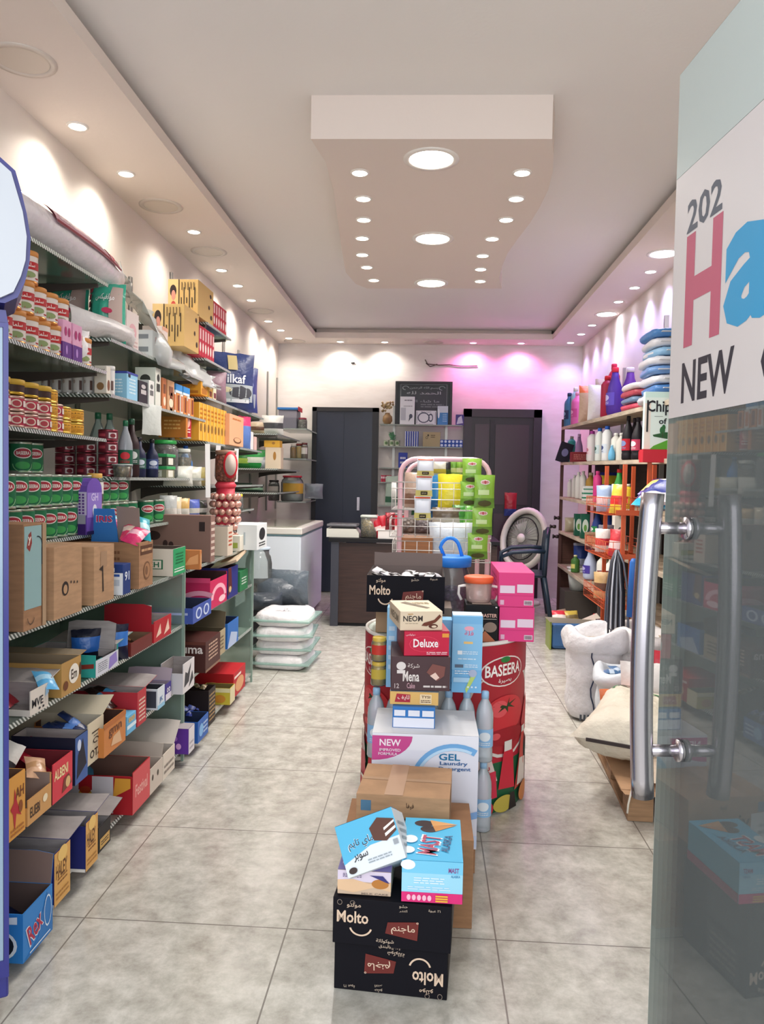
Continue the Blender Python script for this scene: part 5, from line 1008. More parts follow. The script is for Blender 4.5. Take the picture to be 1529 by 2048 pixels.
# ---- narrow glass shelves on the back wall between the doors
bw = []
for k, (y, w) in enumerate(((849, 'top, under the chalkboard'), (893, 'second, with the kraft gift box'), (936, 'third, with blue packets'), (965, 'fourth, behind the sachet stand'), (1012, 'lowest, just above the counter'))):
    z = PZ(-.2, 8.6, y); bw.append(z); root = thing('glass_shelf', f'narrow glass shelf on the back wall, {w}', 'shelf', (-.09, 8.6, z), 0, 'narrow back wall shelves')
    mb = MB(); mb.box(-.46, .46, 0, .195, -.008, 0, M('b9c4bc', .45, kind='clear')); mb.build('glass_panel', root); mb = MB(); mb.box(-.46, .46, -.004, 0, -.011, .002, M('8a938c', .4)); mb.build('edge_trim', root)
for i, px in enumerate((788, 893)):
    x = PX(8.78, 1.8, px); mb = MB(); mb.box(-.014, -.004, -.012, 0, 0, 1.2, ALU); mb.box(.004, .014, -.012, 0, 0, 1.2, ALU); mb.box(-.014, .014, -.004, 0, 0, 1.2, ALU); tag(mb.build('shelf_rail', loc=(x, YB - .001, .95)), f'slotted metal rail on the back wall {("by the navy door", "by the brown door")[i]}', 'shelf rail')
xa, xb = PX(8.72, 2.2, 791), PX(8.72, 2.2, 905); zb, zt = bw[0] + .002, PZ(-.1, 8.72, 763)
root = thing('framed_board', 'black framed chalkboard with faint white Arabic writing standing on the top back shelf', 'picture frame', ((xa + xb)/2, 8.72, zb))
w = xb - xa; h = zt - zb; mb = MB(); mb.box(-w/2, w/2, 0, .02, 0, h, M('2c3438', .5)); mb.build('board_panel', root)
mb = MB(); f = .025
mb.box(-w/2, w/2, -.014, -.001, h - f, h, FRAME); mb.box(-w/2, w/2, -.014, -.001, 0, f, FRAME); mb.box(-w/2, -w/2 + f, -.014, -.001, f, h - f, FRAME); mb.box(w/2 - f, w/2, -.014, -.001, f, h - f, FRAME); mb.build('frame_border', root)
mb = MB(); decals(mb, [('r', .09, .06, .1, .94, '7a8284'), ('r', .9, .06, .91, .94, '7a8284'), ('r', .1, .93, .9, .94, '7a8284'), ('t', .5, .85, .5, .07, 'بسم الله الرحمن', '9aa4a4'), ('t', .5, .74, .6, .07, 'الحمد لله', '9aa4a4'), ('t', .5, .55, .55, .06, 'ما شاء الله', '8a9696'), ('g', .45, .4, .85, .5, 2, '6a7674'), ('a', .18, .85, .06, .05, 0, 270, .3, '8a9696'), ('a', .82, .85, .06, .05, 0, 270, .3, '8a9696')], lambda u, v, l: ((u - .5)*w, -l, v*h), w, h); mb.build('chalk_writing', root)
def BW(px0, px1, yt, k, name, label, col, dec=None, d=.05, group=None, Y=8.62, cat='box'):
    x0, x1 = PX(Y, bw[k], px0), PX(Y, bw[k], px1); z = bw[k] + .001
    return carton(name, label, cat, ((x0 + x1)/2, Y, z), x1 - x0, d, PZ(x0, Y, yt) - z, C(col), dec, group=group)
BW(800, 829, 793, 0, 'poster_box', 'tall white box with a small figure drawing leaning before the chalkboard', 'e0e4ea', {'F': [('g', .3, .82, .85, .92, 1, '8a8c96'), ('g', .25, .62, .85, .7, 1, 'a8aab2'), ('r', .05, .15, .4, .6, 'b8bcc8'), ('e', .75, .3, .12, .08, '4a5060'), ('p', [(.6, .1), (.75, .22), (.65, .28)], '4a5060')]})
BW(832, 873, 821, 0, 'poster_box', 'white landscape box with ornate dark corner print before the chalkboard', 'dcdde6', {'F': [('a', .38, .5, .3, .38, 0, 360, .2, '50546a'), ('a', .72, .5, .12, .3, 0, 360, .35, '50546a'), ('t', .5, .9, .5, .08, 'MAGIC', '6a6e80'), ('r', .04, .08, .06, .92, '50546a'), ('r', .94, .08, .96, .92, '50546a'), ('r', .15, .04, .85, .06, '50546a')]})
BW(875, 896, 812, 0, 'cream_box', 'blue gradient carton with a white curved print by the chalkboard edge', '4a86c4', {'F': [('r', 0, .65, 1, 1, 'cdd6e4'), ('e', .12, .6, .1, .25, 'dfe6f0'), ('g', .5, .15, .9, .6, 4, '9cc0e4')]})
BW(912, 928, 829, 0, 'cream_box', 'small violet and white pack at the end of the top back shelf', '4a3f88', {'F': [('p', [(.1, .1), (.9, .2), (.7, .9), (.3, .7)], 'c8c8e0')]}, Y=8.62)
BW(846, 881, 864, 1, 'gift_box', 'square kraft gift box with two small dark marks on the second back shelf', 'a89a78', {'F': [('e', .3, .78, .05, .07, '3c342a'), ('a', .22, .62, .07, .09, 0, 360, .3, '3c342a'), ('g', .45, .6, .7, .85, 2, '5a4e3c')]})
pr = None
for i in range(6):
    lb = f'slim blue and white toothpaste box standing upright, {ORD[i]} from the navy door'; x = PX(8.62, bw[1], 812 + 4.6*i)
    if pr is None: pr = carton('toothpaste_box', lb, 'box', (x, 8.62, bw[1] + .001), .022, .08, .17, C('3a4fa8'), {'F': [('r', .1, 0, .45, 1, 'd8dce8')]}, group='slim blue toothpaste boxes')
    else: dup(pr, (x, 8.62, bw[1] + .001), 0, lb)
pr = None
for r_ in range(2):
    for i in range(6):
        lb = f'small blue and white soap box, {ORD[i]} along in the {("lower", "upper")[r_]} row by the brown door'; loc = (PX(8.62, bw[1], 884 + 7.6*i), 8.62, bw[1] + .001 + .041*r_)
        if pr is None: pr = carton('soap_box', lb, 'box', loc, .041, .06, .04, C('2a52b0'), {'F': [('e', .5, .5, .35, .35, 'd0dcf0')]}, group='small blue soap boxes')
        else: dup(pr, loc, 0, lb)
pr = None
for i in range(3):
    lb = f'small glass of dried green herbs, {ORD[i]} along on the second back shelf'; loc = (PX(8.64, bw[1], 773 + 11*i), 8.66, bw[1] + .001)
    if pr is None: pr = can('herb_pot', lb, 'pot', .03, .07, 'a8b49c', top='c8ccc0', face=-90, dec=[('e', .5, .5, .25, .3, '5a7a50')], group='herb pots', loc=loc)
    else: dup(pr, loc, 0, lb)
root = thing('potted_plant', 'little green artificial plant behind the herb pots', 'plant', (PX(8.72, bw[1], 784), 8.74, bw[1] + .001))
mb = MB(); mb.lathe([(.025, 0), (.03, .06)], 'a8aca0', n=12); mb.build('pot', root); mb = MB(); R = random.Random(3)
for i in range(26):
    a = R.uniform(0, 6.28); r = R.uniform(.01, .05); z = R.uniform(.07, .17); mb.poly([(0, 0, .06), (r*math.cos(a), .4*r*math.sin(a), z), (r*math.cos(a + .5), .4*r*math.sin(a + .5), z + .01)], '5f9a72')
mb.build('foliage', root)
root = thing('dried_flower_vase', 'brown vase with a bunch of beige dried flowers beside the navy door', 'vase', (PX(8.66, bw[0], 775), 8.68, bw[0] + .001))
mb = MB(); mb.lathe([(.03, 0), (.055, .04), (.05, .09), (.025, .12), (.03, .13)], M('8a6a44', .5), n=16); mb.build('vase_body', root)
mb = MB()
for i in range(30):
    a = R.uniform(0, 6.28); r = .08*math.sqrt(R.random()); z = .15 + R.uniform(0, .1); s = .016; c = (r*math.cos(a), .5*r*math.sin(a), z)
    mb.lathe([(.001, -s), (s, 0), (.001, s)], ('a8946c', '8a7450')[i % 2], c=c, n=6)
mb.build('flower_heads', root)
for i, (px0, px1, yt, k, c, nm) in enumerate(((797, 815, 905, 2, '2c3f9c', 'heap of dark blue'), (818, 826, 918, 2, '8a7a94', 'mauve'), (828, 836, 915, 2, '9a9698', 'grey'))):
    BW(px0, px1, yt, k, 'soap_pack', f'{nm} wrapped soap pack on the third back shelf', c, {'F': [('g', .2, .2, .8, .8, 2, 'c8ccdc')]}, cat='soap')
pr = None
for i in range(5):
    lb = f'thin red and white gum pack, {ORD[i]} along on the fourth back shelf'; loc = (PX(8.62, bw[3], 764 + 4.2*i), 8.62, bw[3] + .001)
    if pr is None: pr = carton('gum_pack', lb, 'packet', loc, .02, .06, .075, C('b8304c'), {'F': [('r', .1, .5, .9, .8, 'e0d0d4')]}, group='thin red gum packs')
    else: dup(pr, loc, 0, lb)
pouch('sweets_bag', 'green and silver hanging sweets bag with a red edge left of the pink stand', 'snack bag', (PX(8.4, 1.1, 783), 8.62, bw[4] + .002), .16, .33, .06, 'a8bcae', (.1, .3), '3c6a50', seed=77)

# ================================================================== the display island in the aisle
def CB(Y, Z, px0, px1, yt, d, name, label, cat, col, dec=None, h=None, rz=0.0, fn=carton, **k):
    x0, x1 = PX(Y, Z, px0), PX(Y, Z, px1); hh = h or PZ(x0, Y, yt) - Z
    r = fn(name, label, cat, ((x0 + x1)/2, Y, Z + .001), x1 - x0, d, hh, C(col), dec, rz=rz, **k); return Z + .001 + hh
BLK = M('131219', .7, spec=.15)
MF = [('t', .17, .60, .27, .26, 'Molto', 'd9bfa8'), ('a', .24, .42, .10, .22, 195, 345, .16, 'd9bfa8'), ('t', .18, .86, .12, .13, 'مولتو', 'cdb49e'),
      ('p', [(.45, .32), (.72, .22), (.73, .62), (.47, .56)], '7a2f2a'), ('p', [(.452, .33), (.715, .235), (.722, .605), (.473, .548)], '6a2a26'), ('t', .60, .43, .2, .22, 'ماجنم', 'd9bfa8'), ('a', .72, .6, .01, .02, 0, 360, .5, 'd9bfa8')]
MX = MF + [('t', .60, .93, .07, .08, 'حشو', 'b8a898'), ('t', .6, .84, .07, .06, 'أكثر', 'b8a898'), ('t', .86, .90, .1, .07, '١٢ عبوة', 'b8a898'), ('t', .45, .15, .15, .1, 'شوكولاتة', 'c9b4a2'), ('t', .45, .04, .1, .08, 'بالبندق', 'c9b4a2'),
      ('a', .06, .92, .022, .06, 0, 360, .2, '8a7c72'), ('a', .17, .93, .022, .05, 0, 360, .2, '8a7c72')]
flip = lambda D: [(d[0],) + {'t': lambda d: (1 - d[1], 1 - d[2], d[3], d[4], d[5], d[6], 180), 'a': lambda d: (1 - d[1], 1 - d[2], d[3], d[4], d[5] + 180, d[6] + 180, d[7], d[8]), 'p': lambda d: ([(1 - u, 1 - v) for u, v in d[1]], d[2])}[d[0]](d) for d in D]
z1 = .128
carton('cocoa_cake_carton', 'black carton standing upside down on the floor, lettering inverted, lowest of the aisle stack', 'box', (-.068, 1.895, .001), .288, .27, z1, C(BLK), {'F': flip(MX), 'R': [('r', .1, .1, .6, .9, '2a2830'), ('g', .15, .2, .55, .8, 4, '6a6058')]}, rz=-.08)
carton('cocoa_cake_carton', 'black carton with upright tan lettering and a maroon badge resting on the inverted one', 'box', (-.067, 1.88, z1 + .002), .298, .28, .118, C(BLK), {'F': MX, 'R': [('r', .1, .1, .6, .9, '2a2830')]}, rz=-.075)
zt = z1 + .122
# boxes on top
z = CB(1.90, zt, 675, 782, 1728, .15, 'cake_box', 'lilac and cream cake box beneath the tilted blue and white box', 'box', 'cdb49c', h=.062, rz=-.03,
       dec={'F': [('r', 0, .55, 1, 1, 'd9cde0'), ('p', [(0, .2), (.3, .1), (.7, .35), (1, .2), (1, .6), (.6, .5), (.3, .65), (0, .6)], 'e0bc98'), ('e', .8, .5, .16, .2, 'b87a3c'), ('t', .7, .08, .5, .08, 'MILK CAKE', '8a7a70'), ('g', .1, .72, .45, .9, 3, '5a4e78'), ('p', [(.6, .85), (.85, .85), (.98, .55), (.9, .6)], '3c3a78')],
            'T': [('r', 0, 0, 1, 1, '8a80b8'), ('t', .55, .6, .6, .35, 'Cha', '2c2a50'), ('e', .45, .62, .25, .3, '6a5e9c'), ('t', .12, .3, .12, .2, 'M', 'd4cce8')]})
zm = zt + .001
CB(1.88, zm, 803, 925, 1728, .24, 'cone_box', 'light blue and pink box with ice cream cones on its top, on the black carton', 'box', '57bfe6', h=.105, rz=-.01,
   dec={'F': [('r', 0, .24, 1, 1, '9cd6ee'), ('r', 0, .7, 1, 1, '78c8ea'), ('r', 0, 0, 1, .24, 'd92f78'), ('e', .1, .9, .12, .12, 'eef4f8'), ('t', .85, .8, .17, .12, 'MAST', '8a4a8a'), ('t', .88, .66, .15, .06, 'ALASKA', '3a8ab8'), ('g', .2, .45, .7, .62, 3, 'dcecf4'), ('g', .1, .3, .8, .4, 2, 'cfe4f0')] + [('e', .12 + .085*k, .12, .033, .07, 'eeb8cc') for k in range(5)] + [('r', .56, .04, .76, .08, 'e8b040'), ('r', .56, .1, .76, .14, 'e8b040'), ('r', .56, .16, .76, .2, 'e8b040')],
        'T': [('r', 0, 0, 1, 1, '3fb4e2'), ('e', .35, .86, .18, .08, '2c1a20'), ('e', .44, .72, .16, .08, '2c1a20'), ('p', [(.45, .95), (.5, .8), (.95, .86)], 'd9a060'), ('p', [(.5, .8), (.55, .66), (.93, .84)], 'c98a48'), ('t', .45, .34, .72, .24, 'MAST', 'e9f2f6', 82), ('t', .45, .34, .68, .2, 'MAST', 'b03a5c', 82), ('t', .74, .38, .62, .09, 'ALASKA', '1c4a78', 82), ('e', .12, .45, .12, .09, 'e6f2f8'), ('e', .08, .2, .12, .08, 'e6f2f8')],
        'R': [('r', 0, 0, 1, .24, 'b82460')]})
# kraft cartons behind
CB(2.20, .0, 684, 944, 1600, .26, 'cardboard_box', 'plain kraft carton on the floor behind the black cartons', 'box', KRAFT2, h=.262)
zk = .264
CB(2.18, zk, 711, 898, 1572, .24, 'cardboard_box', 'kraft carton with a blue square, black word and product code, lying behind the tilted box', 'box', KRAFT, tape=False, h=.128, rz=-.06,
   dec={'F': [('r', .05, .62, .16, .86, '4f7896'), ('t', .42, .42, .34, .32, 'viva', '3c2a20'), ('t', .58, .78, .08, .14, 'فيفا', '3c2a20'), ('t', .86, .12, .1, .1, 'T68', '4a3628'), ('g', .1, .2, .2, .3, 2, '7a5a44')],
        'T': [('r', 0, .46, 1, .54, 'a98868'), ('r', .3, 0, .5, 1, 'b8967a')], 'R': [('r', .3, .1, .6, .9, 'a8886c')]})
# tilted blue and white box leaning over the two in front
T_ = (math.radians(-30), math.radians(-22), math.radians(2))
carton('cake_box', 'blue and white cake box tilted across the lilac box, showing a layered cake', 'box', (-.105, 1.875, zt + .085), .155, .16, .125, C('dfe6ec'),
       {'F': [('r', 0, .45, 1, 1, '55b4dc'), ('p', [(0, .45), (0, .25), (.5, .45)], '55b4dc'), ('t', .36, .55, .46, .22, 'ماي تايم', 'e9f2f8'), ('t', .36, .55, .44, .2, 'ماي تايم', '2a3a50'), ('t', .3, .3, .25, .14, 'سوبر', '23242c'),
              ('p', [(.55, .75), (.72, .9), (.98, .78), (.98, .55), (.78, .42), (.58, .5)], '5a3428'), ('p', [(.78, .62), (.98, .72), (.98, .76), (.78, .67)], 'ece6e2'), ('p', [(.78, .5), (.98, .6), (.98, .65), (.78, .56)], 'ece6e2'), ('g', .4, .12, .8, .22, 2, '9aa4ac'), ('e', .12, .1, .07, .06, '3a2a28'), ('r', .88, .3, .96, .4, '9aa0a8')],
        'T': [('r', 0, 0, 1, .55, '4aaede'), ('t', .5, .3, .65, .2, 'ماي تايم', 'e4eef4'), ('p', [(.6, .1), (.95, .5), (.9, .56), (.58, .22)], '3a3c44'), ('t', .25, .78, .28, .1, 'JEILA', '5a78a8'), ('g', .5, .7, .9, .8, 1, '8a94a0'), ('e', .9, .12, .08, .06, 'c8384c')],
        'R': [('g', .2, .2, .8, .8, 4, 'a8b4bc')]}, rot=T_)
# gel detergent carton on a low carton
CB(2.52, .0, 690, 950, 1700, .28, 'cardboard_box', 'low brown carton under the white laundry gel carton', 'box', KRAFT2, h=.09)
zg = CB(2.50, .092, 741, 953, 1466, .28, 'detergent_carton', 'large white laundry gel carton with a pink corner oval and a blue swirl', 'box', 'e2e4ee',
   {'F': [('r', 0, 0, 1, .86, 'd9dbe8'), ('p', [(0, .98)] + [(.38*math.cos(a*math.pi/16), .98 - .22*math.sin(a*math.pi/16)) for a in range(9)], 'c2498c'), ('t', .17, .92, .2, .06, 'NEW', 'efe4ee'), ('t', .17, .855, .2, .025, 'IMPROVED', 'e6d4e2'), ('t', .15, .82, .18, .025, 'FORMULA', 'e6d4e2'),
          ('a', .78, .55, .42, .38, 60, 185, .16, '6fa8dc'), ('a', .78, .55, .38, .345, 65, 180, .07, 'b8d8f2'), ('r', .72, .02, 1.0, .12, 'c6d4ee'), ('t', .73, .812, .2, .06, 'GEL', '1f6f9c'), ('t', .77, .752, .26, .04, 'Laundry', '2f5f96'), ('t', .78, .705, .3, .04, 'Detergent', '2f5f96'), ('p', [(.72, .2), (1, .28), (1, .34), (.72, .26)], '7fa8dc')],
    'T': [('r', 0, 0, 1, 1, 'e6e8ec')], 'R': [('r', 0, .15, 1, .22, '8aa8d8')]})
# stack in front of the tall blue carton
zb = CB(2.56, zg, 785, 870, 1413, .16, 'tissue_box', 'blue edged box with three white squares over a white panel, on the laundry gel carton', 'box', '2f74bc',
   {'F': [('r', .02, .03, .98, .48, 'dfe2ee'), ('r', .04, .56, .3, .84, 'dfe2ee'), ('r', .37, .56, .64, .84, 'dfe2ee'), ('r', .7, .56, .97, .84, 'dfe2ee')]})
zb = CB(2.58, zb, 780, 877, 1383, .20, 'wafer_box', 'yellow ochre box with a maroon badge and a blue and white top', 'box', 'd9b068',
   {'F': [('p', [(.1, .2), (.42, .2), (.42, .8), (.14, .85)], 'a8283c'), ('t', .28, .55, .24, .4, 'لايف', 'f0dfd4'), ('r', .62, .12, .86, .85, 'e6cfa8'), ('t', .74, .65, .18, .2, 'TYSI', '4a3024'), ('g', .64, .2, .84, .45, 2, '5a3424')],
    'T': [('r', 0, 0, 1, 1, 'c4d8ea'), ('p', [(.05, .4), (.8, .1), (.9, .3), (.2, .8)], '5a94cc'), ('t', .5, .5, .7, .3, 'RINLEMON', 'eef4fa')]})
zb = CB(2.58, zb + .004, 782, 900, 1312, .24, 'cake_box', 'dark brown cake box with a white chef emblem and a filled cake picture', 'box', '4a3438',
   {'F': [('e', .17, .72, .08, .12, 'd9d2d0'), ('r', .1, .5, .24, .6, 'd9d2d0'), ('t', .34, .42, .28, .3, 'Mena', 'e0d8d4'), ('t', .38, .72, .2, .16, 'شركة', 'd4c8c4'), ('t', .34, .15, .14, .16, 'Cake', 'b8909a'), ('t', .1, .14, .08, .14, '12', 'b8a8a8'), ('p', [(.6, .55), (.7, .8), (.92, .72), (.9, .45), (.78, .3)], '7a4a44'), ('p', [(.66, .45), (.75, .55), (.82, .4), (.76, .32)], 'e0c4b8'), ('g', .55, .08, .95, .2, 1, 'd0c8c6')],
    'L': [('r', 0, 0, 1, 1, '9c9298')]}, rz=.05)
zb = CB(2.59, zb, 808, 899, 1262, .24, 'biscuit_box', 'crimson box with a white script word and an orange corner mark', 'box', 'c01c40',
   {'F': [('a', .45, .48, .34, .32, 0, 360, .05, 'e0405c'), ('t', .48, .52, .55, .34, 'Deluxe', 'f0e8ea'), ('t', .14, .86, .2, .1, 'دولوكس', 'e8c8d0'), ('r', .84, .76, .99, .92, 'e0963c'), ('g', .5, .05, .96, .18, 2, 'e8c8d0')],
    'L': [('r', 0, 0, 1, 1, '7a1626'), ('t', .3, .7, .4, .2, 'Deluxe', 'b05a68')], 'T': [('r', 0, 0, 1, 1, 'a81c3c')]}, rz=.13)
zb = CB(2.60, zb, 800, 886, 1222, .24, 'biscuit_box', 'cream box with thin dark capitals and a chocolate finger picture, topmost on the crimson box', 'box', 'dccab0',
   {'F': [('t', .3, .62, .46, .3, 'NEOM', '3c3430'), ('t', .24, .85, .12, .07, 'neom', 'b8883c'), ('g', .12, .34, .42, .4, 1, '9a8c78'), ('p', [(.5, .25), (.56, .4), (.8, .55), (.93, .84), (.97, .72), (.84, .42), (.62, .22)], '6a3424'), ('e', .78, .22, .11, .12, '5a2c20'), ('e', .8, .2, .06, .06, 'e0cdb4')],
    'T': [('p', [(.2, .75), (.35, .85), (.8, .3), (.7, .22)], '6a5a40'), ('g', .5, .6, .9, .8, 2, '9a8a60')], 'L': [('t', .5, .5, .7, .4, 'NEOM', '8a7c68')]}, rz=.2)
# shrink-wrapped water bottles, two trays high
wb = M('e4f1fb', .5, kind='clear'); pr = None
xs = [PX(2.86, .3, 752) + .0675*i for i in range(7)]
for lay in range(2):
    for i, x in enumerate(xs):
        loc = (x, 2.85, .002 + .262*lay); lb = f'clear water bottle with a pale blue cap, {ORD[i]} along in the {("lower", "upper")[lay]} shrink-wrapped pack'
        if pr is None: pr = bottle('water_bottle', lb, 'bottle', loc, .0325, .26, wb, M('9cc4e6', .4), 'water', lbl='8fbce4', lbl2='dfe8f0', face=-90, group='shrink-wrapped water bottles')
        else: dup(pr, loc, 0, lb)
# tall light blue cartons standing on the bottles
zw = .528; BLU = {'F': [('r', 0, .3, 1, .9, '86bfe6'), ('t', .55, .78, .3, .06, 'فلة', 'd8547a'), ('e', .55, .84, .16, .03, 'e8a8bc'), ('r', .38, .64, .68, .67, 'e4c07a'), ('r', .18, .50, .34, .55, 'e6eef6'), ('g', .36, .5, .85, .55, 2, 'd4e6f4'), ('g', .2, .43, .8, .46, 1, 'd4e6f4'), ('r', .1, .33, .38, .37, '5a6a80'), ('g', .42, .33, .86, .38, 2, 'd4e6f4'), ('g', .1, .24, .6, .3, 2, 'd4e6f4'), ('r', .06, .14, .6, .2, 'a8d0ee'), ('p', [(.5, .0), (.8, .22), (.72, .3), (.46, .05)], 'b8d070'), ('e', .7, .26, .14, .05, 'a8b4d0')] + [('e', .55 + .13*k, .08, .035, .012, 'd8e8f6') for k in range(3)], 'T': [('r', 0, .1, 1, 1, 'c4dcee')]}
CB(2.80, zw, 903, 963, 1232, .09, 'milk_carton_box', 'tall light blue carton with small recipe pictures, standing on the water bottles', 'box', '74b4e2', BLU)
CB(2.84, zw, 880, 902, 1240, .07, 'milk_carton_box', 'narrow light blue carton squeezed beside the tall one', 'box', '7fbbe4', {'F': [('t', .6, .8, .5, .08, 'فل', 'd8547a'), ('g', .2, .2, .8, .6, 5, 'a8d0ee')]})
CB(2.84, zw, 772, 792, 1215, .07, 'milk_carton_box', 'light blue carton at the far side under the open black carton', 'box', '8cc0e6', {'F': [('g', .2, .2, .8, .8, 5, 'c4dcee')]})
for j in range(2):
    jar('honey_jar', f'yellow jar with a red mark under the open black carton, {("lower", "upper")[j]}', 'jar', (PX(2.86, .6, 758), 2.87, zw + .001 + .092*j), .03, .09, 'd0ac3c', M('d9b84c', .4), lbl='c83c30' if j else 'c9b04a')
# cardboard bin with tomato print
bx_, by_, br_, bz_ = .088, 3.26, .335, .683
root = thing('cardboard_display_bin', 'oval red and green printed cardboard display bin with tomatoes, carrying the pink cartons', 'display bin', (bx_, by_, 0))
mb = MB(); mb.lathe([(br_, .003), (br_, bz_ - .01)], 'd8d4cc', n=56, caps=False); mb.lathe([(br_ - .006, bz_ - .01), (br_ - .006, .02)], M('b4a68e', .8), n=56, caps=False); mb.build('bin_wall', root)
mb = MB(); mb.lathe([(br_ - .007, bz_ - .008), (.00001, bz_ - .008)], M('cfdcd2', .6), n=40, caps=False); mb.build('inner_tray', root)
mb = MB(); mb.lathe([(br_ + .004, bz_ - .012), (br_ + .004, bz_), (br_ - .008, bz_), (br_ - .008, bz_ - .012)], 'e4e0da', n=56, caps=False); mb.build('rim', root)
def panel(a0, name):
    mb = MB(); wd = math.radians(78)
    def P(u, v, l):
        a = math.radians(a0) + (u - .5)*wd; q = br_ + .001 + l*1.6; return (q*math.cos(a), q*math.sin(a), .005 + v*(bz_ - .02))
    D = [('r', 0, .30, 1, 1, 'b02436'), ('r', 0, 0, 1, .30, '1f5a3a'), ('e', .55, .62, .46, .30, 'd4cfca'), ('e', .55, .60, .43, .26, 'a82832'), ('r', 0, .8, 1, 1, 'a82236'),
         ('e', .5, .84, .27, .09, 'e6dcd8'), ('e', .5, .84, .255, .082, 'a01e32'), ('t', .5, .85, .44, .07, 'BASEERA', 'f4f0ec'), ('t', .5, .785, .16, .03, 'بصيرة', 'efe6e2'), ('e', .5, .91, .06, .018, '2c7a3c'),
         ('e', .52, .58, .26, .115, 'c8323a'), ('e', .44, .62, .1, .05, 'd9545a'), ('p', [(.52, .63), (.40, .665), (.47, .64), (.36, .64), (.46, .625), (.42, .6), (.5, .62), (.54, .59), (.54, .625), (.64, .61), (.57, .635), (.66, .66), (.55, .645), (.56, .68)], '2a3a1c'),
         ('p', [(.78, .5), (.92, .66), (.98, .6), (.95, .42), (.8, .4)], 'c03a40'), ('e', .52, .45, .28, .05, '9a1c28'), ('e', .4, .46, .05, .02, 'd9545a'),
         ('p', [(.5, .38), (.62, .36), (.66, .12), (.44, .14)], 'c8283c'), ('r', .5, .36, .6, .42, 'd9d4d0'), ('p', [(.78, .44), (.86, .46), (.84, .32), (.92, .1), (.66, .1), (.74, .3)], 'c84038'), ('r', .78, .43, .86, .47, 'e0dcd6'), ('p', [(.7, .12), (.92, .1), (.9, .26), (.74, .28)], 'e0d4cc'),
         ('p', [(.1, .34), (.32, .4), (.42, .2), (.12, .1)], 'd8c8c4'), ('t', .24, .28, .2, .05, 'بصيرة', 'b02436'), ('p', [(.12, .22), (.4, .26), (.42, .1), (.12, .06)], 'c83048'), ('p', [(.2, .1), (.26, .1), (.3, .0), (.16, .0)], '2a2420'), ('e', .85, .06, .12, .06, 'c87a3c'), ('e', .5, .05, .12, .05, 'b8a848'), ('e', .3, .04, .08, .05, 'c0303c'), ('p', [(.58, .1), (.64, .1), (.68, 0), (.56, 0)], '241c1c')]
    decals(mb, D, P, br_*wd, bz_, True); mb.build(name, root)
panel(-47, 'printed_panel'); panel(-150, 'printed_panel'); panel(28, 'printed_panel'); panel(118, 'printed_panel')
bt = bz_ - .006
def on_bin(*a, **k): return CB(*a, **k)
PK = {'F': [('r', .04, .40, .46, .62, 'dfc8d8'), ('r', .52, .42, .97, .66, 'dfc8d8'), ('r', .72, .06, .96, .2, 'd9c4d0'), ('r', .05, .06, .16, .2, 'd9a8c0'), ('r', 0, .33, 1, .335, 'a8205c')] + [('r', .74 + .02*k, .08, .75 + .02*k, .18, '5a3a48') for k in range(10)], 'L': [('g', .2, .2, .8, .85, 5, 'b82c68')]}
zp = CB(3.02, bt, 998, 1068, 1204, .40, 'pink_carton', 'bright pink carton with white label fields, lower of the two on the display bin', 'box', 'd8387c', PK, h=.135)
CB(3.02, zp, 997, 1068, 1140, .40, 'pink_carton', 'bright pink carton with white label fields, upper of the two on the display bin', 'box', 'd8387c', PK, h=.135)
zc_ = CB(3.0, bt, 931, 996, 1210, .16, 'coconut_carton', 'black carton with a coconut picture and white capitals behind the tall blue carton', 'box', M('121114', .6, spec=.2), {'F': [('t', .66, .72, .6, .1, 'ROASTER', 'd8a898'), ('r', .4, .62, .95, .63, 'd8c8b8'), ('e', .76, .4, .2, .14, '8a7466'), ('e', .45, .33, .12, .1, 'c9c0ba'), ('p', [(.3, 0), (.6, .3), (.95, 0)], 'b86a48'), ('e', .93, .95, .03, .02, 'd8d4d0')], 'T': [('r', .2, .1, .8, .9, 'b8aca0')]})
jx = PX(3.06, zc_, 958); root = thing('plastic_jug', 'clear pinkish jug with an orange lid and two white handles on the coconut carton', 'jug', (jx, 3.08, zc_ + .001))
mb = MB(); mb.lathe([(.045, 0), (.05, .01), (.053, .08)], M('d9bcb4', .5, kind='clear'), n=20); mb.build('jug_body', root); mb = MB(); mb.lathe([(.057, .078), (.059, .10), (.052, .104), (.001, .104)], 'e8643c', n=22); mb.build('lid', root)
for s in (-1, 1): mb = MB(); mb.tube([(s*.05, 0, .065), (s*.078, 0, .06), (s*.08, 0, .03), (s*.068, 0, .0 + .006)], .006, 'e8e0dc', 6); mb.build('handle', root)
# open black carton up on the bin
zo = PZ(-.2, 3.02, 1222); zo = max(zo, bt + .05)
for i, (x, y, w, d) in enumerate(((-.12, 3.12, .16, .2), (.04, 3.16, .14, .2))):
    carton('snack_box', f'{("plain tan", "plain grey brown")[i]} carton hidden on the bin under the open black carton', 'box', (x, y, bt + .001), w, d, zo - bt - .004, C(('a98a6a', '8a7c72')[i]))
x0, x1 = PX(3.0, zo, 733), PX(3.0, zo, 889); ho = PZ(x0, 3.0, 1150) - zo
tray('cocoa_cake_carton', 'open black carton full of black and white packets, high on the display bin', 'box', ((x0 + x1)/2, 3.0, zo), x1 - x0, .36, ho, C(BLK), {'F': MF + [('t', .62, .9, .1, .1, 'حشو', 'b8a898'), ('t', .86, .93, .1, .07, 'عبوة', 'b8a898')], 'R': [('a', .3, .4, .15, .3, 0, 360, .15, '9a8a78'), ('g', .4, .5, .8, .9, 3, '8a7a6c')]}, inner=M('7a6c68', .85), lid=82, lidlen=.16, jag=1)
R = random.Random(17)
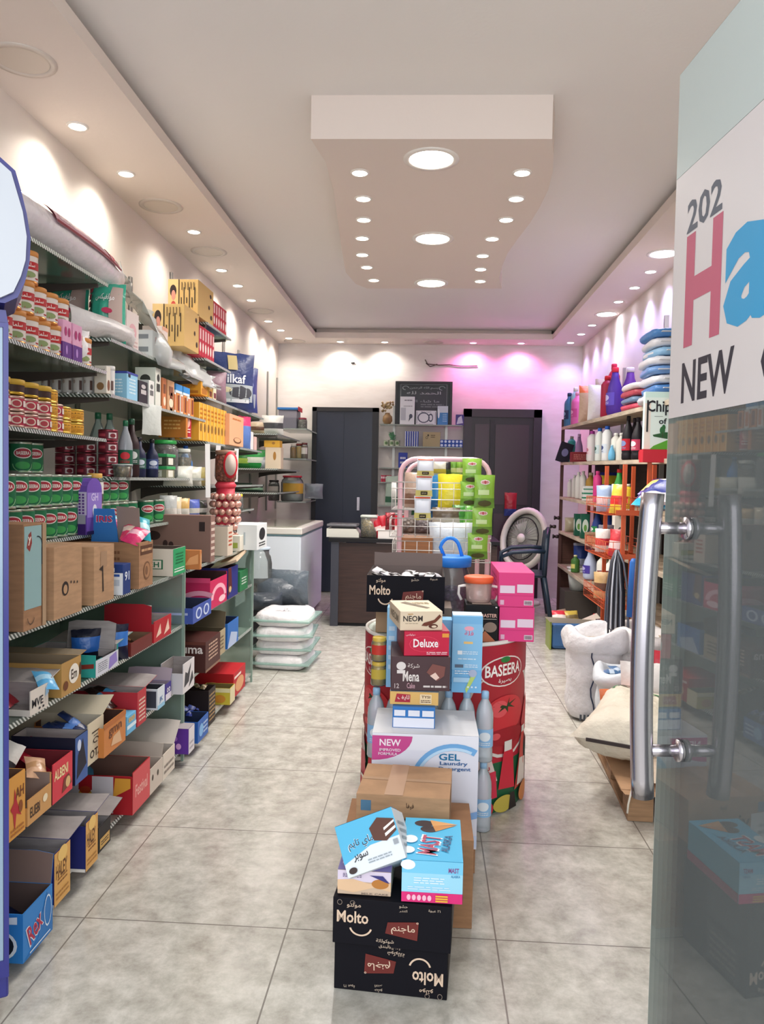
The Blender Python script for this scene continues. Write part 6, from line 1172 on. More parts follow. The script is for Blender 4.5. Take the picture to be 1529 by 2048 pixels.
for i in range(14):
    wrapper(('1c1a20', 'c8c6cc')[i % 2], ('d4d2d6', '24222a')[i % 2], f'black and white foil packet heaped in the open black carton, {("front", "rear")[i//7]} half of the heap', 'snack packet', (x0 + .05 + (x1 - x0 - .1)*((i*5 % 7)/6), 3.06 + .13*(i//7) + .06*R.random(), zo + ho - .03 + .012*R.random()), (R.uniform(-.4, .5), R.uniform(-.3, .3), R.uniform(0, 3)), (.09, .05, .025), group=f'black and white packets in the open carton, {("front", "rear")[i//7]} half')
mb = MB(); mb.box(x0 + .01, x1 - .01, 3.02, 3.34, zo + .006, zo + ho - .045, M('2a282e', .7, kind='mixed')); tag(mb.build('packet_filling'), 'dense layer of black packets filling the open black carton', 'snack packets', kind='stuff')
# big jar with a blue lid and handle
jx, jy = PX(3.45, .9, 904), 3.44; jh = PZ(jx, jy, 1112) - bt
root = thing('storage_jar', 'large clear jar with a blue lid and blue carrying handle on the display bin', 'jar', (jx, jy, bt + .001))
mb = MB(); mb.lathe([(.075, 0), (.082, .02), (.082, jh*.7), (.07, jh - .05), (.07, jh - .02)], CLEAR, n=24); mb.build('jar_body', root)
mb = MB(); mb.lathe([(.086, jh - .045), (.088, jh - .005), (.08, jh), (.001, jh)], '2c7cd8', n=26); mb.build('lid', root)
mb = MB(); mb.tube([(-.035, 0, jh - .005)] + [(-.01 + .045*math.cos(a), 0, jh + .02 + .06*math.sin(a)) for a in [math.pi - .3 - i*(math.pi - .6)/8 for i in range(9)]] + [(.045, 0, jh - .005)], .008, '2f86e4', 8); mb.build('handle', root)
mb = MB(); mb.lathe([(.07, .005), (.074, .02), (.074, jh*.5), (.001, jh*.55)], M('7a5a8a', .6, kind='mixed'), n=20); mb.build('jar_contents', root)
# ---------------------------------------------------------------- pink tube stand with wire baskets
PINKT = M('dcb0b8', .35); WIRE = M('d4d0cc', .35, .3)
Yf, Yr = 3.78, 4.22
xl, xr = PX(Yf, 1, 799), PX(Yf, 1, 976); ztop = PZ(0, Yf, 918)
root = thing('wire_display_stand', 'pink tube stand with white wire baskets hung with seasoning sachets, behind the display bin', 'display stand', (0, 0, 0))
def arch_pts(x0, x1, y, zt, r=.08):
    p = [(x0, y, .02)] + [(x0, y, z) for z in (.5, 1.0, zt - r)]
    p += [(x0 + r - r*math.cos(a), y, zt - r + r*math.sin(a)) for a in [i*math.pi/10 for i in range(1, 6)]]
    p += [(x1 - r + r*math.sin(a), y, zt - r + r*math.cos(a)) for a in [i*math.pi/10 for i in range(0, 6)]]
    return p + [(x1, y, z) for z in (1.0, .5, .02)]
mb = MB(); mb.tube(arch_pts(xl, xr, Yf, ztop), .0125, PINKT, 10); mb.build('tube_arch', root)
mb = MB(); mb.tube(arch_pts(xl + .02, xr - .02, Yr, ztop - .01), .0125, PINKT, 10); mb.build('tube_arch', root)
mb = MB(); mb.tube([(xl, Yf, .1), (xl + .02, Yr, .1)], .01, PINKT, 8); mb.build('foot_rail', root); mb = MB(); mb.tube([(xr, Yf, .1), (xr - .02, Yr, .1)], .01, PINKT, 8); mb.build('foot_rail', root)
def basket(z0, z1, ya, yb, xa, xb, nm='wire_basket', st=.052):
    mb = MB(); r = .0018
    for z in (z0, z1): mb.tube([(xa, ya, z), (xb, ya, z), (xb, yb, z), (xa, yb, z)], r*1.5, WIRE, 5, closed=True)
    zs = z0 + st
    while zs < z1 - .02: mb.tube([(xa, ya, zs), (xb, ya, zs)], r, WIRE, 4); zs += st
    x = xa
    while x < xb + .001: mb.tube([(x, yb, z1), (x, yb, z0), (x, ya, z0), (x, ya, z1)], r, WIRE, 4); x += (xb - xa)/8
    y = ya
    while y < yb + .001: mb.tube([(xa, y, z1), (xa, y, z0), (xb, y, z0), (xb, y, z1)], r, WIRE, 4); y += (yb - ya)/5
    mb.build(nm, root)
za, zb_, zc2 = PZ(0, Yf, 965), PZ(0, Yf, 1020), PZ(0, Yf, 1073)
basket(zb_, za, Yf - .02, Yr + .02, xl - .04, xr + .01); basket(zc2, zb_ - .04, Yf - .06, Yr + .02, xl - .045, xr + .01); basket(PZ(0, Yf, 1120), zc2 - .02, Yf - .06, Yr + .02, xl - .03, xr + .01)
# strips of sachets
def sachet(px, yt, yb, Y, w, c1, c2, label, group, badge, rz=0, sd=1):
    x = PX(Y, 1.2, px); zt_, zb2 = PZ(x, Y, yt), PZ(x, Y, yb); h = zt_ - zb2
    return pouch('seasoning_sachet', label, 'sachet', (x, Y, zb2), w, h, .03, c1, (.0, .3), c2, rz=rz, seed=sd, group=group, dec=badge)
for i, (a, b) in enumerate(((917, 952), (951, 993), (992, 1040))):
    sachet(850 - i*2, a, b, Yf - .04, .083, 'd8dce4', 'd9cc7a', f'white and yellow seasoning sachet, {ORD[i]} from the top of its hanging strip', None, [('r', .1, .3, .9, .8, 'e4e8f0'), ('r', .3, .08, .72, .24, '2a241c'), ('t', .5, .16, .3, .08, 'spices', 'd9c89a'), ('r', .02, .9, .98, .96, 'c8542c')], sd=i)
GB = [('e', .5, .78, .24, .08, 'd8d0c8'), ('e', .5, .78, .2, .06, 'a8444c'), ('e', .5, .14, .34, .1, '4a4a24'), ('r', .15, .4, .7, .55, 'c4dc9c')]
for i, (px, a, b) in enumerate(((943, 917, 966), (940, 962, 1012))):
    sachet(px, a, b, Yf - .045, .095, '8cba44', '6fa030', f'bright green sachet with a small red badge, {("upper", "lower")[i]} one of the inner strip', None, GB, sd=i + 4)
for i, (px, a, b) in enumerate(((969, 950, 1016), (966, 1014, 1070), (958, 1066, 1118))):
    sachet(px, a, b, Yf - .10, .10, '86b43c', '5f8a2c', f'bright green sachet with an olive heap print, {ORD[i]} from the top of the outer strip', None, GB, rz=.15, sd=i + 7)
for i, (px, a, b, Y, w, c1, c2, nm) in enumerate(((876, 950, 1036, 3.95, .09, '2878b0', '1c5a8c', 'blue tall'), (905, 948, 1032, 3.92, .14, 'd9cc2c', 'c9b820', 'bright yellow puffed'), (879, 920, 950, 3.98, .07, 'd8d8cc', 'c8b84c', 'white and orange small'), (893, 920, 952, 3.99, .045, '26262a', '3c5a2c', 'black narrow'), (906, 918, 948, 3.99, .04, '6a9a3c', 'c4d49c', 'green narrow'), (918, 918, 948, 3.99, .04, '7aa83c', 'dce4c0', 'second green narrow'), (830, 945, 1015, 4.0, .1, 'b8a090', '8a6a58', 'clear brown nut'), (842, 960, 1030, 4.06, .09, '245a3c', '1c4a34', 'dark green'), (920, 1010, 1050, 3.9, .07, '3c8a34', '5aa83c', 'crumpled dark green'), (938, 1010, 1060, 3.9, .06, '6ab04c', '8cc45c', 'crumpled light green'), (893, 1015, 1048, 3.88, .13, '6a5c4c', 'b8b0a0', 'brown and grey'))):
    x = PX(Y, 1.15, px); zt_, zb2 = PZ(x, Y, a), PZ(x, Y, b)
    pouch('snack_bag', f'{nm} snack bag inside the upper wire basket of the pink stand', 'snack bag', (x, Y, zb2), w*1.1, zt_ - zb2, .05, c1, (.1, .35), c2, seed=80 + i)
for i, (px, a, b, w, c) in enumerate(((815, 1035, 1068, .1, '8a7c74'), (850, 1040, 1070, .12, '75686a'), (780, 1025, 1060, .05, 'c83a48'))):
    x = PX(3.95, 1.0, px); zt_, zb2 = PZ(x, 3.95, a), PZ(x, 3.95, b)
    pouch('nut_bag', f'{("greyish", "mottled", "red narrow")[i]} bag of dried goods in the middle wire basket', 'bag', (x, 3.95, zb2), w, zt_ - zb2, .06, M(c, .5, kind='mixed'), seed=95 + i)
x = PX(3.84, .9, 833); carton('wooden_box', 'plain orange-brown wooden box in the lowest wire basket', 'box', (x, 3.8, PZ(x, 3.8, 1110)), PX(3.84, .9, 865) - PX(3.84, .9, 801), .2, .085, M('b87a4c', .6, kind='wood'))
x = PX(3.84, .95, 905); zt_, zb2 = PZ(x, 3.84, 1045), PZ(x, 3.84, 1114)
pouch('plastic_bag', 'puffed white shopping bag tucked in the lower baskets behind the blue-lidded jar', 'bag', (x, 3.84, zb2), .24, zt_ - zb2, .12, 'd4dce6', seed=99)

# ================================================================== household shelves along the right wall
RX = 1.35
ZRS = [(1.795, .025), (1.46, .018), (1.128, .014), (.806, .006), (.45, .012)]
def ZR(k, Y): return ZRS[k][0] + ZRS[k][1]*(Y - 5)
PLY = M('c0ad94', .7, kind='wood'); ORG = M('c2552c', .45)
for k, w in enumerate(('topmost, under the rice bags', 'second, with white bleach bottles', 'third, with the green bottle', 'fourth, with the brown carton', 'lowest, with softener bottles')):
    root = thing('wooden_shelf', f'pale wooden board shelf on the household goods wall, {w}', 'shelf', (RX, 3.2, ZR(k, 3.2)), 0, 'wooden shelves of household goods', rot=(math.atan(ZRS[k][1]), 0, 0))
    mb = MB(); mb.box(0, .328, 0, 4.7, -.02, 0, PLY); mb.build('board', root)
    mb = MB(); mb.box(-.012, 0, 0, 4.7, -.026, .002, M('d2c4ae', .6, kind='wood')); mb.build('edge_strip', root)
for i, (x, y) in enumerate(((1.36, 7.93), (1.64, 7.93), (1.66, 5.6))):
    mb = MB(); mb.box(-.015, .015, -.012, .012, 0, 1.95 if i < 2 else 2.5, M('5a3a34', .5) if i < 2 else ALU); tag(mb.build('shelf_post', loc=(x, y, 0)), ('dark brown post at the aisle corner of the far end of the wooden shelves', 'dark brown post at the wall side of the far end of the wooden shelves', 'grey metal rail rising behind the rice bags')[i], 'shelf post')
mb = MB(); mb.box(-.012, .012, -.01, .01, 0, 2.3, ALU); tag(mb.build('shelf_post', loc=(1.66, 6.75, 0)), 'grey metal rail rising behind the purple bottles', 'shelf post')
mb = MB(); mb.box(0, .30, 0, .012, .0, .80, M('6a4438', .6, kind='wood')); tag(mb.build('end_board', loc=(1.37, 7.95, 0)), 'dark brown board closing the far end of the lower wooden shelves', 'board')
for i, (dx, z) in enumerate(((0, .76), (.01, .95), (-.03, .86))):
    mb = MB(); mb.lathe([(.018, 0), (.02, .02), (.014, .03), (.014, .045), (.022, .05), (.022, .06)], M('3a3230', .4, .3), n=12, T=Matrix.Rotation(-math.pi/2, 4, 'Y')); mb.build('knob', COL.objects['shelf_post'], loc=(-.015 + dx, 0, z))
def RP(k, px, dx=.06):     # point on shelf k seen at column px, dx behind its edge
    Y = PY(RX + dx, ZRS[k][0] + .05, px)
    return (RX + dx, Y, ZR(k, Y) + .003)
def RH(p, yt): return PZ(p[0], p[1], yt) - p[2]
def Rbot(k, px, yt, r, body, cap, style, label, dx=.06, **kw):
    p = RP(k, px, dx); return bottle(kw.pop('nm', 'detergent_bottle'), label, 'bottle', p, r, RH(p, yt), body, cap, style, **kw)
def Rbag(k, px, yt, w, t, c, label, dx=.08, band=None, bc=None, dz=0, h=None, **kw):
    p = RP(k, px, dx); p = (p[0], p[1], p[2] + dz); return pouch(kw.pop('nm', 'detergent_bag'), label, 'bag', p, w, h or RH(p, yt), t, c, band, bc, **kw)
def Rbox(k, px, yt, w, d, c, label, dx=.06, dec=None, h=None, **kw):
    p = RP(k, px, dx); return carton(kw.pop('nm', 'soap_carton'), label, 'box', p, w, d, h or RH(p, yt), C(c), dec, **kw)
mb = MB(); mb.box(1.683, 1.696, 3.3, 7.9, .30, 1.74, M('3a2e2c', .7, kind='wood')); tag(mb.build('shade_panel'), 'dark brown panel added for the shade on the wall behind the wooden shelves', 'board')  # dark panel put in for the black shadow between the shelves
# top board
Rbot(0, 1138, 786, .05, '3a6a8c', '2c3c5c', 'square', 'teal blue jug bottle at the far end of the top wooden shelf', dx=.05, lbl='1f2c50', lbl2='8ab0d0')
Rbot(0, 1150, 775, .045, '8ab0b8', 'e0dcd8', 'slim', 'pale aqua bottle behind the teal blue jug', dx=.10)
Rbot(0, 1155, 784, .06, 'd86ab0', 'e8a4d0', 'square', 'pink jug bottle with a moulded handle on the top wooden shelf', dx=.05, lbl='c85098', lbl2='e8b0d8', handle=True)
Rbag(0, 1177, 772, .2, .12, M('c4a888', .4, kind='film'), 'clear bag of beige goods with an orange top beside the pink jug', band=(.75, 1.0), bc=M('e07038', .4, kind='film'), rz=.3, nm='goods_bag', seed=2)
Rbag(0, 1195, 770, .18, .12, M('dcdcd0', .4, kind='film'), 'pale white-yellow bag next to the orange-topped bag', rz=.2, nm='goods_bag', seed=3)
Rbag(0, 1203, 758, .13, .1, M('b8a890', .4, kind='film'), 'grey beige tall bag behind the dark red bottle', dx=.16, rz=.2, nm='goods_bag', seed=4)
Rbot(0, 1214, 752, .05, '9a1e3c', 'c8242c', 'slim', 'dark red bottle beside the violet bottle on the top shelf', dx=.05)
Rbot(0, 1229, 735, .065, '4a2c8c', 'e0304c', 'round', 'violet curved bottle with a bright red cap on the top shelf', dx=.08, lbl='5a48b0', lbl2='c0b8e8')
Rbot(0, 1226, 728, .05, 'b02440', 'd82c50', 'slim', 'red bottle standing behind the violet curved bottle', dx=.2)
Rbot(0, 1259, 735, .075, '6a3c98', 'e4e0e8', 'round', 'large purple globe bottle with a white cap behind the folded rice bags', dx=.2)
cols4 = [('c84860', 'd8a0ac', 'pink'), ('6a88a8', 'c8ccd4', 'slate blue'), ('b84858', 'd8d4d4', 'red'), ('e2e0e0', 'c4c4c8', 'white')]
def flat_bag(name, label, loc, w, d, t, c1, c2, rz=0, seed=1, group=None):
    root = thing(name, label, 'bag', loc, rz, group); mb = MB()
    mb.pillow(w, d, t, M(c1, .35, kind='film'), m2=M(c2, .35, kind='film'), band=(.35, .75), T=Matrix.Translation((0, -d/2, t*.5)) @ Matrix.Rotation(-math.pi/2, 4, 'X') @ Matrix.Rotation(math.pi/2, 4, 'Y') @ Matrix.Translation((0, 0, -w/2 + w/2)), nx=8, nz=8, seal=.05, seed=seed)
    mb.build('bag_body', root); return root
for i, (a, b, w) in enumerate(cols4):
    p = RP(0, 1263, .02)
    lying_bag('rice_bag', f'{w} rice bag, {ORD[i]} from the bottom of the low pile of four', (p[0] + .12, p[1] + .04, p[2] + .046*i), .30, .34, .044, a, b, rz=.1 - .08*(i % 2), seed=i + 30)
cols8 = [('5a84b8', 'd8dce4'), ('4a80c0', 'c83c4c'), ('c83850', 'e0c8d0'), ('6a94cc', 'e8cc6c'), ('7aa4d4', 'e8d068'), ('8ab8dc', 'e8d478'), ('3a6cb0', 'd85868'), ('e0c860', '4a84c4')]
for i, (a, b) in enumerate(cols8):
    Y = PY(RX, 1.9, 1322) + .05; z = ZR(0, Y) + .012
    lying_bag('rice_bag', f'blue and white rice bag, {ORD[i]} from the bottom of the tall pile of eight', (RX + .12 + .01*((i*3) % 4), Y + .17, z + .055*i), .34, .36, .052, 'dadce4' if i < 7 else a, b if i == 7 else (a if i % 2 else b), (.0, .42) if i % 2 else (.55, 1.0), rz=.06*((i % 3) - 1), seed=i + 50)
for i, (c, w) in enumerate((('b03048', 'red'), ('d8d8dc', 'white'), ('5a84b8', 'blue'), ('e0c868', 'yellow'))):
    Y = 4.1 - .0*i; lying_bag('rice_bag', f'{w} rice bag on the top wooden shelf behind the glass door', (RX + .14, 4.1, ZR(0, 4.1) + .005 + .085*i), .32, .4, .08, c, 'd8dce0', seed=i + 70)
# second board
Rbox(1, 1124, 884, .13, .03, '1f1c30', 'dark tilted book-like carton leaning at the far end of the second wooden shelf', dx=-.02, dec={'F': [('e', .5, .5, .25, .2, '8a88b8')]}, h=.2, rot=(0, .3, 0))
Rbot(1, 1143, 872, .04, '4ab0a8', 'c8c4bc', 'slim', 'teal bottle near the dark leaning carton', dx=.1)
Rbot(1, 1158, 868, .04, 'b08ac0', 'd0b0d8', 'round', 'lilac bottle beside the teal bottle', dx=.12)
Rbox(1, 1163, 904, .17, .1, '8a2c34', 'low maroon carton in front of the lilac bottle', dx=.05, dec={'F': [('g', .1, .2, .7, .8, 3, 'c88078'), ('r', .75, .2, .95, .8, 'd8d0cc')]})
Rbox(1, 1160, 888, .1, .04, 'd8d0cc', 'thin white leaflet box slanted over the maroon carton', dx=.08, h=.012, dec={'T': [('g', .1, .1, .9, .9, 4, '8a8088')]})
Rbot(1, 1184, 862, .042, 'e4e0e2', 'a83a98', 'slim', 'tall white bottle with a purple cap on the second shelf', dx=.05, lbl='e8d8e0', lbl2='c88090')
Rbot(1, 1199, 856, .036, 'dfe6e4', '2c6cc8', 'slim', 'white bleach bottle with a blue cap, nearer the purple-capped one', dx=.05, lbl='c8dce0', lbl2='2c5a50')
Rbot(1, 1214, 852, .04, 'e4e8ea', '2458b8', 'slim', 'white bleach bottle with a blue cap, beside the pale blue sprayer', dx=.05, lbl='d0dce8', lbl2='3a4c80')
Rbot(1, 1224, 890, .026, '6cb4dc', 'a8d4ec', 'round', 'small pale blue round bottle before the white bottles', dx=.02)
Rbot(1, 1232, 866, .036, 'dcdcd4', 'e8e8e4', 'slim', 'plain white bottle past the pale blue round one', dx=.06)
Rbot(1, 1243, 866, .038, 'd8d8d0', 'dcdcd8', 'square', 'plain white handled bottle on the second shelf', dx=.08, handle=True)
for i, px in enumerate((1256, 1276)):
    Rbot(1, px, 832 + 3*i, .042, '18161e', '22222a', 'soda', f'tall black bottle with a {("plain red base", "pink printed label")[i]} on the second shelf', dx=.05, lbl=('b81c30', 'c04060')[i], lbl2=('8090c0', 'e8e0e4')[i], face=200)
Rbot(1, 1268, 836, .035, '2a2630', '3a3640', 'soda', 'dark glass bottle squeezed between the two tall black ones', dx=.15)
pr = None
for i in range(4):
    p = RP(1, 1300 + 14*i, .04)
    lb = f'low red carton with a blue square, {ORD[i]} along under the chips sign'
    if pr is None: pr = carton('soap_carton', lb, 'box', p, .09, .09, .055, C('b41e30'), {'F': [('r', .3, .3, .7, .7, '3a3a88')], 'L': [('r', .3, .3, .7, .7, '3a3a88')]}, group='low red cartons under the chips sign')
    else: dup(pr, p, 0, lb)
# third board
for i, (px, yt) in enumerate(((1140, 958), (1149, 950), (1157, 944), (1166, 942))):
    Rbot(2, px, yt, .026 + .004*(i > 1), 'dcdcd8', 'e4e4e0', 'slim', f'slim white lotion bottle, {ORD[i]} from the far end of the third shelf', dx=.06 + .02*(i % 2))
Rbox(2, 1177, 972, .085, .06, 'dfe4e0', 'small white box with green stripes beneath the gold-capped jar', dx=.04, dec={'F': [('r', 0, .15, 1, .25, '2c8a68'), ('r', 0, .45, 1, .55, '2c8a68'), ('r', 0, .75, 1, .82, '2c8a68')], 'L': [('r', 0, .15, 1, .25, '2c8a68'), ('r', 0, .45, 1, .55, '2c8a68')]}, rot=None)
p = RP(2, 1177, .09); bottle('cream_jar', 'jar with a golden body and pale lid behind the green striped box', 'jar', (p[0] + .03, p[1] + .05, p[2]), .045, RH(p, 945), 'b08a3c', 'd8ccb0', 'square')
Rbot(2, 1195, 942, .036, 'c83a80', 'd84c90', 'slim', 'tall magenta shampoo bottle on the third shelf', dx=.05, nm='shampoo_bottle')
Rbag(2, 1216, 945, .17, .1, '28389c', 'blue and yellow detergent bag on the third shelf', band=(.6, .9), bc='d8c83c', dx=.16, rz=.2, seed=6)
Rbag(2, 1217, 972, .15, .08, 'd4d8d8', 'white bag with dark swooshes before the blue and yellow bag', band=(.25, .5), bc='2c3448', dx=.05, rz=.2, seed=7)
Rbot(2, 1238, 938, .045, '2c8a3c', 'c82c30', 'round', 'green bottle with a red cap in the middle of the third shelf', dx=.05, lbl='c8dcc0', lbl2='2c8a3c')
Rbot(2, 1256, 968, .035, 'd8b82c', 'e0dcd0', 'slim', 'yellow bottle with a red strip behind the wire rack', dx=.03, lbl='c83828')
# fourth board
for i, px in enumerate((1158, 1171)):
    Rbox(3, px, 1028, .07, .07, '1f5c48', f'dark green carton with a pale oval, {("farther", "nearer")[i]} of two on the fourth shelf', dx=.05, dec={'F': [('e', .5, .5, .38, .28, 'd0dcd0'), ('e', .5, .42, .2, .14, '6aa04c')], 'L': [('e', .5, .5, .38, .28, 'd0dcd0')]})
Rbag(3, 1144, 1035, .14, .1, 'b0a890', 'beige and grey crumpled bag at the far end of the fourth shelf', seed=9)
for i, px in enumerate((1195, 1217)):
    Rbot(3, px, 1022, .052, '27408c', '2c9a50', 'round', f'blue cleaner bottle with a green shoulder, {("farther", "nearer")[i]} of two', dx=.12, lbl='2c8a50', lbl2='dfe8e0')
Rbox(3, 1197, 1062, .16, .14, 'a88668', 'open brown carton with soap bars on the fourth shelf', dx=.03, h=.09, dec={'L': [('e', .5, .5, .2, .3, '6a4a34')]})
Rbox(3, 1218, 1052, .1, .1, 'dcd8dc', 'white and mauve upright carton with a small dark hat mark', dx=.03, dec={'F': [('r', 0, .55, 1, 1, 'b890a8'), ('p', [(.35, .3), (.65, .3), (.5, .5)], '2c2c30')], 'L': [('r', 0, .55, 1, 1, 'b890a8'), ('p', [(.35, .3), (.65, .3), (.5, .5)], '2c2c30')]})
p = RP(3, 1180, -.01); mb = MB(); mb.lathe([(.03, 0), (.035, .05), (.02, .06), (.001, .058)], M('a8866c', .7, kind='fabric'), n=12); tag(mb.build('soap_bar', loc=p), 'round brown loofah soap near the edge of the fourth shelf', 'soap')
Rbox(3, 1240, 1032, .08, .08, 'dcd6cc', 'white carton with a grey C-like curve beside the wire rack', dx=.03, dec={'L': [('a', .5, .5, .25, .2, 60, 300, .2, '4a4a4c')], 'F': [('a', .5, .5, .25, .2, 60, 300, .2, '4a4a4c')]})
# fifth board
Rbot(4, 1151, 1110, .04, '4a7a3c', 'd8d8a8', 'square', 'green and yellow cleaner bottle on the lowest shelf', dx=.04, lbl='d8d078')
Rbag(4, 1164, 1086, .18, .12, 'c4cce4', 'tall blue and white washing powder bag behind the softener', band=(.4, .9), bc='3a54a8', dx=.16, rz=.2, seed=12)
Rbot(4, 1181, 1098, .065, 'bcc8e4', '3450a8', 'round', 'large white and blue softener bottle with an indigo label', dx=.07, lbl='4a3c9c', lbl2='b8b4e0')
Rbot(4, 1206, 1104, .052, 'dcdcd4', 'e0dcd0', 'square', 'white handled bleach bottle, nearer the softener', dx=.06, handle=True, lbl='c4d4dc')
Rbot(4, 1222, 1110, .05, 'e2e2dc', 'e0dcd0', 'square', 'white handled bleach bottle with black print', dx=.05, handle=True, lbl='dcdcd8', lbl2='2a2a2c')
Rbot(4, 1230, 1105, .036, 'd8cc38', 'd8cc60', 'slim', 'yellow bottle behind the white bleach bottle', dx=.14)
# on the floor below
bx1 = (PX(7.4, .2, 1134), 7.4)
root = thing('bucket', 'white bucket with a lid standing on a carton beneath the lowest shelf', 'bucket', (bx1[0] + .1, 7.35, .30)); mb = MB(); mb.lathe([(.085, 0), (.11, .2)], 'cdd4d0', n=20); mb.build('bucket_body', root); mb = MB(); mb.lathe([(.115, .2), (.115, .215), (.001, .216)], 'd8dcd8', n=20); mb.build('lid', root)
carton('cardboard_box', 'dark plain carton under the white bucket', 'box', (bx1[0] + .1, 7.22, .001), .3, .28, .297, C('4a4440'))
tb = thing('recycling_box', 'squat clear plastic sack of blue and green bottles with open carton flaps on the floor', 'box', (PX(6.1, .1, 1135), 6.05, .001))
mb = MB(); mb.box(-.13, .13, 0, .2, 0, .20, M('3c6aa0', .4, kind='film')); mb.build('bottle_bundle', tb, bevel=.03)
mb = MB(); mb.box(-.145, -.132, -.01, .2, 0, .22, M('8a9a48', .4, kind='film')); mb.build('green_side', tb)
mb = MB(); mb.add([(-.14, 0, .21), (.14, 0, .21), (.2, -.05, .25), (-.2, -.08, .27)], [(0, 1, 2, 3)], 'cfc6b8'); mb.add([(.14, 0, .21), (.14, .2, .21), (.26, .22, .26), (.26, 0, .24)], [(0, 1, 2, 3)], 'cfc6b8'); mb.build('carton_flap', tb)
for i, (dx, dy, c, b, w) in enumerate(((-.06, .05, 'c83040', 'e8dcd8', 'red and white'), (.05, .06, 'c8b050', '7a6a4a', 'golden'), (.0, .13, '9a8070', 'c8b8a0', 'brown'))):
    pouch('snack_bag', f'{w} snack bag lying on top of the floor box of bottles', 'snack bag', (PX(6.1, .1, 1135) + dx, 6.05 + dy, .205), .12, .1, .05, c, (.3, .6), b, rz=.4*i, rot=(-.5, 0, .4*i), seed=i + 90)
bottle('cleaner_can', 'blue can with a bright red cap on the floor below the shelves', 'bottle', (PX(6.3, .1, 1193), 6.35, .001), .04, .24, '2c3a8c', 'd82430', 'slim', lbl='d8d8e0')
root = thing('basin', 'dark plastic basin on the floor beneath the lowest shelf', 'basin', (1.52, 6.0, .001)); mb = MB(); mb.lathe([(.1, 0), (.14, .12)], '2a2c34', n=20); mb.build('basin_body', root); mb = MB(); mb.tube([(.145*math.cos(a*math.pi/10), .145*math.sin(a*math.pi/10), .12) for a in range(20)], .008, '2a2c34', 6, closed=True); mb.build('rim', root)
# ---- orange wire rack with the chips sign
oy0, oy1, ox0, ox1 = 4.62, 5.08, 1.16, 1.33
root = thing('orange_wire_rack', 'tall orange metal rack with wire baskets standing before the wooden shelves', 'rack', (0, 0, 0))
for x, y in ((ox0, oy1), (ox0, oy0), (ox1, oy1), (ox1, oy0)):
    mb = MB(); mb.box(x - .011, x + .011, y - .011, y + .011, .002, 1.42, ORG); mb.build('post', root)
for k, z in enumerate((.25, .56, .86, 1.12)):
    mb = MB()
    mb.box(ox0 - .012, ox0 - .004, oy0, oy1, z, z + .03, ORG); mb.box(ox0 - .05, ox1, oy0 - .02, oy0 - .008, z, z + .03, ORG)
    mb.build('tier_rim', root)
    mb = MB(); x0, x1, y0, y1 = ox0 - .10, ox1, oy0 + .0, oy1 + .12
    for zz2 in (z, z + .05, z + .10): mb.tube([(x0, y0, zz2), (x1, y0, zz2), (x1, y1, zz2), (x0, y1, zz2)], .0028, ORG, 5, closed=True)
    n = 14
    for i in range(n + 1):
        y = y0 + (y1 - y0)*i/n; mb.tube([(x0, y, z + .10), (x0, y, z), (x1, y, z)], .002, ORG, 4)
    for i in range(7):
        x = x0 + (x1 - x0)*i/6; mb.tube([(x, y0, z + .10), (x, y0, z), (x, y1, z), (x, y1, z + .1)], .002, ORG, 4)
    mb.build('wire_basket', root)
R = random.Random(23)
for k, (z, cs) in enumerate(((1.12, (('d8b83c', 'c83030', 'yellow and red'), ('dcdcdc', '3c3c48', 'white and grey'), ('9ab0d0', 'd8dce4', 'pale blue'), ('6a2430', 'c8a0a0', 'maroon'))), (.86, (('c02c38', 'e0c8c8', 'red and white'), ('b82434', 'd8d8dc', 'crimson'), ('dcd4d0', 'c03040', 'white and red'), ('8a8c98', 'd0d4dc', 'grey'))), (.56, (('2c64b0', '9ac0e8', 'blue'), ('a8402c', 'd8b090', 'rust'), ('c8a878', '6a4a3c', 'tan'), ('7a2430', 'c89090', 'wine red'))), (.25, (('6a3034', 'b89090', 'brownish red'), ('8a8a90', '3a3a40', 'silver'), ('b8a890', '5a4038', 'beige'), ('4a2c34', '9a7a80', 'dark plum'))))):
    for j, (c1, c2, w) in enumerate(cs):
        pouch('sweet_bag', f'{w} sweet bag in the orange rack, basket {("four", "three", "two", "one")[k]} up from the floor', 'sweet bag', (ox0 - .03 + .05*(j % 2), oy0 + .1 + .14*j, z + .006), .1, .15 + .03*R.random(), .05, c1, (.3, .6), c2, rz=-1.1 + .4*R.random(), rot=(-.15 + .1*j, 0, -1.1 + .3*j), seed=100 + 4*k + j)
for i, (px, dz, c, b) in enumerate(((1290, .0, '3cb4dc', '1c2c6c'), (1312, .02, 'e8e4ec', '2c3c8c'), (1302, .10, '5a3a98', 'e0d068'))):
    x = 1.16; y = PY(x, 1.3, px); pouch('chips_bag', f'{("bright cyan", "white and navy", "violet and yellow")[i]} chips bag piled on top of the orange rack', 'chips bag', (x + (.02, .03, .10)[i], y + (0, 0, .14)[i], 1.19 + (.0, .03, .03)[i]), .3, .16, .14, c, (.25, .55), b, rot=(-1.0, .1*i, -1.2 + .2*i), seed=120 + i, fat=.7)
